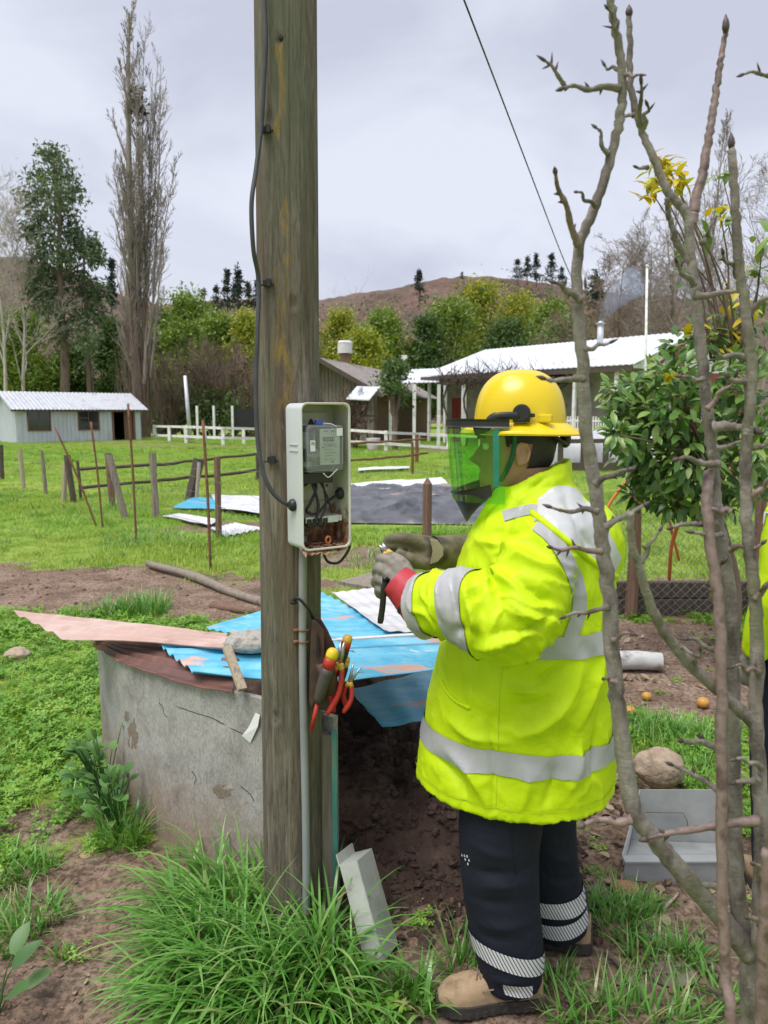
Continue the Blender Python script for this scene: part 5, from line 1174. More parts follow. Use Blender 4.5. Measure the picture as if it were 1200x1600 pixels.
mt = thing('electricity_meter', 'old electricity meter under a clear cover inside the open box', 'meter', bx(0.06, 0.02, 0.2))
U0, U1, V0, V1 = 0.014, 0.128, 0.215, 0.345
mb = MB(); mb.box(bx((U0+U1)/2, 0.026, (V0+V1)/2), (U1-U0-.004, 0.020, V1-V0-.004), BM); part('base', mb, M_BLACK, mt, smooth=False, bevel=0.004)
mb = MB(); pr = rrect(U1-U0, V1-V0, 0.012); F = 0.105
mb.rings([[bx(U0+x, 0.036, V0+y) for x, y in pr], [bx(U0+x, F-0.006, V0+y) for x, y in pr], [bx(U0+x, F, V0+y) for x, y in inset(pr, U1-U0, V1-V0, 0.005)]], False, True); part('clear_cover', mb, M_CLEAR, mt, ang=0.6)
mb = MB(); mb.rings([[bx(U0+x, 0.037, V0+y) for x, y in inset(pr, U1-U0, V1-V0, -0.003)], [bx(U0+x, 0.042, V0+y) for x, y in inset(pr, U1-U0, V1-V0, -0.003)], [bx(U0+x, 0.042, V0+y) for x, y in inset(pr, U1-U0, V1-V0, 0.001)]], False, False); part('cover_flange', mb, mat('clear_edge', [(0.55, 0.58, 0.57), (0.62, 0.64, 0.63)], 10, rough=0.2), mt)
M_DIAL = mat('meter_faceplate', [(0.56, 0.60, 0.53), (0.62, 0.66, 0.58)], 10, rough=0.5)
mb = MB(); mb.box(bx(0.093, 0.085, 0.285), (0.062, 0.003, 0.100), BM); fp = part('faceplate', mb, M_DIAL, mt, smooth=False)
mb = MB(); mb.box(bx(0.089, 0.0875, 0.306), (0.036, 0.002, 0.011), BM); cw = part('counter', mb, M_BLACK, mt, smooth=False)
M_DIG = mat('white_print', [(0.7, 0.7, 0.68), (0.75, 0.75, 0.73)], 10, rough=0.5); M_REDP = mat('red_print', [(0.45, 0.05, 0.04), (0.5, 0.06, 0.05)], 10, rough=0.5)
for k in range(5):
    mb = MB(); u = 0.0745+k*0.0073; mb.box(bx(u, 0.0890, 0.306), (0.0055, 0.001, 0.009), BM); part('digit_wheel', mb, M_BLACK if k < 4 else M_REDP, cw, smooth=False)
    mb = MB()
    for du, dw, su, sw in ((-.0015, 0, .0008, .006), (.0015, 0 if k != 3 else .0015, .0008, .006 if k != 3 else .003), (0, .003, .0030, .0008), (0, -.003 if k != 3 else 0, .0030, .0008)): mb.box(bx(u+du, 0.0898, 0.306+dw), (su, .0006, sw), BM)
    part('digit', mb, M_DIG, cw, smooth=False)
M_INK = mat('dark_print', [(0.06, 0.07, 0.06), (0.09, 0.10, 0.09)], 10, rough=0.6)
for (u, w, su, sw) in ((0.080, 0.328, .012, .0022), (0.102, 0.328, .014, .0022), (0.093, 0.292, .040, .0012), (0.093, 0.287, .030, .0010), (0.089, 0.277, .030, .0010), (0.093, 0.268, .036, .0010), (0.088, 0.260, .026, .0010), (0.093, 0.250, .034, .0010), (0.070, 0.283, .003, .004), (0.100, 0.243, .008, .004)):
    mb = MB(); mb.box(bx(u, 0.0872, w), (su, 0.0006, sw), BM); part('print_line', mb, M_INK, fp, smooth=False)
mb = MB(); mb.tube([bx(0.093+0.024*cos(t_), 0.0872, 0.280+0.008*sin(t_)) for t_ in np.linspace(0.15*pi, 0.85*pi, 10)], 0.0006, 4); part('print_arc', mb, M_INK, fp)
mb = MB(); mb.box(bx(0.038, 0.045, 0.300), (0.036, 0.03, 0.05), BM); mb.tube([bx(0.022, 0.07, 0.262), bx(0.062, 0.07, 0.262)], 0.018, 14); mb.box(bx(0.04, 0.05, 0.240), (0.05, 0.03, 0.024), BM); part('mechanism', mb, mat('meter_metal', [(0.18, 0.19, 0.20), (0.30, 0.31, 0.32), (0.08, 0.08, 0.085)], 30, rough=0.35, metallic=0.5), mt, smooth=False, bevel=0.002)
mb = MB(); mb.tube([bx(0.05, 0.075, 0.33), bx(0.05, 0.075, 0.24)], 0.003, 8); mb.tube([bx(0.024, 0.078, 0.264), bx(0.064, 0.078, 0.264)], 0.003, 8); part('spindle', mb, M_WIRE, mt)
M_STK = mat('white_sticker', [(0.68, 0.69, 0.70), (0.74, 0.75, 0.76)], 8, rough=0.4)
mb = MB(); mb.box(bx(0.030, F+0.0012, 0.289), (0.0145, 0.0012, 0.030), BM); s1 = part('sticker', mb, M_STK, mt, smooth=False)
for k in range(3):
    mb = MB(); mb.box(bx(0.030, F+0.0021, 0.299-k*0.003), (0.010, 0.0005, 0.0011), BM); part('print_line', mb, M_INK, s1, smooth=False)
mb = MB(); mb.box(bx(0.113, F+0.0012, 0.326), (0.018, 0.0012, 0.021), BM); part('sticker', mb, M_STK, mt, smooth=False)
mb = MB(); mb.box(bx(0.060, 0.050, 0.210-0.012), (0.092, 0.056, 0.030), BM); part('terminal_block', mb, M_BLACK, mt, smooth=False, bevel=0.003)
mb = MB(); mb.box(bx(0.060, 0.085, 0.352), (0.022, 0.012, 0.014), BM); part('blue_seal', mb, mat('blue_seal_plastic', [(0.03, 0.07, 0.30), (0.05, 0.10, 0.38)], 20, rough=0.4), mt, smooth=False, bevel=0.002)
mb = MB(); mb.tube(bez([bx(0.07, 0.09, 0.350), bx(0.09, 0.10, 0.348), bx(0.105, 0.105, 0.340)], 10), 0.0012, 6); mb.tube(bez([bx(0.06, 0.108, 0.214), bx(0.075, 0.11, 0.202), bx(0.095, 0.108, 0.216), bx(0.105, 0.107, 0.224)], 14), 0.001, 6); part('seal_wire', mb, M_DIG, mt)
mb = MB(); mb.prism([bx(0.038, 0.06, 0.346), bx(0.052, 0.06, 0.346), bx(0.045, 0.06, 0.362)], nb*0.014); part('black_seal', mb, M_BLACK, mt, smooth=False)

# ------------------------------------------------------------------ tool pouch and tools hanging on the pole
M_LEATHER = mat('dark_brown_leather', [(0.050, 0.026, 0.020), (0.080, 0.042, 0.032), (0.035, 0.018, 0.014)], 14, rough=0.6, bs=0.4, bscale=90, bd=0.002)
M_TRED = mat('red_tool_grip', [(0.42, 0.025, 0.02), (0.50, 0.035, 0.028)], 10, rough=0.4)
M_TYEL = mat('yellow_tool_grip', [(0.62, 0.36, 0.06), (0.70, 0.42, 0.08)], 10, rough=0.4)
M_TYB = mat('bright_yellow_cap', [(0.72, 0.50, 0.02), (0.78, 0.55, 0.03)], 10, rough=0.35)
M_GRIP = mat('charcoal_grip', [(0.055, 0.045, 0.043), (0.075, 0.062, 0.06)], 20, rough=0.55)
M_STEEL = mat('tool_steel', [(0.34, 0.35, 0.36), (0.46, 0.47, 0.48)], 20, rough=0.32, metallic=0.85)
YT = 2.125
pouch = thing('tool_pouch', 'dark brown leather tool pouch hanging on the right of the pole', 'pouch', P(500, 1100, YT))
out = [(488, 964), (500, 966), (511, 984), (524, 1012), (527, 1040), (520, 1080), (512, 1112), (497, 1108), (486, 1105), (484, 1060), (487, 1010)]
mb = MB(); mb.prism([P(x, y, YT+0.012) for x, y in out], (0, 0.010, 0)); bk = part('back_panel', mb, M_LEATHER, pouch, smooth=False, bevel=0.002)
mb = MB(); mb.prism([P(x, y, YT-0.022) for x, y in ((487, 968), (495, 972), (506, 985), (507, 1030), (497, 1080), (487, 1107), (483, 1095), (484, 1030))], (0, 0.007, 0)); part('front_flap', mb, M_LEATHER, pouch, smooth=False, bevel=0.002)
mb = MB(); mb.prism([P(x, y, YT-0.03) for x, y in ((495, 990), (499, 996), (499, 1024), (494, 1028))], (0, 0.006, 0)); part('slot', mb, M_DARK, pouch, smooth=False)
mb = MB(); pa = P(508, 1035, YT-0.02); pb_ = P(520, 1085, YT-0.02); mb.tube([pa, pa.lerp(pb_, .5), pb_], [0.030, 0.026, 0.02], 14, flat=0.5, up=(0, 1, 0)); part('pocket', mb, M_LEATHER, pouch)
mb = MB(); mb.tube(bez([P(489, 966, YT), P(482, 952, 2.09), P(466, 935, 2.085), P(456, 940, 2.10)], 14), 0.0055, 8, flat=0.5); mb.ball(P(459, 941, 2.098), (0.011, 0.006, 0.008), 8, 6); part('hanging_strap', mb, M_BLACK, pouch)
def screwdriver(label, p_cap, p_mid, p_tip, r0, cap, body, grip, shaft):
    a, m_, t_ = Vector(p_cap), Vector(p_mid), Vector(p_tip); d = (m_-a); s = thing('screwdriver', label, 'screwdriver', t_, 'insulated hand tools in the pouch')
    mb = MB(); mb.tube([a.lerp(m_, k) for k in (0, .02, .06, .12, .17)], [r0*.3, r0*.7, r0*.95, r0, r0*.98], 16); part('cap', mb, cap, s)
    mb = MB(); mb.tube([a.lerp(m_, k) for k in (.165, .25, .36)], [r0*.97, r0*1.02, r0*.98], 16); part('collar', mb, body, s)
    mb = MB(); mb.tube([a.lerp(m_, k) for k in (.355, .45, .7, .9, 1.0)], [r0*1.0, r0*1.06, r0*1.0, r0*.82, r0*.55], 16); part('grip', mb, grip, s)
    mb = MB(); mb.tube([m_, m_.lerp(t_, .97)], r0*.33, 12); mb.tube([m_.lerp(t_, .97), t_], [r0*.25, r0*.15], 8); part('shaft', mb, shaft, s)
screwdriver('big screwdriver with yellow cap and red shaft hanging nearest the pole', P(522, 1013, YT-0.052), P(496, 1098, YT-0.04), P(486, 1143, YT-0.035), 0.0185, M_TYB, M_TRED, M_GRIP, M_TRED)
screwdriver('screwdriver with round red and orange cap behind the pliers', P(545, 992, YT+0.005), P(526, 1055, YT+0.01), P(518, 1084, YT+0.01), 0.0150, M_TYEL, M_TRED, M_BLACK, M_STEEL)
screwdriver('small orange capped screwdriver half hidden between the two pliers', P(543, 1026, YT+0.010), P(532, 1070, YT+0.012), P(526, 1088, YT+0.012), 0.0105, M_TYEL, M_TYEL, M_BLACK, M_STEEL)
def pliers(label, head, piv, h1, h2, rr, nose, cat='pliers', bend=1.0):
    piv = Vector(piv); t = thing('pliers', label, cat, piv, 'insulated hand tools in the pouch')
    for sgn, hd, en in ((1, head[0], h1), (-1, head[1], h2)):
        en = Vector(en); hd = Vector(hd); ax = (en-piv); side = ax.cross(Vector((0, 1, 0))).normalized()*sgn*bend
        mb = MB(); mb.tube([piv, piv.lerp(hd, .5), hd], [rr*.85, rr*.75*nose, rr*.25*nose], 8, flat=0.6, up=(0, 1, 0)); part('jaw', mb, M_STEEL, t)
        pts = bez([piv, piv+ax*.16+side*rr*1.2, piv+ax*.55+side*rr*1.9, en], 16)
        mb = MB(); mb.tube(pts[:5], [rr*.8, rr*1.25, rr*1.0, rr*.95, rr*.95], 10); part('guard', mb, M_TYEL, t)
        mb = MB(); mb.tube(pts[4:], [rr*.9]*6+[rr*.9, rr*.95, rr*1.0, rr*1.0, rr*.85, rr*.6], 10); part('handle', mb, M_TRED, t)
pliers('large red handled pliers hanging in the middle of the pouch', (P(538, 1004, YT-0.02), P(532, 1002, YT-0.01)), P(531, 1036, YT-0.02), P(511, 1117, YT-0.035), P(522, 1112, YT-0.005), 0.0095, 1.0)
pliers('long nose pliers with open jaws at the right of the pouch', (P(565, 1042, YT-0.01), P(553, 1034, YT+0.0)), P(546, 1066, YT-0.01), P(536, 1114, YT-0.02), P(543, 1108, YT+0.015), 0.0078, 0.7)

# ------------------------------------------------------------------ loose covers on the ground
M_COVER = mat('grey_green_enamel', [(0.36, 0.38, 0.34), (0.44, 0.46, 0.42), (0.33, 0.33, 0.27)], 5, rough=0.4, dirt=(0.22, 0.17, 0.12), dscale=9, dlo=0.6, dhi=0.7)
cv = thing('box_cover', 'grey enamel cover of the meter box leaning in the grass by the pole', 'cover', G(597, 1540))
t0, t1 = P(556, 1338, 2.17), Vector((G(597, 1535).x, 2.07, 0.01)); ax = (t1-t0).normalized(); sd = Vector((0.93, -0.36, 0)); sd = (sd-ax*sd.dot(ax)).normalized(); fc = sd.cross(ax)
CM = Matrix((sd, fc, ax)).transposed(); LL = (t1-t0).length; cc = t0.lerp(t1, .5)
def cvp(a, b_, c_): return cc+CM @ Vector((a, b_, c_))
mb = MB(); hw, hd = 0.030, 0.062
mb.box(cvp(hw, 0, 0), (0.003, 2*hd, LL), CM); part('face', mb, M_COVER, cv, smooth=False, bevel=0.001)
for s in (-1, 1):
    mb = MB(); mb.box(cvp(0, s*hd, 0), (2*hw, 0.003, LL), CM); part('side', mb, M_COVER, cv, smooth=False)
for s in (-1, 1):
    mb = MB(); mb.box(cvp(0, 0, s*(LL/2-0.0015)), (2*hw, 2*hd-.004, 0.003), CM); part('end', mb, M_COVER, cv, smooth=False)
mb = MB(); mb.box(cvp(-hw-.002, 0, -LL/2-0.012), (0.004, 2*hd, 0.035), CM); mb.box(cvp(hw*0.2, hd+.003, 0), (0.006, 0.003, LL*.96), CM); part('flange', mb, M_COVER, cv, smooth=False)
# folded grey metal trough on the right
tr = thing('metal_trough', 'folded pale grey metal trough lying on the soil behind the bare branches', 'trough', G(1050, 1392))
L0, R0 = G(974, 1376), G(1165, 1392); A = Vector((L0.x, L0.y, 0.0)); uu = Vector((R0.x-L0.x, R0.y-L0.y+0.03, 0)); uu.z = 0; Lr = uu.length; uu.normalize(); vv = Vector((-uu.y, uu.x, 0))
def tq(u, v, w): return A+uu*u+vv*v+Vector((0, 0, w))
M_TR = mat('grey_painted_steel', [(0.28, 0.295, 0.30), (0.35, 0.365, 0.37), (0.24, 0.25, 0.25)], 4, rough=0.4, dirt=(0.25, 0.21, 0.17), dscale=7, dlo=0.64, dhi=0.72)
mb = MB(); mb.add([tq(0, 0, 0), tq(Lr, 0, 0), tq(Lr, -.01, .095), tq(0, -.01, .075), tq(0, .004, 0), tq(Lr, .004, 0), tq(Lr, -.006, .095), tq(0, -.006, .075)], [(0, 1, 2, 3), (7, 6, 5, 4), (3, 2, 6, 7), (0, 3, 7, 4), (1, 5, 6, 2)]); part('front_side', mb, M_TR, tr, smooth=False)
mb = MB(); mb.prism([tq(-.002, -.016, .076), tq(Lr, -.016, .096), tq(Lr, .02, .098), tq(-.002, .02, .078)], (0, 0, .006)); part('folded_lip', mb, M_TR, tr, smooth=False)
mb = MB(); mb.prism([tq(0.0, .02, .074), tq(Lr, .02, .094), tq(Lr, .17, .05), tq(0.06, .17, .05)], (0, 0, .004)); part('floor', mb, M_TR, tr, smooth=False)
mb = MB(); mb.prism([tq(.06, .172, .04), tq(Lr, .172, .04), tq(Lr, .21, .245), tq(.10, .21, .235)], (0, .004, 0)); bs_ = part('back_side', mb, M_TR, tr, smooth=False)
mb = MB(); mb.prism([tq(-.003, .0, .06), tq(-.003, .02, .09), tq(.10, .205, .235), tq(.06, .172, .03)], (.004, 0, 0)); part('end_plate', mb, M_TR, tr, smooth=False)
mb = MB(); mb.tube([tq(.12, .183, .16), tq(.26, .183, .162), tq(.275, .178, .13), tq(.28, .175, .09)], .0012, 4); part('crease', mb, M_DARKWOOD, bs_)
q = G(1045, 1268); rock('tan_rock', 'tan rock resting behind the grey metal trough', 'rock', (q.x, q.y+0.12, 0.06), (0.22, 0.16, 0.17), M_TANROCK, 21)
q = G(978, 1396); rock('clay_shard', 'broken piece of brown clay tile beside the metal trough', 'shard', (q.x, q.y, 0.0), (0.10, 0.07, 0.045), mat('terracotta', [(0.30, 0.14, 0.075), (0.38, 0.19, 0.11)], 12, rough=0.8), 22)
q = G(1052, 1528); rock('flat_stone', 'flat muddy stone on the bare soil below the bare branches', 'stone', (q.x, q.y, 0.0), (0.13, 0.10, 0.03), mat('muddy_stone', [(0.13, 0.10, 0.08), (0.20, 0.16, 0.13)], 14, rough=0.9, bs=.5), 23)
q = G(28, 1030); rock('field_stone', 'pale stone lying in the grass at the left', 'stone', (q.x, q.y, 0.0), (0.16, 0.13, 0.09), M_TANROCK, 24)
q = G(140, 1338); rock('clay_shard', 'small flat reddish shard on the soil left of the cement wall', 'shard', (q.x, q.y, 0.0), (0.07, 0.05, 0.02), mat('pinkish_shard', [(0.30, 0.17, 0.12), (0.36, 0.22, 0.16)], 12, rough=0.8), 25)
# ------------------------------------------------------------------ the worker
YM = 2.05; TT = radians(15)
FW = Vector((-cos(TT), sin(TT), 0)); LF = Vector((-sin(TT), -cos(TT), 0)); UP = Vector((0, 0, 1))
def fabric_mat(name, col, rough=0.5, bs=0.15, wr=0.25, spec=0.4):
    m, n, l, b, out = nodes(name)
    a = ramp(n, [(0.35, tuple(c*0.90 for c in col)), (0.65, tuple(min(1, c*1.05) for c in col))]); l.new(noise(n, l, 7, detail=5), a.inputs[0])
    l.new(a.outputs[0], b.inputs['Base Color']); b.inputs['Roughness'].default_value = rough; b.inputs['Specular IOR Level'].default_value = spec
    h = math_(n, l, 'ADD', math_(n, l, 'MULTIPLY', noise(n, l, 16, detail=3, rough=0.5, dist=1.0), 1.0), math_(n, l, 'MULTIPLY', noise(n, l, 420, detail=2), 0.05))
    bump(n, l, b, h, wr, 0.012)
    return m
M_HIVIS = fabric_mat('hi_vis_yellow_fabric', (0.52, 0.70, 0.003), 0.62, wr=0.35, spec=0.3)
M_SEAM = fabric_mat('lime_seam_thread', (0.46, 0.61, 0.008), 0.7)
M_TAPE = fabric_mat('silver_reflective_tape', (0.39, 0.39, 0.405), 0.35, wr=0.2)
M_HOOD = fabric_mat('silver_hood_lining', (0.53, 0.54, 0.55), 0.38, wr=0.3)
M_NAVY = fabric_mat('navy_twill', (0.007, 0.009, 0.019), 0.75, wr=0.4, spec=0.3)
M_SKIN = mat('skin', [(0.42, 0.22, 0.145), (0.48, 0.26, 0.175), (0.38, 0.19, 0.125)], 14, rough=0.5, bs=0.1, bscale=220, bd=0.001)
M_HAIR = mat('black_hair', [(0.010, 0.008, 0.007), (0.022, 0.018, 0.015)], 90, (1, 1, 0.3), 0.55, 0.6, 160, 0.004)
M_BRIM = mat('yellow_helmet_shell', [(0.70, 0.50, 0.007), (0.74, 0.54, 0.011)], 3, rough=0.28)
M_GLOVE = mat('worn_olive_leather', [(0.10, 0.085, 0.055), (0.19, 0.165, 0.11), (0.055, 0.045, 0.03)], 12, rough=0.75, bs=0.5, bscale=40, bd=0.004)
M_GLOVEG = mat('worn_grey_leather', [(0.15, 0.135, 0.115), (0.25, 0.225, 0.195), (0.07, 0.062, 0.054)], 16, rough=0.75, bs=0.5, bscale=45, bd=0.004)
M_CUFFR = mat('red_glove_cuff', [(0.38, 0.018, 0.035), (0.48, 0.035, 0.055), (0.30, 0.012, 0.025)], 14, rough=0.55, bs=0.4, bscale=30, bd=0.004)
def stripe_mat():
    m, n, l, b, out = nodes('segmented_reflective_tape')
    t = n.new('ShaderNodeTexCoord'); mp = n.new('ShaderNodeMapping'); mp.inputs['Rotation'].default_value = (0, radians(28), 0); l.new(t.outputs['Object'], mp.inputs[0])
    w = n.new('ShaderNodeTexWave'); w.inputs['Scale'].default_value = 38; w.inputs['Distortion'].default_value = 0; l.new(mp.outputs[0], w.inputs['Vector'])
    r = ramp(n, [(0.16, (0.015, 0.017, 0.03)), (0.24, (0.62, 0.62, 0.64))]); l.new(w.outputs['Fac'], r.inputs[0])
    l.new(r.outputs[0], b.inputs['Base Color']); b.inputs['Roughness'].default_value = 0.4; return m
M_STRIPE = stripe_mat()
def ell(c, z, a, b, f=FW, l=LF, n=56, e=2.25, zf=None):
    out = []
    for k in range(n):
        t = 2*pi*k/n; ct, st = cos(t), sin(t)
        x = a*abs(ct)**(2/e)*(1 if ct >= 0 else -1); y = b*abs(st)**(2/e)*(1 if st >= 0 else -1)
        out.append(Vector((c[0], c[1], z+(zf(t) if zf else 0)))+f*x+l*y)
    return out
TOR = [(0.615, .382, .276, .256), (0.70, .384, .272, .252), (0.80, .388, .260, .246), (0.95, .398, .242, .240), (1.08, .410, .228, .242), (1.20, .424, .212, .244), (1.29, .430, .190, .232), (1.36, .430, .160, .205), (1.41, .426, .130, .155), (1.45, .418, .112, .118)]
def torso_mb():
    mb = MB(); rg = []
    rg.append(ell((.385, YM), .86, .225, .215)); rg.append(ell((.382, YM), .62, .264, .244)); rg.append(ell((.382, YM), .606, .267, .247)); rg.append(ell((.382, YM), .606, .279, .259))
    for z, cx, a, b in TOR: rg.append(ell((cx, YM), z, a, b))
    mb.rings(rg); return mb
def collar_mb(cx=.408, cy=YM, zb=1.40, f=FW, l=LF):
    mb = MB(); zt = lambda t: 0.052*-cos(t)         # higher at the nape, lower at the throat
    mb.rings([ell((cx+.01, cy), zb-.03, .120, .128, f, l), ell((cx, cy), zb+.02, .117, .118, f, l, zf=lambda t: .3*zt(t)), ell((cx-.002, cy), zb+.072, .110, .104, f, l, zf=zt), ell((cx-.002, cy), zb+.076, .102, .096, f, l, zf=zt), ell((cx-.002, cy), zb+.066, .095, .088, f, l, zf=zt), ell((cx, cy), zb+.03, .09, .085, f, l)])
    return mb
SLL = [Vector((.425, 1.93, 1.335)), Vector((.395, 1.845, 1.29)), Vector((.350, 1.765, 1.20)), Vector((.300, 1.745, 1.140)), P(722, 948, 1.80), P(655, 946, 1.885)]
SLR = [Vector((.46, 2.20, 1.335)), Vector((.47, 2.28, 1.25)), Vector((.43, 2.345, 1.15)), Vector((.33, 2.30, 1.19)), Vector((.275, 2.245, 1.215))]
cl = bez(SLL, 40); clr = bez(SLR, 30)
rl_ = [lerpl([0, .2, .45, .6, .8, 1], [.098, .096, .088, .090, .090, .073], k/39) for k in range(40)]
rr_ = [lerpl([0, .3, .6, 1], [.10, .102, .095, .07], k/29) for k in range(30)]
jm = torso_mb(); jm.add(*[(c.v, c.f) for c in (collar_mb(),)][0]); jm.tube(cl, rl_, 28); jm.tube(clr, rr_, 24)
jm.ball((.580, 2.03, 1.275), (.078, .150, .125), 24, 16, 0, Matrix.Rotation(-TT, 3, 'Z'))
jv, jn, jf = fuse(jm, 0.006, 4, 0.5)
# folds: drawn as lines on the coat, ridges positive, creases negative
ORG = Vector((0, 0, CAMH))
def caster(v, f):
    bv = BVHTree.FromPolygons([tuple(p) for p in v], f)
    def c(px, py):
        d = (P(px, py, 2)-ORG).normalized(); h = bv.ray_cast(ORG, d); return h[0] if h[0] else bv.find_nearest(P(px, py, 2.02))[0]
    return c, bv
Jc, _ = caster(jv, jf)
FOLDS = [  # photo points along the fold, width m, height m
    ([(688, 905), (690, 935), (697, 968)], .011, .011), ([(672, 915), (676, 945), (684, 985)], .010, .009), ([(722, 893), (728, 930), (740, 965), (742, 985)], .013, .012), ([(750, 885), (757, 915), (768, 940)], .012, .009), ([(706, 900), (710, 940), (718, 985)], .009, -.010), ([(738, 890), (746, 930), (755, 960)], .008, -.009),
    ([(770, 875), (790, 905), (830, 935)], .016, .010), ([(795, 850), (830, 880), (875, 895)], .018, .012), ([(800, 905), (850, 935), (880, 960)], .014, -.013), ([(790, 940), (830, 965), (870, 975)], .016, .013), ([(770, 990), (820, 985), (860, 960)], .013, -.015), ([(745, 1012), (790, 1000), (835, 985)], .016, .014), ([(690, 1000), (715, 985), (745, 990)], .012, -.010),
    ([(820, 815), (850, 850), (868, 890)], .015, .010), ([(770, 830), (800, 835), (835, 830)], .012, -.008), ([(745, 845), (770, 850), (800, 848)], .012, .009),
    ([(905, 1020), (890, 1080), (850, 1130), (800, 1150)], .034, .014), ([(940, 1010), (925, 1070), (905, 1130)], .026, .012), ([(880, 1035), (850, 1060), (835, 1070)], .016, -.012), ([(870, 1085), (830, 1100), (810, 1098)], .014, -.010), ([(850, 1075), (815, 1078), (790, 1070)], .013, .009),
    ([(700, 1120), (740, 1150), (800, 1160)], .022, .009), ([(680, 1180), (715, 1215), (730, 1250)], .018, -.010), ([(700, 1170), (735, 1205), (760, 1255)], .020, .010), ([(820, 1190), (825, 1225), (815, 1265)], .022, .009), ([(860, 1190), (862, 1220), (850, 1262)], .016, -.009), ([(905, 1150), (900, 1190), (890, 1235)], .020, .010), ([(930, 1120), (928, 1160), (925, 1210)], .014, -.008), ([(745, 1040), (740, 1080), (735, 1140)], .020, .007), ([(765, 1120), (770, 1190), (772, 1262)], .010, -.006),
    ([(905, 780), (925, 810), (940, 850)], .016, .010), ([(880, 770), (900, 820), (930, 860)], .012, -.008), ([(840, 760), (820, 775), (800, 800)], .012, .006), ([(860, 740), (830, 765), (800, 790)], .008, -.007)]
FK = 2.1
def fold(v, n, folds, cast, fk=FK):
    out = np.zeros(len(v))
    for pts, w, h in folds:
        q = [cast(*p) for p in pts]; q = bez(q, 12); d = np.full(len(v), 9.0); tt_ = np.zeros(len(v))
        for i, (a, b) in enumerate(zip(q[:-1], q[1:])):
            di, t = seg_dist(v, a, b); m = di < d; d[m] = di[m]; tt_[m] = (i+t[m])/(len(q)-1)
        out += fk*h*np.exp(-(d/(w*.8))**1.25)*np.sin(np.clip(tt_, 0, 1)*pi*0.86+0.22)
    return v+n*out[:, None]
jv = fold(jv, jn, FOLDS, Jc)
def bunch(v, n, path, rad, spots, amp, freq, seed):
    """rings of creases round a sleeve where it bends or is pushed up"""
    d = np.full(len(v), 9.0); s = np.zeros(len(v)); m_ = len(path)
    for i, (a, b) in enumerate(zip(path[:-1], path[1:])):
        di, t = seg_dist(v, a, b); k = di < d; d[k] = di[k]; s[k] = (i+t[k])/(m_-1)
    w = sum(h*np.exp(-((s-c)/q)**2) for c, q, h in spots)*np.clip((rad*1.25-d)/(rad*.15), 0, 1)*np.clip((s-.12)*8, 0, 1)
    ph = s*freq+1.6*fbm(v*np.array([9, 9, 9]), 2, seed)
    return v+n*(amp*w*((1-np.abs(np.sin(pi*ph)))**1.6*2-.7))[:, None]
jv = bunch(jv, jn, cl, .10, ((.56, .16, 1.0), (.90, .08, .8), (.28, .10, .5)), .006, 15, 3); jv = bunch(jv, jn, clr, .10, ((.5, .2, 1.0), (.9, .1, .8)), .008, 12, 5)
far = (jv[:, 1] > YM)                                  # softer random folds on the side away from the viewer
rdg = (1-np.abs(fbm(jv*np.array([11, 11, 8]), 3, 15))*2.4)
rd2 = (1-np.abs(fbm(jv*np.array([6, 6, 3.2])+jv[:, [2, 2, 0]]*2.0, 3, 44))*2.3)
jv = jv + jn*((0.0045*np.clip(rdg, 0, 1)**2 + 0.0065*np.clip(rd2, 0, 1)**1.3 + 0.004*fbm(jv*np.array([9, 9, 5]), 3, 5) + 0.006*far*fbm(jv*np.array([7, 7, 3]), 2, 6))[:, None])
man = thing('person', 'person in yellow hard hat, lime yellow raincoat and navy trousers working at the meter box', 'person', (.38, 2.0, 0))
mb = MB(); mb.add(jv.tolist(), jf); jacket = part('raincoat', mb, M_HIVIS, man, label='lime yellow raincoat with silver bands')
Jc, Jbv = caster(jv, jf)
def last_hit(bvh, o, d, lim):
    """outermost layer of the cloth within lim of the axis"""
    best = None; q = o.copy()
    for _ in range(6):
        h = bvh.ray_cast(q, d, 1.0)
        if h[0] is None or (h[0]-o).length > lim: break
        best = h[0]; q = h[0]+d*.001
    return best
def band(axis_pts, widths_fn, bvh, rmax, n=120, rows=4, off=0.0045, arc=None, u=None, v=None):
    """strip wrapped round an axis: rays go out from the axis to the cloth"""
    mb = MB(); P_ = []; ok = []
    for j in range(rows):
        for k in range(n):
            t = 2*pi*k/n; o, d = axis_pts(t, j/(rows-1)); h = last_hit(bvh, o, d, rmax(t))
            if h is None or (arc and not arc(t)): P_.append(o); ok.append(False)
            else: P_.append(h+d*off); ok.append(True)
    fs = []
    for j in range(rows-1):
        for k in range(n):
            q = (j*n+k, j*n+(k+1) % n, (j+1)*n+(k+1) % n, (j+1)*n+k)
            if all(ok[i] for i in q): fs.append(q)
    mb.add(P_, fs); return mb
def torso_band(z0, z1, rows=10):
    def ax(t, s):
        z = z0+(z1-z0)*s; c = lerpl([q[0] for q in TOR], [q[1] for q in TOR], z); return Vector((c, YM, z)), (FW*cos(t)+LF*sin(t)).normalized()
    a_ = lerpl([q[0] for q in TOR], [q[2] for q in TOR], z0); b_ = lerpl([q[0] for q in TOR], [q[3] for q in TOR], z0)
    def lim(t): return 1.0/((abs(cos(t))/a_)**2.25+(abs(sin(t))/b_)**2.25)**(1/2.25)+(.026 if z0 > 1 else .05)
    return band(ax, None, Jbv, lim, 200, rows, arc=(lambda t: not radians(-25) < ((t+pi) % (2*pi))-pi < radians(62)) if z0 > 1 else None)
for z0, z1 in ((.722, .785), (1.035, 1.095)): part('reflective_band', torso_band(z0, z1), M_TAPE, jacket)
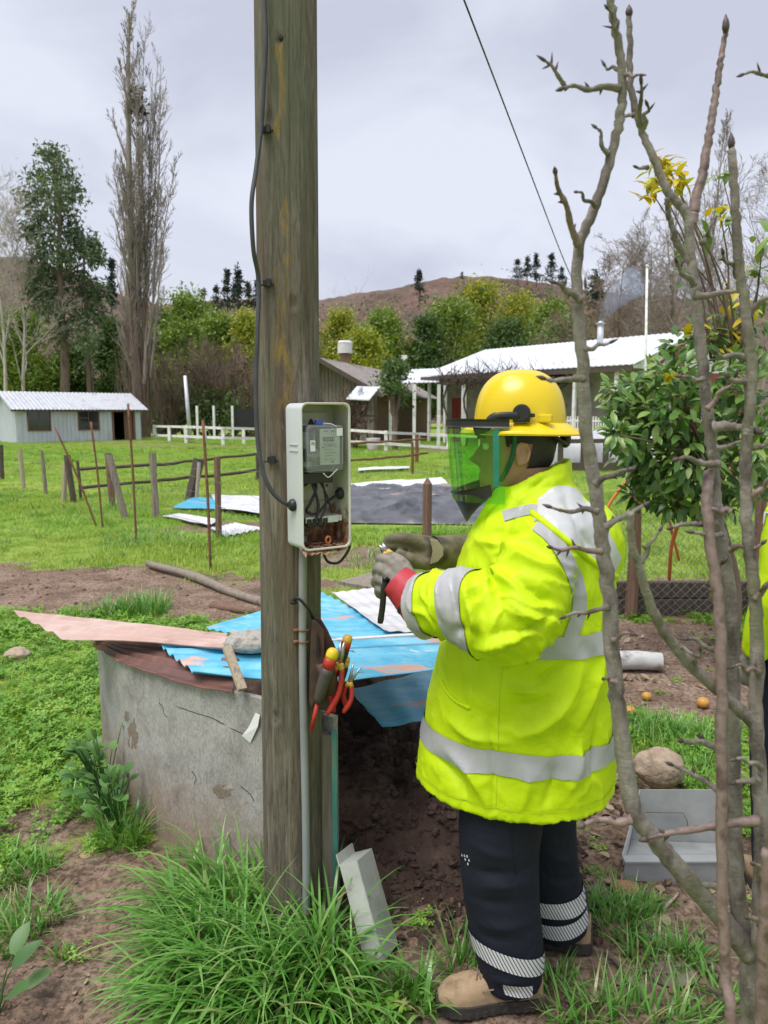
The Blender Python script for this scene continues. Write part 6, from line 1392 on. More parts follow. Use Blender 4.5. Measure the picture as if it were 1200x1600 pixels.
def sleeve_band(path, s0, s1, lean=0.0, rows=12):
    n = len(path)
    def at(s): i = min(n-2, int(s*(n-1))); return path[i].lerp(path[i+1], s*(n-1)-i), (path[i+1]-path[i]).normalized()
    _, tm = at((s0+s1)/2); x = tm.orthogonal().normalized(); y = tm.cross(x)
    def ax(t, s):
        d = (x*cos(t)+y*sin(t)); o, _ = at(s0+(s1-s0)*s); return o+tm*(lean*d.z), d
    return band(ax, None, Jbv, lambda t: 0.116, 170, rows)
part('reflective_band', sleeve_band(cl, .735, .835, 0.035), M_TAPE, jacket); part('reflective_band', sleeve_band(cl, .935, .992, 0.01), M_TAPE, jacket)
def strap(px_pts, w, n=60, rows=8, off=0.005, cast=None):
    """flat strip drawn on the cloth along photo points, half width w pixels"""
    c = bez([Vector((x, y, 0)) for x, y in px_pts], n); mb = MB(); v = []
    for j in range(rows):
        for k in range(n):
            t = (c[min(k+1, n-1)]-c[max(k-1, 0)]).normalized(); q = c[k]+Vector((-t.y, t.x, 0))*w*(2*j/(rows-1)-1)
            h = (cast or Jc)(q.x, q.y); v.append(h+(ORG-h).normalized()*off)
    mb.add(v, [(j*n+k, j*n+k+1, (j+1)*n+k+1, (j+1)*n+k) for j in range(rows-1) for k in range(n-1)]); return mb
part('reflective_strap', strap([(838, 818), (862, 838), (885, 872), (903, 915), (905, 955), (890, 1002)], 11), M_TAPE, jacket)
part('shoulder_band', strap([(786, 806), (808, 800), (836, 796), (842, 812)], 8), M_TAPE, jacket)
def line_on(px_pts, n, off, cast=None):
    c = bez([Vector((x, y, 0)) for x, y in px_pts], n); out = []
    for q in c:
        h = (cast or Jc)(q.x, q.y); out.append(h+(ORG-h).normalized()*off)
    return out
hu = bez([Vector((x, y, 0)) for x, y in ((842, 778), (868, 760), (902, 764), (930, 792), (954, 836), (972, 872))], 50)
hd_ = bez([Vector((x, y, 0)) for x, y in ((834, 802), (860, 824), (892, 850), (922, 874), (945, 892), (960, 900))], 50)
mb = MB(); vs = []
for j in range(22):
    for k in range(50):
        q = hu[k].lerp(hd_[k], j/21); h = Jc(q.x, q.y); vs.append(h+(ORG-h).normalized()*(.004+.010*sin(pi*j/21)*sin(pi*k/49)+.003*f1(q.x*.05, q.y*.03, 0, 3)))
mb.add(vs, [(j*50+k, j*50+k+1, (j+1)*50+k+1, (j+1)*50+k) for j in range(21) for k in range(49)]); part('hood', mb, M_HOOD, jacket, label='silver lining of the folded hood')
mb = MB(); mb.tube(line_on(((828, 798), (860, 824), (892, 850), (922, 874), (945, 892), (966, 903)), 34, .005), [.003]+[.0085]*32+[.004], 10); part('hood_edge', mb, M_HIVIS, jacket)
mb = MB(); mb.tube(line_on(((688, 1060), (698, 1080), (712, 1095), (735, 1107)), 24, .003), [.002]+[.0055]*22+[.002], 8); part('pocket_welt', mb, M_HIVIS, jacket)
mb = MB(); mb.tube(line_on(((786, 1040), (781, 1080), (778, 1170), (775, 1262)), 50, .0003), .0013, 6); part('side_seam', mb, M_SEAM, jacket)
part('hem_seam', torso_band(.637, .6405, 2), M_SEAM, jacket)
# --- trousers
LLG = [Vector((.375, 1.99, .86)), Vector((.350, 1.955, .66)), Vector((.322, 1.93, .50)), Vector((.326, 1.91, .32)), Vector((.348, 1.89, .16)), Vector((.358, 1.885, .075))]
RLG = [Vector((.455, 2.12, .86)), Vector((.465, 2.125, .62)), Vector((.474, 2.13, .42)), Vector((.500, 2.125, .24)), Vector((.535, 2.12, .12)), Vector((.548, 2.115, .055))]
lc, rc_ = bez(LLG, 30), bez(RLG, 30)
tm_ = MB(); tm_.tube(lc, [lerpl([0, .25, .45, .7, .9, 1], [.13, .124, .112, .102, .088, .084], k/29) for k in range(30)], 24); tm_.tube(rc_, [lerpl([0, .25, .45, .7, .9, 1], [.13, .12, .11, .102, .09, .084], k/29) for k in range(30)], 24)
tm_.ball((.41, 2.05, .86), (.17, .19, .16), 20, 12)
tv, tn_, tf = fuse(tm_, 0.0085, 7, 0.5); Tc, _ = caster(tv, tf)
TF = [([(725, 1350), (770, 1365), (830, 1355)], .016, -.012), ([(722, 1370), (775, 1385), (835, 1375)], .016, .010), ([(735, 1400), (780, 1412), (838, 1400)], .013, -.010), ([(730, 1310), (770, 1335), (800, 1340)], .014, .009), ([(745, 1440), (790, 1450), (838, 1432)], .015, .010), ([(745, 1455), (780, 1470), (836, 1455)], .011, -.010), ([(755, 1520), (790, 1535), (840, 1525)], .011, .009), ([(760, 1535), (800, 1550), (842, 1540)], .009, -.008), ([(850, 1330), (880, 1345), (900, 1340)], .014, .01), ([(850, 1365), (880, 1375), (905, 1365)], .012, -.009), ([(855, 1420), (890, 1430), (915, 1415)], .011, .008), ([(850, 1290), (875, 1310), (892, 1300)], .012, -.009)]
tv = fold(tv, tn_, TF, Tc, .75); tv = tv+tn_*(0.004*fbm(tv*np.array([10, 10, 7]), 3, 12))[:, None]
mb = MB(); mb.add(tv.tolist(), tf); pants = part('trousers', mb, M_NAVY, man, label='navy work trousers with striped silver ankle bands'); Tc, Tbv = caster(tv, tf)
def leg_band(path, z0, z1, tilt, arc=None, rmax=.17):
    zs = [-p.z for p in path]
    def at(z): return Vector((lerpl(zs, [p.x for p in path], -z), lerpl(zs, [p.y for p in path], -z), z))
    def ax(t, s):
        d = Vector((cos(t), sin(t), 0)); z = z0+(z1-z0)*s + tilt*-cos(t)*0.5+tilt*.35*-sin(t); return at(z), d
    return band(ax, None, Tbv, lambda t: rmax, 110, 5, 0.003, arc)
part('ankle_band', leg_band(lc, .150, .200, .055), M_STRIPE, pants); part('ankle_band', leg_band(lc, .088, .125, .03, lambda t: abs(((t-radians(275)+pi) % (2*pi))-pi) < .5), M_STRIPE, pants)
part('ankle_band', leg_band(rc_, .165, .215, -.01), M_STRIPE, pants); part('ankle_band', leg_band(rc_, .100, .150, -.03), M_STRIPE, pants)
mb = MB()
for i, (x, y) in enumerate(((722, 1336), (726, 1337), (730, 1338), (733, 1344), (727, 1343), (731, 1350))):
    h = Tc(x, y); mb.box(h+(ORG-h).normalized()*.002, (.0035, .002, .006)); 
part('printed_mark', mb, M_STRIPE, pants, smooth=False)
mb = MB(); mb.tube(line_on(((800, 1290), (802, 1330), (805, 1368)), 30, .0005, Tc), .0018, 6); part('pocket_seam', mb, M_NAVY, pants)
# --- boots
M_SUEDE = mat('tan_suede', [(0.27, 0.185, 0.105), (0.34, 0.24, 0.145), (0.20, 0.135, 0.08)], 16, rough=0.8, bs=0.4, bscale=150, bd=0.002, dirt=(0.10, 0.07, 0.05), dscale=9, dlo=0.58, dhi=0.75)
M_SOLE = mat('black_rubber_sole', [(0.022, 0.020, 0.018), (0.05, 0.044, 0.038)], 14, rough=0.8, dirt=(0.15, 0.10, 0.07), dscale=14, dlo=.56, dhi=.66)
M_LACE = mat('brown_laces', [(0.16, 0.12, 0.085), (0.22, 0.17, 0.125)], 60, rough=0.8)
def boot(heel, toe, label, leather=M_SUEDE):
    heel, toe = Vector(heel), Vector(toe); f = (toe-heel); Lb = f.length; f.normalize(); s = Vector((-f.y, f.x, 0))
    t = part('boot', MB().ball(heel.lerp(toe, .1)+UP*.09, .02, 6, 4), leather, man, label=label)
    xs = [0, .03, .10, .22, .36, .50, .62, .74, .86, .95, 1.0]; wd = [.026, .034, .039, .040, .039, .041, .046, .049, .045, .033, .018]; hh = [.105, .125, .135, .138, .130, .108, .092, .084, .077, .064, .045]
    rg = []
    for x, w, h in zip(xs, wd, hh):
        ring = []
        for k in range(22):
            a = 2*pi*k/22; cy, sz = cos(a), sin(a); e = 0.78 if sz > 0 else 0.35
            zz = (.026+(h-.026)*abs(sz)**(.8) if sz > 0 else .026-.006*abs(sz)); yy = w*(abs(cy)**e)*(1 if cy > 0 else -1)
            if sz > .1 and x < .45: yy *= 1-.12*sz
            ring.append(heel+f*(x*Lb)+s*yy+UP*zz)
        rg.append(ring)
    mb = MB(); mb.rings(rg); v, n, fc = fuse(mb, .0042, 4); v = v+n*(.0012*fbm(v*60, 3, 3))[:, None]; mb = MB(); mb.add(v.tolist(), fc); part('upper', mb, leather, t)
    so = []
    for x, w in zip(np.linspace(-.02, 1.02, 24), [lerpl(xs, wd, min(1, max(0, q)))*1.08+.002 for q in np.linspace(-.02, 1.02, 24)]): so.append((x, w))
    outl = [heel+f*(x*Lb)+s*w for x, w in so]+[heel+f*(x*Lb)-s*w for x, w in so[::-1]]
    mb = MB(); mb.rings([[p+UP*.0 for p in outl], [p+UP*.010 for p in outl], [p+UP*.031 for p in outl]]); sl = part('sole', mb, M_SOLE, t, ang=.6)
    mb = MB()
    for x in np.linspace(.04, .96, 13):
        if .36 < x < .48: continue
        w = lerpl(xs, wd, x)*1.08+.004; mb.box(heel+f*(x*Lb)+UP*.008, (.012, 2*w, .016), Matrix((f, s, UP)).transposed())
    part('tread', mb, M_SOLE, sl, smooth=False)
    for k in range(4):
        x = .44+.055*k; h = lerpl(xs, hh, x); w = .022; mb = MB(); c = heel+f*(x*Lb)
        mb.tube(bez([c+s*w+UP*(h-.004), c+f*.006+UP*(h+.006), c-s*w+f*.012+UP*(h-.004)], 9), .0024, 6); mb.tube(bez([c-s*w+UP*(h-.004), c+f*.006+UP*(h+.005), c+s*w+f*.012+UP*(h-.004)], 9), .0024, 6); part('lace', mb, M_LACE, t)
    mb = MB(); c = heel+f*(.43*Lb); mb.tube(bez([c+UP*.118, c+s*.03+UP*.125, c+s*.05+UP*.09, c+s*.046+f*.05+UP*.07], 14), .0022, 6); mb.tube(bez([c+UP*.118, c+s*.02+UP*.14, c+s*.045+UP*.12, c+s*.03+UP*.112], 12), .0022, 6); part('lace', mb, M_LACE, t)
    mb = MB(); mb.tube([heel+f*(.17*Lb)+UP*.09, heel+f*(.2*Lb)+UP*.155, heel+f*(.2*Lb)+UP*.17], [.046, .046, .044], 18); part('boot_collar', mb, mat('dark_boot_lining', [(.03, .026, .022), (.05, .043, .036)], 20, rough=.9), t)
boot((.440, 1.882, GZ(.44, 1.88)+.02), (.150, 1.868, GZ(.15, 1.87)+.02), 'tan suede lace-up boot with black sole'); boot((.638, 2.10, GZ(.6, 2.1)+.012), (.365, 2.165, GZ(.37, 2.16)+.012), 'muddy tan boot partly hidden by the other leg')
# --- body: head, neck and limbs in one skin
HC = Vector((.362, YM, 1.437)); HF = Vector((-.992, .12, 0)).normalized(); HL = Vector((-.12, -.992, 0)).normalized()
zt_ = [-.035, 0, .012, .035, .055, .085, .125, .15, .19, .225, .25, .262]
fr_ = [.060, .082, .094, .096, .094, .096, .089, .098, .093, .074, .042, .006]; bk_ = [.030, .015, -.02, -.055, -.08, -.096, -.104, -.108, -.107, -.090, -.055, -.006]; wd_ = [.030, .036, .048, .057, .062, .067, .071, .073, .074, .064, .042, .006]
def head_pt(t, z, grow=0.0):
    f_, b_, w = lerpl(zt_, fr_, z), lerpl(zt_, bk_, z), lerpl(zt_, wd_, z); c = (f_+(b_ if b_ < 0 else -b_))/2; a = (f_-(b_ if b_ < 0 else -b_))/2
    x = c+(a+grow)*cos(t); y = (w+grow)*abs(sin(t))**.92*(1 if sin(t) > 0 else -1)
    if cos(t) > 0:
        g = lambda zz, s, lat, sl: math.exp(-((z-zz)/s)**2-((y-lat)/sl)**2)
        x += .026*g(.082, .012, 0, .012)+.018*g(.100, .018, 0, .010)+.008*g(.122, .02, 0, .009)+.006*g(.043, .006, 0, .018)+.006*g(.031, .006, 0, .017)-.005*g(.037, .003, 0, .02)+.006*g(.008, .012, 0, .018)
        x -= .010*g(.124, .011, .030, .015)+.010*g(.124, .011, -.030, .015); x -= .004*g(.018, .006, 0, .02)
        x += .004*g(.146, .008, .03, .02)+.004*g(.146, .008, -.03, .02)
    return HC+HF*x+HL*y+UP*z
hm_ = MB(); hm_.rings([[head_pt(2*pi*k/64, z) for k in range(64)] for z in np.concatenate([np.linspace(-.03, .25, 64), [.258, .2615]])])
hm_.tube([Vector((.425, YM, 1.30)), Vector((.41, YM, 1.42)), Vector((.392, YM, 1.50))], [.075, .062, .064], 20)
for s in (1, -1):
    e = HC+HL*(.073*s)+UP*.102+HF*-.012; hm_.ball(e, (.017, .008, .030), 12, 8, 0, Matrix((HF, HL, UP)).transposed())
    hm_.tube(bez([e+HF*.012+UP*-.024+HL*.003*s, e+HF*-.012+UP*-.018+HL*.008*s, e+HF*-.020+UP*.008+HL*.012*s, e+HF*-.010+UP*.030+HL*.011*s, e+HF*.010+UP*.026+HL*.006*s, e+HF*.014+UP*.008+HL*.004*s], 18), .0048, 8)
hm_.ball((.42, YM, 1.22), (.12, .15, .20), 16, 10); hm_.ball((.41, 2.05, .92), (.12, .14, .16), 16, 10)
hm_.tube([Vector((.42, YM, 1.2)), Vector((.41, YM, .9))], .12, 16)
for pth, rad in ((cl, .04), (clr, .04), (lc, .055), (rc_, .055)): hm_.tube([pth[0].lerp(Vector((.42, YM, pth[0].z)), .4)]+list(pth[2::4]), rad, 10)
bv_, bn_, bf_ = fuse(hm_, .0045, 3, .4)
mb = MB(); mb.add(bv_.tolist(), bf_); part('body', mb, M_SKIN, man, label='face and neck in profile behind the visor')
for s in (1, -1):
    mb = MB(); e = HC+HF*.080+HL*(.030*s)+UP*.124; mb.ball(e, .0115, 12, 8); ey = part('eye', mb, M_WHITEPAINT, man); mb = MB(); mb.ball(e+HF*.0095, (.0045, .0045, .0045), 8, 6); part('iris', mb, M_BLACK, ey)
    mb = MB(); mb.tube(bez([HC+HF*.102+HL*(.010*s)+UP*.143, HC+HF*.100+HL*(.030*s)+UP*.151, HC+HF*.084+HL*(.050*s)+UP*.146], 9), [.003, .004, .004, .004, .004, .004, .003, .003, .002], 6); part('eyebrow', mb, M_HAIR, man)
hr = MB(); vs = []; N1, N2 = 72, 40
for j in range(N2):
    z = .058+(.205)*j/(N2-1)
    for k in range(N1):
        t = 2*pi*k/N1; low = .115 if abs(((t+pi) % (2*pi))-pi) < 1.45 else .055; g = .007+.0015*f1(cos(t)*9, sin(t)*9, z*90, 2); g = g if z > low+.01 else -.004
        vs.append(head_pt(t, min(z, .2605), g))
fs = []
for j in range(N2-1):
    for k in range(N1):
        t = 2*pi*(k+.5)/N1; a = abs(((t+pi) % (2*pi))-pi); z = .058+.205*(j+.5)/(N2-1)
        front = a < 1.22; earz = 1.35 < a < 1.95 and z < .132
        if (front and z < .18) or earz or (a <= 1.35 and z < .10): continue
        fs.append((j*N1+k, j*N1+(k+1) % N1, (j+1)*N1+(k+1) % N1, (j+1)*N1+k))
hr.add(vs, fs); part('hair', hr, M_HAIR, man)
mb = MB(); mb.rings([ell((.40, YM), 1.375, .108, .105), ell((.392, YM), 1.42, .094, .088, zf=lambda t: -.012*cos(t)), ell((.388, YM), 1.455, .076, .072, zf=lambda t: -.02*cos(t))], False, False); part('neck_gaiter', mb, mat('black_knit', [(.012, .011, .011), (.022, .02, .02)], 60, rough=.9, bs=.6, bscale=140, bd=.003), man)
# --- hard hat with face shield
HZ0 = 1.624; HX = Vector((.372, YM, HZ0)); hf, hl = HF, HL
hat = thing('hard_hat', 'yellow full brim hard hat with a green face shield worn by the worker', 'hard hat', HX)
def dome(t, s):
    rho = sin(s*pi/2)**0.9; zz = .138*(1-rho**2.7)**(1/2.15) if s < 1 else 0
    x, y = .124*rho*cos(t), .106*rho*sin(t)
    rid = .0055*math.exp(-(y/.020)**2)*(1 if rho < .9 else max(0, (1-rho)/.1))*(1-.3*rho)
    rid += .004*math.exp(-((abs(y)-.052)/.010)**2)*max(0, min(1, (.85-rho)*4))*(1 if x > -.05 else .4)
    return HX+hf*x+hl*y+UP*(zz+rid)
mb = MB(); mb.grid(lambda u, v: dome(2*pi*u, max(v, .004)), 96, 40, closeu=True); mb.f.append(tuple(range(95, -1, -1)))
def brim(t, s, dz=0):
    a = .124+(.038+.006*(cos(t) < 0)*abs(cos(t)))*s; b = .106+.034*s; z = -.004-.020*s**1.2-.003*max(0, -cos(t))*s
    if s > .93: z -= .004
    return HX+hf*a*cos(t)+hl*b*sin(t)+UP*(z+dz+.004*(1-s))
shell_ = part('shell', mb, M_BRIM, hat)
mb = MB(); mb.grid(lambda u, v: brim(2*pi*u, v), 96, 14, closeu=True); o = len(mb.v); mb.grid(lambda u, v: brim(2*pi*u, 1-v, -.0035), 96, 14, closeu=True); mb.f += [(13*96+k, o+k, o+(k+1) % 96, 13*96+(k+1) % 96) for k in range(96)]
part('brim', mb, M_BRIM, hat)
mb = MB(); c = HX+hf*-.060+hl*.1015+UP*.012; m3 = Matrix((hf, hl, UP)).transposed(); m3 = m3 @ Matrix.Rotation(radians(-24), 3, 'Z'); mb.box(c, (.036, .016, .022), m3); part('slot_lug', mb, M_BRIM, hat, smooth=False, bevel=.004)
hn = (hl*.96+hf*.12).normalized()
c = HX+hf*.002+hl*.111+UP*.026
mb = MB(); mb.tube([c-hn*.008, c+hn*.010, c+hn*.014], [.023, .023, .020], 24); kn = part('pivot_knob', mb, M_BLACK, hat, ang=.6)
mb = MB(); mb.box(c+hn*.004-UP*.012, (.044, .018, .024), Matrix((hf, hn, UP)).transposed()); mb.beam(c+hn*.004-hf*.02-UP*.006, c+hn*.002-hf*.034-UP*.006, .006, .010); part('knob_mount', mb, M_BLACK, kn, smooth=False, bevel=.002)
for s in (1, -1):
    mb = MB(); q = lambda f_, l_, z_: HX+hf*f_+hl*(l_*s)+UP*z_
    mb.tube(bez([q(.010, .122, .018), q(.045, .124, .019), q(.075, .118, .012), q(.095, .112, -.012), q(.122, .098, -.022)], 24), [.010]*10+[.013]*6+[.013]*8, 8, flat=.4, up=hl); mb.tube([q(.055, .122, .006), q(.062, .119, -.004)], .008, 8); part('side_arm', mb, M_BLACK, hat)
VZ = -.010
def vis(t, z, g=0.0):
    k = 1-.10*max(0, (-z-.03)/.2); return HX+hf*(.030+(.168*k+g)*cos(t))+hl*((.130+g)*sin(t))+UP*z
mb = MB(); mb.grid(lambda u, v: vis(-1.55+3.1*u, -.012+.022*v-.004*(u-.5)**2, .004), 48, 4); o = len(mb.v); mb.grid(lambda u, v: vis(-1.55+3.1*u, -.012+.022*(1-v), -.004), 48, 4); mb.f += [(3*48+k, o+k, o+k+1, 3*48+k+1) for k in range(47)]+[(k+1, o+3*48+k+1, o+3*48+k, k) for k in range(47)]
part('visor_carrier', mb, M_BLACK, hat)
M_VIS = clear_mat('green_visor', (0.50, 0.87, 0.31), 0.04, 0.05, 0.25)
mb = MB(); mb.grid(lambda u, v: vis(-1.5+3.0*u, -.016-.195*v), 48, 20); part('visor', mb, M_VIS, hat, label='curved green transparent visor')
mb = MB(); mb.grid(lambda u, v: vis(1.30+.10*u, -.016-.150*v, .0016), 4, 10); part('visor_edge_strap', mb, mat('green_webbing', [(.01, .16, .10), (.015, .20, .13)], 40, rough=.6), hat)
def chin(u, v, g=0):
    t = -1.25+2.5*u; z0 = -.190+.030*(abs(t)/1.25)**2; z1 = -.275+.085*(abs(t)/1.25)**1.5; z = z0+(z1-z0)*v
    p = vis(t, z0, g); p = p-hf*(.045*v*cos(t)**2); p.z = HX.z+z; return p
mb = MB(); mb.grid(lambda u, v: chin(u, v, .003), 44, 8); o = len(mb.v); mb.grid(lambda u, v: chin(u, 1-v, -.003), 44, 8); mb.f += [(7*44+k, o+k, o+k+1, 7*44+k+1) for k in range(43)]+[(k+1, o+7*44+k+1, o+7*44+k, k) for k in range(43)]+[(j*44, (j+1)*44, o+(6-j)*44, o+(7-j)*44) for j in range(7)]
part('chin_guard', mb, M_BLACK, hat)
mb = MB(); mb.tube(bez([HX+hf*-.055+hl*.092+UP*-.01, HX+hf*-.10+hl*.055+UP*-.045, HX+hf*-.122+UP*-.055, HX+hf*-.10+hl*-.055+UP*-.045, HX+hf*-.055+hl*-.092+UP*-.01], 22), .013, 8, flat=.4, up=UP); part('nape_strap', mb, M_BLACK, hat)
mb = MB(); mb.ball(HX+hf*-.124+UP*-.045, (.016, .034, .024), 12, 8, 0, Matrix((hf, hl, UP)).transposed()); part('ratchet', mb, M_BLACK, hat)
mb = MB(); mb.tube(bez([HX+hf*.015+hl*.088+UP*-.015, HX+hf*.022+hl*.078+UP*-.09, HX+hf*.05+hl*.055+UP*-.155, HX+hf*.075+UP*-.178, HX+hf*.05+hl*-.055+UP*-.155], 22), .007, 6, flat=.3, up=hl); part('chin_strap', mb, mat('dark_green_webbing', [(.01, .10, .06), (.012, .13, .08)], 40, rough=.7), hat)
# --- gloves
def glove(name, label, wrist, knuck, fingers, thumb, mtl, palm_r, fr=.0118, cuff=None, cuffm=None, sub=None):
    mb = MB(); w = Vector(wrist); ks = [Vector(k) for k in knuck]; mid = sum(ks, Vector())/len(ks)
    for k in ks: mb.tube([w.lerp(mid, .05), w.lerp(k, .5), k], [palm_r*.9, palm_r*.82, fr*1.25], 12); 
    mb.ball(w.lerp(mid, .55), (palm_r*1.05, palm_r*1.0, palm_r*1.05), 14, 10)
    for k, fg in zip(ks, fingers):
        pts = [k]+[Vector(q) for q in fg]; n = len(pts); mb.tube(bez(pts, 14), [fr*1.15]*4+[fr*1.06]*5+[fr]*3+[fr*.9, fr*.55], 12)
    tp = [w.lerp(mid, .15)]+[Vector(q) for q in thumb]; mb.tube(bez(tp, 14), [fr*1.6]*4+[fr*1.3]*6+[fr*1.15, fr*1.1, fr, fr*.6], 12)
    v, n, f = fuse(mb, .0038, 4, .5); v = v+n*(.0018*fbm(v*42, 3, 4))[:, None]
    mb = MB(); mb.add(v.tolist(), f); return part(name, mb, mtl, man, label=label)
pl_ax = (P(640, 915, 1.93), P(602, 858, 1.985))
gl = glove('left_glove', 'worn grey leather glove holding the pliers', P(648, 930, 1.905), [P(612, 878, 1.93), P(604, 893, 1.925), P(601, 908, 1.925), P(603, 922, 1.93)],
      [[P(596, 872, 1.955), P(594, 880, 1.985), P(604, 890, 1.99)], [P(590, 888, 1.95), P(588, 897, 1.985), P(599, 905, 1.992)], [P(588, 905, 1.95), P(588, 914, 1.98), P(600, 918, 1.988)], [P(592, 921, 1.95), P(593, 929, 1.975), P(604, 930, 1.98)]],
      [P(636, 888, 1.93), P(618, 872, 1.955), P(606, 868, 1.975)], M_GLOVEG, .033)
mb = MB(); a, b = P(618, 905, 1.918), P(664, 948, 1.885); mb.tube([a, a.lerp(b, .35), a.lerp(b, .7), b], [.044, .052, .060, .066], 26, False); o = len(mb.v); mb.tube([a, a.lerp(b, .7), b], [.041, .057, .063], 26, False); part('glove_cuff', mb, M_CUFFR, gl, label='red gauntlet cuff')
mb = MB(); mb.tube([a.lerp(b, .58), a.lerp(b, .66)], [.0595, .0612], 26, False); part('cuff_binding', mb, M_BLACK, gl)
mb = MB(); mb.tube(bez([P(606, 903, 1.905), P(600, 918, 1.90), P(598, 945, 1.905), P(594, 974, 1.91)], 16), [.011, .010]+[.0085]*12+[.009, .007], 10, flat=.45, up=(0, 1, 0)); mb.box(P(602, 905, 1.898), (.016, .006, .012)); part('glove_strap', mb, M_BLACK, gl)
gr_ = glove('right_glove', 'worn olive leather gauntlet held behind the other hand', P(690, 866, 2.17), [P(642, 842, 2.10), P(634, 852, 2.11), P(632, 866, 2.125), P(636, 880, 2.14)],
      [[P(622, 840, 2.09), P(608, 843, 2.10), P(604, 854, 2.12)], [P(616, 850, 2.10), P(602, 854, 2.115), P(602, 865, 2.135)], [P(615, 865, 2.115), P(603, 869, 2.13), P(606, 878, 2.15)], [P(620, 881, 2.13), P(610, 885, 2.145), P(615, 891, 2.16)]],
      [P(668, 882, 2.11), P(640, 872, 2.085), P(618, 862, 2.075)], M_GLOVE, .042, .0135)
mb = MB(); a, b = P(676, 862, 2.155), P(752, 866, 2.245); mb.tube([a, a.lerp(b, .3), a.lerp(b, .7), b], [.046, .052, .058, .066], 26, False); mb.tube([a, b], [.043, .062], 26, False); part('glove_cuff', mb, M_GLOVE, gr_)
mb = MB(); mb.prism([P(x, y, 2.088) for x, y in ((672, 842), (684, 845), (693, 856), (693, 868), (684, 878), (672, 882), (676, 862))], (0, .008, 0)); part('cuff_patch', mb, mat('pale_leather', [(.26, .23, .15), (.34, .30, .21)], 14, rough=.7), gr_, smooth=False, bevel=.002)
pliers('pliers with yellow and red grips held in the gloved left hand', (P(596, 846, 2.0), P(592, 852, 1.985)), P(604, 862, 1.985), P(640, 914, 1.945), P(632, 918, 1.97), .0085, 1.0)
for o_ in bpy.data.objects:
    if o_.get('label') == 'pliers with yellow and red grips held in the gloved left hand': del o_['group']
# ------------------------------------------------------------------ second person, cut by the right edge of the frame
X2, Y2 = 1.455, 2.42; t2 = radians(60); F2 = Vector((-cos(t2), sin(t2), 0)); L2 = Vector((-sin(t2), -cos(t2), 0))
p2 = thing('person', 'person at the right edge in navy hood and lime yellow vest behind bare branches', 'person', (X2, Y2, 0))
mb = MB(); mb.rings([ell((X2, Y2), z, a, b, F2, L2) for z, a, b in ((.80, .15, .20), (.95, .16, .205), (1.1, .165, .215), (1.25, .16, .225), (1.36, .13, .20), (1.43, .09, .12))])
for s in (1, -1):
    pth = bez([Vector((X2, Y2, 1.35))+L2*(.19*s), Vector((X2, Y2, 1.12))+L2*(.235*s)+F2*-.01, Vector((X2, Y2, 1.0))+L2*(.24*s)+F2*.03, Vector((X2, Y2, .86))+L2*(.225*s)+F2*.07], 24)
    mb.tube(pth, [lerpl([0, .5, 1], [.075, .066, .045], k/23) for k in range(24)], 18)
    if s == 1: arm_l = pth
v, n, f = fuse(mb, .010, 6); v = v+n*(.007*fbm(v*np.array([9, 9, 6]), 3, 8))[:, None]
mb = MB(); mb.add(v.tolist(), f); vest = part('vest', mb, M_HIVIS, p2); c2, b2 = caster(v, f)
def ring2(z0, z1): return band(lambda t, s: (Vector((X2, Y2, z0+(z1-z0)*s)), (F2*cos(t)+L2*sin(t))), None, b2, lambda t: .27, 120, 4)
M_ST2 = mat('striped_grey_tape', [(.42, .46, .42), (.50, .54, .48)], 20, rough=.4)
for z0, z1 in ((1.30, 1.41), (1.02, 1.07)): part('reflective_band', ring2(z0, z1), M_STRIPE if False else M_ST2, vest)
mb = MB()
for s, (hx, kx, ax_) in ((1, (.10, .11, .12)), (-1, (.10, .10, .10))):
    mb.tube(bez([Vector((X2, Y2, .86))+L2*(hx*s), Vector((X2, Y2, .48))+L2*(kx*s)+F2*.03, Vector((X2, Y2, .09))+L2*(ax_*s)], 20), [lerpl([0, .5, 1], [.115, .092, .078], k/19) for k in range(20)], 20)
mb.ball((X2, Y2, .88), (.155, .18, .14), 18, 12)
v, n, f = fuse(mb, .010, 6); v = v+n*(.008*fbm(v*np.array([10, 10, 7]), 3, 9))[:, None]; mb = MB(); mb.add(v.tolist(), f); part('trousers', mb, M_NAVY, p2)
mb = MB(); hc = Vector((X2-.06, Y2, 1.545)); mb.ball(hc, (.105, .10, .14), 20, 14); mb.tube([Vector((X2-.01, Y2, 1.36)), hc+Vector((0, 0, -.06))], [.12, .09], 18); mb.ball(hc+F2*.02+Vector((0, 0, .06)), (.10, .10, .10), 16, 10)
v, n, f = fuse(mb, .008, 6); v = v+n*(.005*fbm(v*14, 3, 3))[:, None]; mb = MB(); mb.add(v.tolist(), f); part('hood', mb, fabric_mat('slate_navy_fleece', (.030, .032, .048), .8), p2)
mb = MB(); mb.ball(hc+F2*.045+Vector((0, 0, .0)), (.072, .07, .10), 16, 12); mb.tube([hc+Vector((0, 0, -.1)), Vector((X2, Y2, 1.2)), Vector((X2, Y2, .9))], [.06, .09, .10], 14)
for s in (1, -1): mb.tube([Vector((X2, Y2, 1.3))+L2*(.12*s), Vector((X2, Y2, 1.1))+L2*(.232*s), Vector((X2, Y2, .84))+L2*(.225*s)+F2*.075], [.05, .04, .03], 12); mb.tube([Vector((X2, Y2, .9))+L2*(.08*s), Vector((X2, Y2, .12))+L2*(.11*s)], [.07, .05], 12)
v, n, f = fuse(mb, .008, 4); mb = MB(); mb.add(v.tolist(), f); part('body', mb, M_SKIN, p2)
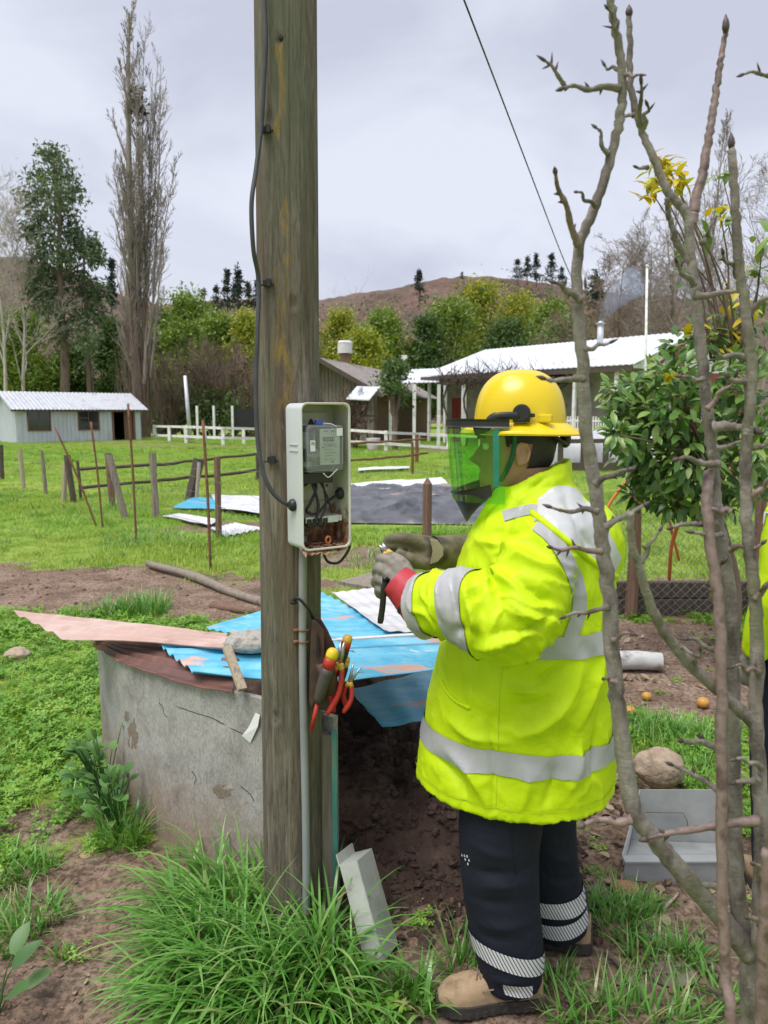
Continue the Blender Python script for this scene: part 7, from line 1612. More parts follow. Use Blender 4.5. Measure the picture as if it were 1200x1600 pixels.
for s in (1, -1):
    FO, UP_ = F2, UP; F2_ = (UP*-.95+F2*.3).normalized(); hw = Vector((X2, Y2, .87))+L2*(.225*s)+F2*.068; mb = MB(); mb.ball(hw+F2_*.04, (.035, .035, .045), 12, 8)
    for k in range(4): q = hw+F2_*.07+F2*((k-1.5)*.018); mb.tube(bez([q, q+F2_*.035-L2*(.004*s), q+F2_*(.055+.008*(k in (1, 2)))-L2*(.02*s), q+F2_*.06-L2*(.036*s)], 9), .0105, 8)
    mb.tube(bez([hw+F2_*.02+F2*.02, hw+F2_*.06+F2*.045, hw+F2_*.09+F2*.04], 8), .012, 8); v, n, f = fuse(mb, .005, 3); mb = MB(); mb.add(v.tolist(), f); part('glove', mb, M_GLOVEG, p2)
    q = Vector((X2, Y2, 0))+L2*(.115*s); mb = MB(); mb.rings([[q+F2*(x+.0)+L2*y+UP*z for (x, y) in [(.20*cos(a)*(.9 if cos(a) > 0 else .55), .048*sin(a)) for a in np.linspace(0, 2*pi, 20, endpoint=False)]] for z in (0, .03)]); part('sole', mb, M_SOLE, p2, ang=.6)
    mb = MB(); mb.ball(q+F2*.04+UP*.05, (.13, .046, .045), 16, 10, 0, Matrix((F2, L2, UP)).transposed()); mb.ball(q+F2*-.03+UP*.09, (.06, .046, .07), 14, 10, 0, Matrix((F2, L2, UP)).transposed()); v, n, f = fuse(mb, .006, 4); mb = MB(); mb.add(v.tolist(), f); part('boot', mb, M_SUEDE, p2)
# ------------------------------------------------------------------ bare fruit tree close to the camera on the right
def bark_mat():
    m, n, l, b, out = nodes('grey_fruit_bark')
    a = ramp(n, [(0.34, (0.10, 0.078, 0.068)), (0.47, (0.22, 0.186, 0.165)), (0.58, (0.34, 0.30, 0.27)), (0.70, (0.20, 0.165, 0.14))]); l.new(noise(n, l, 26, (1, 1, 0.5), 7, 0.65), a.inputs[0])
    g = ramp(n, [(0.50, 0.0), (0.66, 0.75)]); l.new(noise(n, l, 11, (1, 1, 0.5), 6, 0.6, loc=(4, 4, 1)), g.inputs[0]); c = mix(n, l, g.outputs[0], a.outputs[0], (0.20, 0.205, 0.115))
    w = ramp(n, [(0.60, 0.0), (0.68, 0.6)]); l.new(noise(n, l, 34, (1, 1, 1), 6, 0.7, loc=(8, 1, 3)), w.inputs[0]); c = mix(n, l, w.outputs[0], c, (0.46, 0.44, 0.39))
    l.new(c, b.inputs['Base Color']); b.inputs['Roughness'].default_value = 0.8; bump(n, l, b, noise(n, l, 70, (1, 1, 1.8), 7, 0.75), 1.0, 0.006); return m
M_FBARK = bark_mat()  # smooth grey bark with lichen
M_TWIGR = mat('reddish_twig', [(0.15, 0.10, 0.09), (0.23, 0.165, 0.145), (0.10, 0.065, 0.06)], 40, rough=0.55, bs=.4, bscale=90, bd=.002)
M_BUD = mat('dark_bud', [(0.05, 0.032, 0.032), (0.10, 0.07, 0.068)], 60, rough=0.55)
ft = thing('bare_fruit_tree', 'bare budding fruit tree close to the camera along the right side', 'tree', (0.62, 1.14, 0))
rf = random.Random(14)
def stem(pts, w0, w1, Y0, Y1, name='branch', mt=None, extra=None, seg=12):
    """branch from photo points; widths in photo pixels"""
    n = len(pts); q = []
    for i, (x, y) in enumerate(pts): q.append(P(x, y, Y0+(Y1-Y0)*i/(n-1)))
    if extra: q = [Vector(e) for e in extra]+q
    m = max(16, n*9); c = bez(q, m); rad = []; rs_ = rf.uniform(0, 50)
    for k, p in enumerate(c):
        w = (w0+(w1-w0)*(k/(m-1))**.85)*.85; rad.append(W(w, p.y, p.z)/2*(1+.05*f1(k*.22, rs_, 0, 3)+.10*max(0, f1(k*.35, rs_+9, 0, 1)-.35)))
    c = [p+Vector((rf.gauss(0, .0009), rf.gauss(0, .0009), 0)) for p in c]
    mb = MB(); mb.tube(c, rad, seg); o = part(name, mb, mt or M_FBARK, ft); return o, c
def bud(p, d, L, r, par):
    d = Vector(d).normalized(); mb = MB(); p = Vector(p); mb.tube([p, p+d*L*.3, p+d*L*.6, p+d*L], [r*.8, r*1.15, r*.9, r*.12], 8); part('bud', mb, M_BUD, par)
def spur(p0, p1, w, Y0, Y1, par, buds=1, mt=None, kink=4.5):
    dx, dy = p1[0]-p0[0], p1[1]-p0[1]; L_ = max(1, sqrt(dx*dx+dy*dy)); nx_, ny_ = -dy/L_, dx/L_; pts = [P(*p0, Y0)]
    for t in (.28, .55, .8):
        k = rf.uniform(-1, 1)*min(kink, L_*.14); pts.append(P(p0[0]+dx*t+nx_*k, p0[1]+dy*t+ny_*k, Y0+(Y1-Y0)*t+rf.uniform(-.006, .006)))
    pts.append(P(*p1, Y1)); n = 26; c = bez(pts, n); r0 = W(w*.74, Y0, c[0].z)/2; ph = rf.uniform(0, 6)
    rad = [r0*((1.45 if k < 2 else 1.2-.68*k/(n-1))+.16*max(0, sin(k*1.05+ph))**3+.05*rf.gauss(0, 1)) for k in range(n)]
    mb = MB(); mb.tube(c, rad, 9); o = part('twig', mb, mt or M_TWIGR, par)
    bud(c[-1], c[-1]-c[-4], W(rf.uniform(11, 17), Y1), r0*.72, o)
    for k in range(buds+(L_ > 45)):
        i = rf.randint(4, n-5); d = (c[i+1]-c[i]).normalized(); s = d.cross(Vector((0, 1, 0))).normalized()*rf.choice((-1, 1)); bud(c[i], d*.7+s, W(rf.uniform(9, 17), Y0), r0*.5, o)
Ya = 1.12
trunk, _ = stem([(1174, 1640), (1172, 1560), (1172, 1490)], 44, 36, 1.14, 1.12, 'trunk', extra=[(.60, 1.15, -.03), (.612, 1.145, .25)])
A, cA = stem([(1172, 1492), (1125, 1432), (1080, 1381), (1026, 1315), (990, 1262), (971, 1150), (960, 1050), (951, 930), (941, 845), (928, 750), (915, 660), (911, 570), (902, 470), (904, 390), (934, 310), (962, 215), (973, 150), (968, 80), (956, 12), (948, -40)], 38, 13, 1.12, 1.05)
B, cB = stem([(1172, 1500), (1152, 1400), (1146, 1250), (1144, 1100), (1140, 950), (1128, 850), (1117, 780), (1114, 715), (1104, 627), (1095, 540), (1088, 460), (1080, 400), (1072, 335), (1046, 302), (1023, 253), (998, 190), (986, 140), (984, 80), (983, 25)], 32, 10, 1.13, 1.16)
B2, _ = stem([(1140, 1650), (1133, 1520), (1129, 1380), (1127, 1200), (1127, 1050), (1122, 940), (1110, 850), (1104, 780), (1108, 735)], 20, 20, 1.02, 1.13, mt=M_TWIGR, extra=[(.575, 1.12, .02)])
C, _ = stem([(1185, 1480), (1190, 1300), (1182, 1120), (1183, 980), (1175, 890), (1165, 785), (1168, 680), (1175, 575), (1165, 487), (1153, 396), (1148, 300), (1143, 232)], 28, 15, 1.10, 1.06)
D, _ = stem([(1180, 1130), (1140, 1095), (1082, 1042), (1040, 990), (1018, 950), (1003, 900), (988, 852), (985, 800)], 25, 13, 1.10, 1.00)
E_, _ = stem([(1080, 350), (1086, 317), (1099, 269), (1108, 206), (1118, 149), (1126, 95), (1134, 50)], 22, 9, 1.16, 1.18, mt=M_TWIGR)
E2, _ = stem([(1075, 410), (1056, 375), (1046, 340), (1041, 310)], 13, 9, 1.15, 1.12)
F_, _ = stem([(1200, 1330), (1196, 1430), (1190, 1560), (1192, 1660)], 20, 24, 1.0, 1.02, mt=M_TWIGR, extra=None)
for o, tip, d in ((E_, (1134, 50), (0, -28)), (C, (1143, 232), (-1, -26)), (A, (948, -40), (0, -20)), (B, (983, 25), (0, -18))):
    p = P(*tip, 1.17 if o is E_ else 1.06 if o is C else 1.05 if o is A else 1.16); q = P(tip[0]+d[0], tip[1]+d[1], p.y); bud(p, q-p, (q-p).length, W(4.6, p.y), o)
SPURS = [(A, (904, 384), (868, 272), 13, 2), (A, (930, 322), (902, 300), 8, 0), (A, (950, 240), (932, 200), 9, 0), (A, (968, 138), (880, 138), 12, 2), (A, (886, 140), (853, 96), 9, 2), (A, (970, 110), (946, 104), 8, 0), (A, (966, 60), (950, 14), 8, 1), (A, (975, 118), (1000, 117), 7, 0), (A, (905, 468), (868, 442), 12, 1), (A, (906, 470), (915, 450), 9, 0),
      (A, (912, 592), (852, 592), 12, 0), (A, (915, 545), (952, 536), 9, 0), (A, (930, 757), (980, 734), 13, 0), (A, (935, 800), (862, 793), 11, 1), (A, (940, 862), (862, 856), 11, 2), (A, (945, 825), (1005, 790), 13, 0), (A, (952, 948), (884, 963), 10, 1), (A, (955, 1000), (985, 990), 9, 0), (A, (962, 1065), (945, 1060), 10, 0), (A, (988, 1280), (914, 1288), 17, 1), (A, (985, 690), (985, 690), 1, 0),
      (B, (1000, 195), (1002, 130), 10, 1), (B, (1005, 200), (1012, 165), 9, 1), (B, (990, 180), (968, 182), 8, 0), (B, (1012, 262), (996, 262), 8, 0), (B, (1096, 380), (1115, 345), 9, 0), (B, (1085, 462), (1152, 455), 14, 0), (B, (1084, 445), (1058, 410), 11, 1), (B, (1098, 592), (1066, 588), 10, 0), (B, (1104, 640), (1148, 590), 10, 1), (B, (1116, 668), (1176, 672), 19, 0), (B, (1122, 725), (1060, 717), 13, 1), (B, (1120, 815), (1050, 824), 12, 1), (B, (1128, 835), (1084, 832), 10, 0), (B, (1140, 860), (1190, 850), 11, 1), (B, (1142, 800), (1110, 795), 12, 0), (B, (1120, 700), (1160, 690), 10, 0),
      (B2, (1127, 1165), (1066, 1158), 14, 1), (B2, (1125, 1238), (1052, 1196), 11, 1), (B2, (1128, 1018), (1076, 998), 12, 1), (B2, (1130, 1388), (1064, 1376), 13, 1), (B2, (1133, 1482), (1096, 1464), 10, 1), (B2, (1133, 1560), (1108, 1546), 12, 2), (B2, (1112, 910), (1128, 880), 13, 0), (B2, (1126, 950), (1105, 920), 9, 0),
      (C, (1185, 1282), (1012, 1310), 17, 2), (C, (1168, 560), (1120, 552), 12, 0), (C, (1172, 600), (1140, 590), 13, 0), (C, (1170, 490), (1215, 455), 13, 0), (C, (1160, 440), (1130, 398), 10, 0), (C, (1172, 700), (1210, 690), 12, 0), (C, (1172, 780), (1210, 745), 11, 1), (C, (1180, 935), (1215, 900), 12, 0), (C, (1185, 1050), (1150, 1040), 9, 1), (C, (1186, 1215), (1150, 1222), 13, 1), (C, (1230, 118), (1162, 116), 9, 0), (C, (1190, 1200), (1150, 1186), 10, 0),
      (D, (1048, 1000), (1082, 1022), 9, 0), (D, (1082, 1040), (1095, 1018), 9, 1), (D, (1000, 880), (1030, 830), 10, 0), (F_, (1196, 1440), (1168, 1434), 12, 1), (F_, (1198, 1380), (1178, 1350), 12, 0)]
for o, p0, p1, w, b in SPURS:
    if p0 == p1: continue
    y0 = 1.12 if o in (B, B2) else 1.08; y0 = 1.06 if o is A and p0[1] < 900 else y0; spur(p0, p1, w, y0, y0+rf.uniform(-.06, .03), o, b, M_TWIGR if rf.random() < .3 else M_FBARK)

# ------------------------------------------------------------------ lemon tree
M_LEMON = leafmat('lemon_leaves', [(0.042, 0.11, 0.02), (0.085, 0.19, 0.036), (0.15, 0.27, 0.055), (0.25, 0.35, 0.09)], rough=0.32, trans=0.22)
M_YELLOW = leafmat('yellow_leaves', [(0.58, 0.42, 0.015), (0.68, 0.50, 0.02), (0.46, 0.46, 0.04)], rough=0.4, trans=0.35)
def leaf_v(L, w, bend=.25, foldk=.25):
    vs = []; n = 5
    for i in range(n+1):
        t = i/n; ww = w*sin(pi*min(1, t*.93+.06))**.75*(1-.12*t); z = -bend*L*t*t
        vs += [(-ww, L*t, z+foldk*ww), (0, L*t, z), (ww, L*t, z+foldk*ww)]
    fs = []
    for i in range(n):
        a = 3*i; fs += [(a, a+1, a+4, a+3), (a+1, a+2, a+5, a+4)]
    return vs, fs
def leaf_me(name, L, w, bend, mt, a):
    v, f = leaf_v(L, w, bend); me = mesh_from(name, v, f, [a]*len(v)); me.materials.append(mt); return me
LFM = [leaf_me('leaf', .105, .025, b, M_LEMON, a) for b, a in ((.15, .1), (.3, .35), (.2, .55), (.35, .75), (.25, .95), (.1, .45))]
LFY = [leaf_me('leaf', .10, .026, b, M_YELLOW, a) for b, a in ((.2, .2), (.35, .6), (.3, 1.0))]
def rotm(d, up):
    y = Vector(d).normalized(); z = (Vector(up)-y*Vector(up).dot(y)); z = z.normalized() if z.length > 1e-4 else y.orthogonal().normalized(); x = y.cross(z); return Matrix((x, y, z)).transposed()
YL = 4.7; lem = thing('lemon_tree', 'leafy lemon tree with glossy dark green and some yellow leaves behind the bare branches', 'tree', (P(1135, 1000, YL).x, YL, 0))
rl = random.Random(77); R0 = ROOT[lem.name]
tb = MB(); tk = [Vector((R0.x, YL, -.05)), Vector((R0.x+.03, YL, .5)), P(1120, 800, YL), P(1110, 700, YL)]; tb.tube(bez(tk, 14), [.06-.0025*k for k in range(14)], 9)
LOB = [(1000, 640, 40), (1045, 620, 44), (1005, 700, 44), (1060, 720, 50), (1035, 770, 36), (1095, 670, 44), (985, 615, 34), (1015, 600, 36), (1050, 585, 40), (975, 655, 30), (1020, 650, 46), (1065, 640, 46), (985, 695, 36), (1030, 700, 50), (1080, 700, 46), (1040, 745, 44), (1085, 755, 44), (1010, 735, 34), (1120, 660, 46), (1130, 730, 44), (1100, 600, 40), (1140, 590, 40), (1180, 620, 40), (1175, 700, 40), (1160, 760, 34), (1070, 785, 28), (1110, 790, 28), (965, 680, 18), (1060, 540, 22), (1100, 520, 26), (1150, 510, 30), (1195, 540, 34), (1050, 790, 20), (1220, 640, 60), (1230, 740, 50), (955, 610, 14), (990, 775, 14)]
leaves = []
for (px, py, rr) in LOB:
    yy = YL+rl.uniform(-.25, .25); c = P(px, py, yy); R = W(rr, YL)
    mid = tk[2].lerp(tk[3], rl.random()); tb.tube(bez([mid, mid.lerp(c, .5)+Vector((0, 0, .06)), c], 6), [.014, .012, .010, .008, .006, .004], 5)
    for _ in range(int(7+rr*1.45)):
        d = rv(rl).normalized(); p = c+Vector((d.x*R, d.y*R*1.3, d.z*R))*rl.uniform(.35, 1.0); o = (d+Vector((rl.uniform(-.5, .5), rl.uniform(-.6, .3), rl.uniform(-.9, .5)))).normalized()
        leaves.append((p, o, Vector((rl.uniform(-.4, .4), -.5+rl.uniform(-.4, .4), 1)), rl.uniform(.6, 1.05)))
part('trunk', tb, M_BARKB, lem)
leaves.sort(key=lambda q: q[0].y)
for k, (p, o, up, s) in enumerate(leaves[:270]):
    ob = bpy.data.objects.new('leaf', LFM[k % 6]); link(ob); ob.parent = lem; m4 = (rotm(o, up)*s).to_4x4(); m4.translation = p-R0; ob.matrix_local = m4; ROOT[ob.name] = R0
mb = MB(); lv, lf_ = leaf_v(.105, .025, .25)
for (p, o, up, s) in leaves[270:]:
    m3 = rotm(o, up)*s; mb.add([p+m3 @ Vector(v) for v in lv], lf_, rl.random())
part('foliage', mb, M_LEMON, lem, kind='stuff')
# long shoots with yellow and pale green leaves
tb = MB(); YC = [(1030, 262, 14, 1), (1048, 272, 16, 1), (1015, 295, 14, 1), (1055, 290, 14, 1), (1040, 250, 9, 1), (1030, 285, 12, 1), (1065, 395, 6, 0), (1100, 375, 7, 0), (1135, 340, 8, 0), (1130, 280, 5, 0), (1125, 330, 7, 1), (1190, 385, 8, 0), (1185, 425, 7, 0), (1150, 440, 6, 1), (1130, 495, 10, 1), (1145, 520, 9, 1), (1170, 480, 8, 1), (1080, 510, 5, 1), (1035, 600, 3, 1), (1120, 540, 8, 1), (1195, 470, 8, 0), (1070, 430, 5, 0)]
for (px, py, n_, yel) in YC:
    c = P(px, py, YL+rl.uniform(-.2, .2)); b0 = P(1120+rl.uniform(-10, 40), 560, YL); tb.tube(bez([b0, b0.lerp(c, .5)+Vector((.05, 0, .05)), c], 8), [.010, .009, .008, .007, .006, .005, .004, .003], 5)
    for k in range(n_):
        o = (rv(rl)+Vector((0, -.2, .1))).normalized(); ob = bpy.data.objects.new('leaf', (LFY if yel else LFM[3:5])[k % (3 if yel else 2)]); link(ob); ob.parent = lem; m4 = (rotm(o, (0, -.4, 1))*rl.uniform(.7, 1.1)).to_4x4(); m4.translation = c+rv(rl, .03)-R0; ob.matrix_local = m4; ROOT[ob.name] = R0
part('shoots', tb, M_BARKB, lem)

# ------------------------------------------------------------------ garden fence on the right
gf_ = thing('garden_fence', 'sagging wire mesh garden fence with dark sleeper boards along the ground', 'fence', G(1030, 956))
YF = 5.9; xa, xb = P(930, 930, YF).x, P(1260, 930, YF).x
mb = MB(); mb.box(((xa+xb)/2, YF+.05, .07), (xb-xa, .07, .14)); part('sleeper_board', mb, M_DARKWOOD, gf_, smooth=False, bevel=.008)
mb = MB(); mb.box(((xa+xb)/2+.03, YF+.06, .215), (xb-xa, .07, .13)); part('sleeper_board', mb, M_DARKWOOD, gf_, smooth=False, bevel=.008)
for px, h, w in ((987, 1.15, .10), (1180, 1.1, .09)):
    x = P(px, 900, YF).x; mb = MB(); mb.tube([(x, YF-.02, -.05), (x+.01, YF-.02, h*.5), (x-.01, YF-.02, h)], [w*.55, w*.5, w*.48], 8); part('post', mb, M_BROWNWOOD, gf_, ang=.7)
mb = MB(); st_ = .075; n = int((xb-xa)/st_)
for i in range(-12, n+1):
    for s in (1, -1):
        pts = []
        for k in range(13):
            x = xa+(i+(k if s > 0 else 12-k))*st_; 
            if xa <= x <= xb: pts.append((x, YF-.045-.008*sin(x*5+k), .02+k*.072))
        if len(pts) > 1: mb.tube(pts, .0019, 3, False)
part('wire_mesh', mb, M_WIRE, gf_, kind='stuff')
M_HOSE = mat('orange_hose', [(0.62, 0.17, 0.055), (0.72, 0.23, 0.08)], 6, rough=0.45)
mb = MB(); mb.tube(bez([P(1064, 770, 5.2), P(1060, 815, 5.2), P(1050, 850, 5.3), P(1047, 880, 5.4), P(1046, 905, 5.7)], 24), .014, 9); solo('orange_hose', mb, M_HOSE, 'orange hose hanging down from the lemon tree to the sleeper boards', 'hose')
mb = MB(); mb.tube(bez([P(1036, 770, 5.4), P(1043, 800, 5.4), P(1052, 840, 5.5), P(1061, 875, 5.6)], 20), .011, 8); solo('orange_rope', mb, M_HOSE, 'thinner orange rope crossing behind the orange hose', 'rope')
mb = MB(); mb.tube(bez([P(985, 745, 5.7), P(968, 765, 5.7), P(952, 788, 5.7), P(942, 812, 5.7)], 16), .012, 8); solo('orange_rope', mb, M_HOSE, 'short orange rope slanting just right of the raincoat back', 'rope')
mb = MB(); mb.tube(bez([P(1135, 733, 5.5), P(1148, 738, 5.5), P(1165, 760, 5.5)], 10), .012, 6); solo('red_rope', mb, mat('red_cord', [(.30, .03, .02), (.38, .05, .03)], 8, rough=.5), 'red rope tangled in the branches near the navy hood', 'rope')
q = G(990, 1048); mb = MB(); mb.tube([(q.x-.12, q.y, .07), (q.x+.03, q.y, .072), (q.x+.17, q.y-.02, .068)], [.062, .06, .056], 14); solo('pale_log', mb, mat('birch_like_bark', [(.42, .42, .42), (.52, .52, .52), (.16, .15, .14)], 8, (1, 1, 2), .8), 'short pale log lying on the soil behind the raincoat', 'log', ang=.7)
M_ORANGE = mat('orange_peel', [(0.46, 0.20, 0.025), (0.52, 0.27, 0.05), (0.38, 0.23, 0.08)], 7, rough=0.45, bs=.3, bscale=160, bd=.002)
for px, py, s, lab in ((975, 1032, .030, 'fallen orange touching the end of the pale log'), (984, 1042, .036, 'larger fallen orange before the pale log'), (984, 1121, .032, 'fallen orange at the edge of the long grass'), (1098, 1108, .034, 'half rotten orange lying in the grass on the right'), (952, 1116, .028, 'fallen orange beside the raincoat hem'), (1010, 1096, .028, 'small pale fallen orange among the litter'), (1036, 1208, .026, 'yellow fruit lying in front of the tan rock')):
    q = G(px, py); rock('orange_fruit', lab, 'fruit', (q.x, q.y, GZ(q.x, q.y)+.004), (2*s, 2*s, 2*s*.92), M_ORANGE, int(px), 18, 12, .05)
    bpy.context.scene.objects[-1] if False else None
# chimney smoke
sm_ = MB(); pth = [SMOKE+Vector((0, 0, .05)), SMOKE+Vector((.25, 0, .55)), SMOKE+Vector((.6, .1, 1.0)), SMOKE+Vector((1.2, .2, 1.6)), SMOKE+Vector((1.9, .3, 2.1))]
sm_.tube(bez(pth, 24), [.14+.03*k for k in range(24)], 16)
def smoke_mat():
    m = bpy.data.materials.new('smoke'); m.use_nodes = True; n, l = m.node_tree.nodes, m.node_tree.links; n.clear(); out = n.new('ShaderNodeOutputMaterial'); v = n.new('ShaderNodeVolumePrincipled')
    v.inputs['Color'].default_value = (.66, .80, 1.0, 1); r = ramp(n, [(.30, 0.0), (.62, .9)]); l.new(noise(n, l, .9, detail=4, rough=.6), r.inputs[0]); l.new(math_(n, l, 'MULTIPLY', r.outputs[0], .9), v.inputs['Density']); l.new(v.outputs[0], out.inputs['Volume']); return m
solo('chimney_smoke', sm_, smoke_mat(), 'thin bluish smoke drifting up from the farmhouse chimney', 'smoke', kind='stuff')
# ------------------------------------------------------------------ grass and weeds
def blade(mb, r, p, d, L, w, droop, a, n=4, twist=0.3, foldz=0.0):
    d = Vector(d).normalized(); side = d.cross(UP); side = side.normalized() if side.length > 1e-3 else Vector((1, 0, 0)); side = (side+d*r.uniform(-twist, twist)).normalized()
    h = Vector((d.x, d.y, 0)); h = h.normalized() if h.length > 1e-3 else Vector((r.uniform(-1, 1), r.uniform(-1, 1), 0)).normalized()
    q = Vector(p); dd = d.copy(); vs = []
    for i in range(n+1):
        t = i/n; ww = w*(1-t**1.6)*.5*(.55+.45*min(1, t*5)); vs += [q-side*ww, q+side*ww] if i < n else [q]
        dd = (dd+(h*.55-UP*.75)*droop*(0.4+t)/n*2.2).normalized(); q = q+dd*(L/n)
    fs = [(2*i, 2*i+1, 2*i+3, 2*i+2) for i in range(n-1)]+[(2*n-2, 2*n-1, 2*n)]
    mb.add(vs, fs, a)
GRS = [(0.135, 0.29, 0.022), (0.20, 0.39, 0.030), (0.26, 0.45, 0.045), (0.36, 0.48, 0.09)]
M_GI = leafmat('meadow_grass', GRS, rough=0.45, trans=0.35, inst=True)
M_WI = leafmat('clover_weeds', [(0.125, 0.29, 0.028), (0.19, 0.39, 0.04), (0.27, 0.45, 0.06)], rough=0.5, trans=0.3, inst=True)
M_DRY = leafmat('dry_grass', [(0.26, 0.20, 0.10), (0.34, 0.27, 0.14), (0.22, 0.22, 0.09)], rough=0.7, trans=0.25, inst=True)
def clump(name, mt, n, h, w, spread, droop, seed, seg=3):
    r = random.Random(seed); mb = MB()
    for _ in range(n):
        a = r.uniform(0, 6.28); rr = spread*sqrt(r.random()); p = (rr*cos(a), rr*sin(a), -.006); d = Vector((r.gauss(0, .38)+.3*cos(a), r.gauss(0, .38)+.3*sin(a), 1)); blade(mb, r, p, d, h*r.uniform(.5, 1.2), w*r.uniform(.7, 1.3), droop*r.uniform(.3, 1.3), r.random(), seg)
    me = mesh_from(name, mb.v, mb.f, mb.a); me.materials.append(mt); return bpy.data.objects.new(name, me)
def weed(name, mt, n, R, seed):
    r = random.Random(seed); mb = MB()
    for _ in range(n):
        a = r.uniform(0, 6.28); rr = R*sqrt(r.random()); h = r.uniform(.012, .05); c = Vector((rr*cos(a), rr*sin(a), h)); s = r.uniform(.007, .014); t = Vector((r.gauss(0, .35), r.gauss(0, .35), 1)).normalized(); x = t.orthogonal().normalized(); y = t.cross(x)
        for k in range(3):
            an = 2.1*k+a; e = x*cos(an)+y*sin(an); f = t.cross(e); mb.add([c, c+e*s*.8-f*s*.55, c+e*s*1.7+t*s*.1, c+e*s*.8+f*s*.55], [(0, 1, 2, 3)])
        mb.add([c, c+x*.001, Vector((rr*.6*cos(a), rr*.6*sin(a), -.005))], [(0, 1, 2)])
    me = mesh_from(name, mb.v, mb.f, mb.a, False); me.materials.append(mt); return bpy.data.objects.new(name, me)
def scatter(name, label, pts, protos):
    """pts: x, y, z, rotz, scale, tilt"""
    a = np.array(pts); me = bpy.data.meshes.new(name); me.from_pydata(a[:, :3].tolist(), [], [])
    rt = me.attributes.new('rot', 'FLOAT_VECTOR', 'POINT'); rt.data.foreach_set('vector', np.stack([a[:, 5], a[:, 5]*.7, a[:, 3]], -1).reshape(-1))
    s_ = me.attributes.new('scl', 'FLOAT', 'POINT'); s_.data.foreach_set('value', a[:, 4])
    o = link(bpy.data.objects.new(name, me)); o['kind'] = 'stuff'; o['label'] = label
    g = bpy.data.node_groups.new(name, 'GeometryNodeTree'); g.interface.new_socket('Geometry', in_out='INPUT', socket_type='NodeSocketGeometry'); g.interface.new_socket('Geometry', in_out='OUTPUT', socket_type='NodeSocketGeometry')
    n, l = g.nodes, g.links; gi = n.new('NodeGroupInput'); go = n.new('NodeGroupOutput'); ip = n.new('GeometryNodeInstanceOnPoints'); jn_ = n.new('GeometryNodeJoinGeometry')
    for p in protos:
        oi = n.new('GeometryNodeObjectInfo'); oi.inputs[0].default_value = p; oi.inputs['As Instance'].default_value = True; l.new(oi.outputs['Geometry'], jn_.inputs[0])
    r1 = n.new('GeometryNodeInputNamedAttribute'); r1.data_type = 'FLOAT_VECTOR'; r1.inputs[0].default_value = 'rot'; s1 = n.new('GeometryNodeInputNamedAttribute'); s1.data_type = 'FLOAT'; s1.inputs[0].default_value = 'scl'
    l.new(gi.outputs[0], ip.inputs['Points']); l.new(jn_.outputs[0], ip.inputs['Instance']); ip.inputs['Pick Instance'].default_value = True
    l.new(r1.outputs[0], ip.inputs['Rotation']); l.new(s1.outputs[0], ip.inputs['Scale']); l.new(ip.outputs[0], go.inputs[0])
    o.modifiers.new('scatter', 'NODES').node_group = g
    return o
NR = np.random.RandomState(5)
def field(y0, y1, dens, s0, s1, k=.72, thr=.5, invert=False, soft=.35):
    A_ = k*(y1**2-y0**2); n = int(A_*dens); y = np.sqrt(NR.uniform(y0**2, y1**2, n)); x = NR.uniform(-1, 1, n)*k*y
    sl = soilness(x, y)+NR.normal(0, soft*.4, n); keep = (sl < thr) if not invert else (sl > thr)
    # nothing grows inside the pit or under the sheets on the meadow
    keep &= ~((x > -1.28) & (x < .75) & (y > 2.32) & (y < 4.2) & (x > -1.5+(3.6-y)*.62))
    keep &= ~((x > -.95) & (x < 1.75) & (y > 10.6) & (y < 13.6))
    for c in (((268, 797), (374, 801), (362, 784), (300, 781)), ((345, 800), (440, 808), (440, 780), (330, 776)), ((250, 809), (326, 825), (345, 816), (278, 806)), ((325, 829), (350, 842), (410, 830), (366, 820))):
        q = [G(*t) for t in c]; ins = np.ones(n, bool)
        for a, b in zip(q, q[1:]+q[:1]): ins &= ((b.x-a.x)*(y-a.y)-(b.y-a.y)*(x-a.x)) > -.02
        keep &= ~ins
    x, y = x[keep], y[keep]; n = len(x); p = np.stack([x, y, np.zeros(n)], -1); hz_ = .75+.5*(fbm(p*1.1, 3, 51)+.3)
    sc_ = NR.uniform(s0, s1, n)*np.clip(hz_, .45, 1.5)
    return np.stack([x, y, gz(x, y)-.004, NR.uniform(0, 6.28, n), sc_, NR.normal(0, .12, n)], -1)
CA_ = [clump('grass_clump', M_GI, 20, .085, .0042, .055, .5, 1), clump('grass_clump', M_GI, 16, .11, .0048, .05, .7, 2), clump('grass_clump', M_GI, 24, .06, .004, .07, .4, 3)]
CB_ = [weed('weed_clump', M_WI, 26, .06, 4), weed('weed_clump', M_WI, 34, .08, 5)]
CF_ = [clump('far_clump', M_GI, 26, .10, .011, .16, .5, 6, 2), clump('far_clump', M_GI, 22, .13, .012, .15, .7, 7, 2)]
scatter('near_grass', 'short green grass around the pit and the workers', field(1.3, 6.5, 210, .55, 1.15), CA_)
scatter('clover_weeds', 'low clover and small weeds in the near turf', np.concatenate([field(1.3, 6.0, 150, .7, 1.3, thr=.62), field(1.3, 5.0, 9, .4, .8, thr=.6, invert=True)]), CB_)
M_GY = leafmat('yellowish_meadow_grass', [(0.22, 0.37, 0.035), (0.29, 0.43, 0.05), (0.37, 0.46, 0.08), (0.25, 0.40, 0.045)], rough=0.5, trans=0.35, inst=True)
CY_ = [clump('pale_clump', M_GY, 20, .085, .0048, .06, .6, 11), clump('pale_clump', M_GY, 24, .10, .010, .15, .6, 12, 2)]
mid_ = field(6.3, 15, 130, .75, 1.3); far_ = field(14.5, 50, 30, .8, 1.5, thr=.6)
def split(a, sc_, sd): m = fbm(np.stack([a[:, 0]*sc_, a[:, 1]*sc_, a[:, 0]*0], -1), 4, sd)+NR.normal(0, .16, len(a)) > .0; return a[m], a[~m]
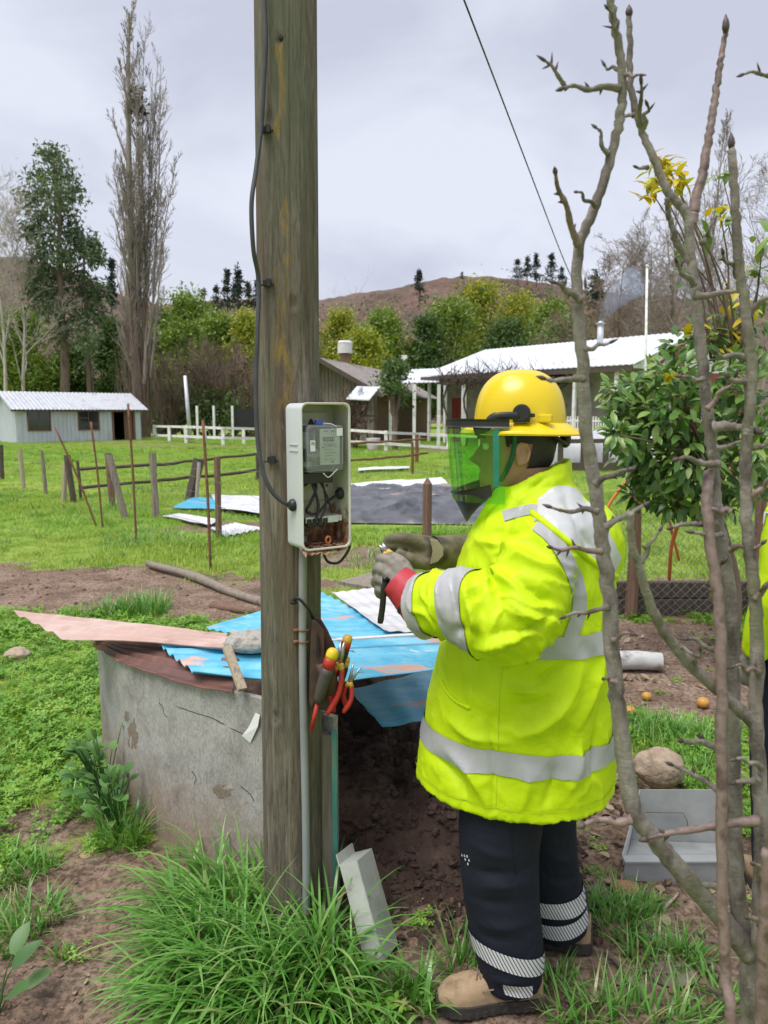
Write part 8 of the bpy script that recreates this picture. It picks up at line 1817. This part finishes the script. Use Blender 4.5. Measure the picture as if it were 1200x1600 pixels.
m1, m2 = split(mid_, .55, 71); f1_, f2_ = split(far_, .22, 72)
scatter('meadow_grass', 'green grass of the meadow', m1, CA_[:2]+CF_[:1]); scatter('pale_meadow_grass', 'paler yellowish grass patches of the meadow', m2, CY_)
scatter('far_meadow_grass', 'grass of the far meadow', f1_, CF_); scatter('pale_far_grass', 'paler patches of the far meadow', f2_, CY_[1:])
M_LUSH = leafmat('lush_tuft_grass', [(0.065, 0.17, 0.03), (0.10, 0.235, 0.045), (0.15, 0.30, 0.06)], rough=0.45, trans=0.3, inst=True)
CL_ = [clump('lush_tuft', M_LUSH, 34, .13, .008, .09, .8, 21), clump('lush_tuft', M_LUSH, 26, .10, .010, .12, .9, 22, 3)]
tu_ = np.concatenate([field(4.5, 16, 4.0, .7, 1.7), field(16, 45, .7, 1.0, 2.4)]); tu_ = tu_[fbm(np.stack([tu_[:, 0]*.6, tu_[:, 1]*.6, tu_[:, 0]*0], -1), 3, 91) > -.12]
scatter('meadow_tufts', 'darker lush tufts dotted over the meadow', tu_, CL_)
CD_ = [clump('dry_clump', M_DRY, 14, .07, .004, .07, .9, 8), clump('dry_clump', M_DRY, 10, .09, .004, .08, 1.2, 9)]
scatter('dry_grass', 'dry straw coloured grass on the bare patches', np.concatenate([field(1.5, 6.5, 9, .35, .8, thr=.55, invert=True), field(6.5, 13, 14, .7, 1.3, thr=.35, invert=True)]), CD_)
# long wet grass at the pole foot and other tall tufts
M_LONG = leafmat('long_wet_grass', [(0.07, 0.22, 0.032), (0.115, 0.31, 0.05), (0.165, 0.38, 0.07), (0.26, 0.45, 0.13), (0.40, 0.36, 0.17)], rough=0.28, trans=0.3)
def tuft(mb, r, c, rx, ry, n, L, w, lean, droop, seg=8, rad=.3):
    for _ in range(n):
        a = r.uniform(0, 6.28); rr = sqrt(r.random()); x, y = c[0]+rx*rr*cos(a), c[1]+ry*rr*sin(a)
        d = Vector((lean[0]+r.gauss(0, .30)+rad*cos(a)*rr, lean[1]+r.gauss(0, .30)+rad*sin(a)*rr, 1)); blade(mb, r, (x, y, GZ(x, y)-.01), d, L*r.uniform(.45, 1.15), w*r.uniform(.6, 1.35), droop*r.uniform(.5, 1.4), min(1, max(0, r.gauss(.45, .25))), seg, .15)
r = random.Random(19); mb = MB()
for px, py, rx, ry, n, L in ((345, 1480, .15, .15, 440, .34), (425, 1520, .20, .13, 540, .34), (320, 1405, .10, .10, 200, .30), (490, 1540, .15, .11, 260, .30), (400, 1430, .12, .06, 170, .28), (310, 1560, .10, .08, 180, .27), (390, 1590, .20, .09, 380, .28), (555, 1580, .11, .07, 110, .2), (520, 1490, .06, .05, 60, .34), (645, 1570, .05, .05, 70, .17), (585, 1592, .10, .05, 50, .16)):
    q = G(px, py); tuft(mb, r, (q.x, q.y), rx, ry, int(n*.58), L*1.1, .0142, (-.20, -.20), .80, 9)
struct('long_grass', mb, M_LONG, True, 'stuff', 'long wet grass arching round the foot of the pole')
mb = MB()
for px, py, rx, ry, n, L in ((950, 1440, .15, .10, 300, .13), (1030, 1500, .10, .08, 180, .11), (1060, 1165, .26, .22, 480, .15), (1010, 1140, .18, .14, 240, .13), (980, 1600, .22, .07, 280, .15), (870, 1535, .06, .05, 80, .10), (990, 1420, .10, .06, 120, .10), (200, 965, .30, .16, 460, .20), (225, 955, .22, .16, 300, .24), (30, 1370, .12, .08, 180, .11), (50, 1440, .12, .09, 200, .12), (10, 1480, .10, .08, 140, .12), (190, 1320, .08, .07, 130, .22), (150, 1270, .10, .10, 120, .18), (720, 1510, .05, .05, 60, .18), (640, 1540, .05, .04, 70, .18), (1090, 1220, .16, .14, 160, .14), (900, 1230, .16, .16, 130, .09), (100, 1500, .04, .04, 40, .06), (250, 1520, .05, .05, 60, .08), (1085, 1500, .06, .06, 70, .12), (1130, 1560, .08, .06, 90, .12), (470, 815, .5, .4, 300, .22), (720, 745, 1.2, .6, 260, .28), (165, 800, .8, .5, 300, .25), (260, 850, .9, .5, 420, .22), (690, 890, .8, .5, 260, .18), (600, 880, .5, .4, 200, .18)):
    q = G(px, py); tuft(mb, r, (q.x, q.y), rx, ry, n, L, (.0075) if py > 980 else .010, (-.05, -.08), .5, 6)
struct('grass_tufts', mb, M_LONG, True, 'stuff', 'taller tufts of grass scattered over the soil and meadow')
# broad leaved weeds
M_BROAD = leafmat('broad_weed_leaf', [(0.06, 0.15, 0.04), (0.10, 0.21, 0.06), (0.15, 0.27, 0.09)], rough=0.45, trans=0.3)
M_DKWEED = leafmat('dark_weed_leaf', [(0.055, 0.15, 0.035), (0.095, 0.22, 0.05), (0.15, 0.29, 0.08)], rough=0.5, trans=0.25)
def broad_plant(name, label, base, mt, lv, seed, stemL=.10):
    r = random.Random(seed); b0 = Vector(base); t = thing(name, label, 'plant', b0); sb = MB()
    for (dx, dy, dz, L, w) in lv:
        c = b0+Vector((dx, dy, dz)); sb.tube(bez([b0+Vector((0, 0, -.01)), b0.lerp(c, .5)+Vector((0, 0, .02)), c], 7), [.0026, .0026, .0024, .0022, .002, .002, .0016], 6)
        o = Vector((dx, dy, dz*.2+.02)).normalized(); v, f = leaf_v(L, w, r.uniform(.15, .4), .2); m3 = rotm(o+Vector((0, 0, r.uniform(-.2, .3))), (0, -.3, 1)); mb = MB(); mb.add([c+m3 @ Vector(q) for q in v], f, r.random()); part('leaf', mb, mt, t)
    part('stem', sb, mt, t)
q = G(8, 1590); broad_plant('broadleaf_weed', 'broad leaved green weed in the bottom left corner', (q.x-.02, q.y, GZ(q.x, q.y)), M_BROAD, [(-.05, .02, .10, .10, .030), (.04, .02, .12, .09, .026), (.05, -.03, .08, .10, .030), (.02, .06, .13, .085, .026), (-.04, -.05, .07, .09, .03), (.06, .03, .05, .08, .024), (0, -.07, .05, .09, .03), (-.08, .0, .06, .09, .03)], 3)
rw = random.Random(31)
for k, (px, py, h, n_) in enumerate(((168, 1262, .34, 16), (185, 1300, .26, 14), (150, 1240, .22, 10))):
    q = G(px, py); broad_plant('wall_weed', ('tall dark leafy weed at the left end of the cement wall', 'leafy weed low against the curved cement wall', 'small leafy weed left of the tall wall weed')[k], (q.x, q.y-.02, GZ(q.x, q.y)), M_DKWEED, [(rw.uniform(-.09, .07), rw.uniform(-.10, .05), rw.uniform(.25, 1)*h, rw.uniform(.03, .06), rw.uniform(.014, .027)) for _ in range(int(n_*2.4))], 40+k)
# litter: dead leaves, straw and crumbs
M_LIT = leafmat('dead_leaves', [(0.08, 0.045, 0.03), (0.16, 0.10, 0.06), (0.27, 0.19, 0.11), (0.36, 0.30, 0.20)], rough=0.7, trans=0.1)
mb = MB(); r = random.Random(23)
def litter(cx, cy, rx, ry, n, s0, s1):
    for _ in range(n):
        x, y = cx+rx*r.gauss(0, .5), cy+ry*r.gauss(0, .5); s = r.uniform(s0, s1); m3 = Matrix.Rotation(r.uniform(0, 6.28), 3, 'Z') @ Matrix.Rotation(r.gauss(0, .4), 3, 'X') @ Matrix.Rotation(r.gauss(0, .4), 3, 'Y'); v, f = leaf_v(s, s*r.uniform(.15, .42), r.uniform(-.5, .5), .3); c = Vector((x, y, GZ(x, y)+.008+.3*s*.2)); mb.add([c+m3 @ Vector(q) for q in v], f, r.random())
litter(1.0, 3.1, .6, .5, 220, .02, .06); litter(.95, 2.6, .5, .4, 140, .015, .05); litter(.85, 1.85, .5, .25, 60, .012, .04); litter(2.0, 4.6, 1.5, 1.0, 300, .02, .06); litter(-.9, 2.0, .6, .6, 90, .006, .02); litter(.2, 2.3, .3, .15, 40, .01, .03); litter(1.3, 2.3, .4, .3, 80, .015, .045)
struct('leaf_litter', mb, M_LIT, True, 'stuff', 'dead leaves and straw scattered on the bare soil')
mb = MB()
for _ in range(1500):
    z = r.random(); x, y = (r.gauss(-.9, .35), r.gauss(2.0, .35)) if z < .45 else (r.gauss(.85, .35), r.gauss(1.95, .3)) if z < .75 else (r.gauss(-3.2, 1.3), r.gauss(6.8, .6))
    s = r.choice((.002, .003, .003, .004, .006, .009))*(1 if z < .75 else 2.2); o_ = len(mb.v); mb.ball((x, y, GZ(x, y)+s*.2), (s*r.uniform(.8, 1.4), s, s*.7), 5, 3, r.random()); mb.v[o_:] = [(a+r.uniform(-.3, .3)*s, b+r.uniform(-.3, .3)*s, c+r.uniform(-.2, .2)*s) for a, b, c in mb.v[o_:]]
struct('soil_crumbs', mb, mat('soil_crumbs', [(0.10, 0.065, 0.045), (0.19, 0.13, 0.09), (0.27, 0.20, 0.15)], 9, rough=.95), False, 'stuff', 'small crumbs of earth and gravel on the bare soil')
# sticks on the soil
for k, (p0, p1, lab) in enumerate((((925, 1275), (948, 1248), 'pale dry stick on the litter right of the raincoat hem'), ((1035, 1425), (1060, 1400), 'short pale stick sticking out below the metal trough'), ((945, 1495), (980, 1545), 'dark curled stick on the soil right of the boot'))):
    a, b = G(*p0), G(*p1); mb = MB(); mb.tube(bez([a+Vector((0, 0, .012)), a.lerp(b, .5)+Vector((.01, 0, .02)), b+Vector((0, 0, .012))], 8), [.004, .006, .006, .0055, .005, .005, .004, .003], 6); solo('stick', mb, (M_PALEWOOD, M_PALEWOOD, M_DARKWOOD)[k], lab, 'stick', 'dry sticks on the soil')
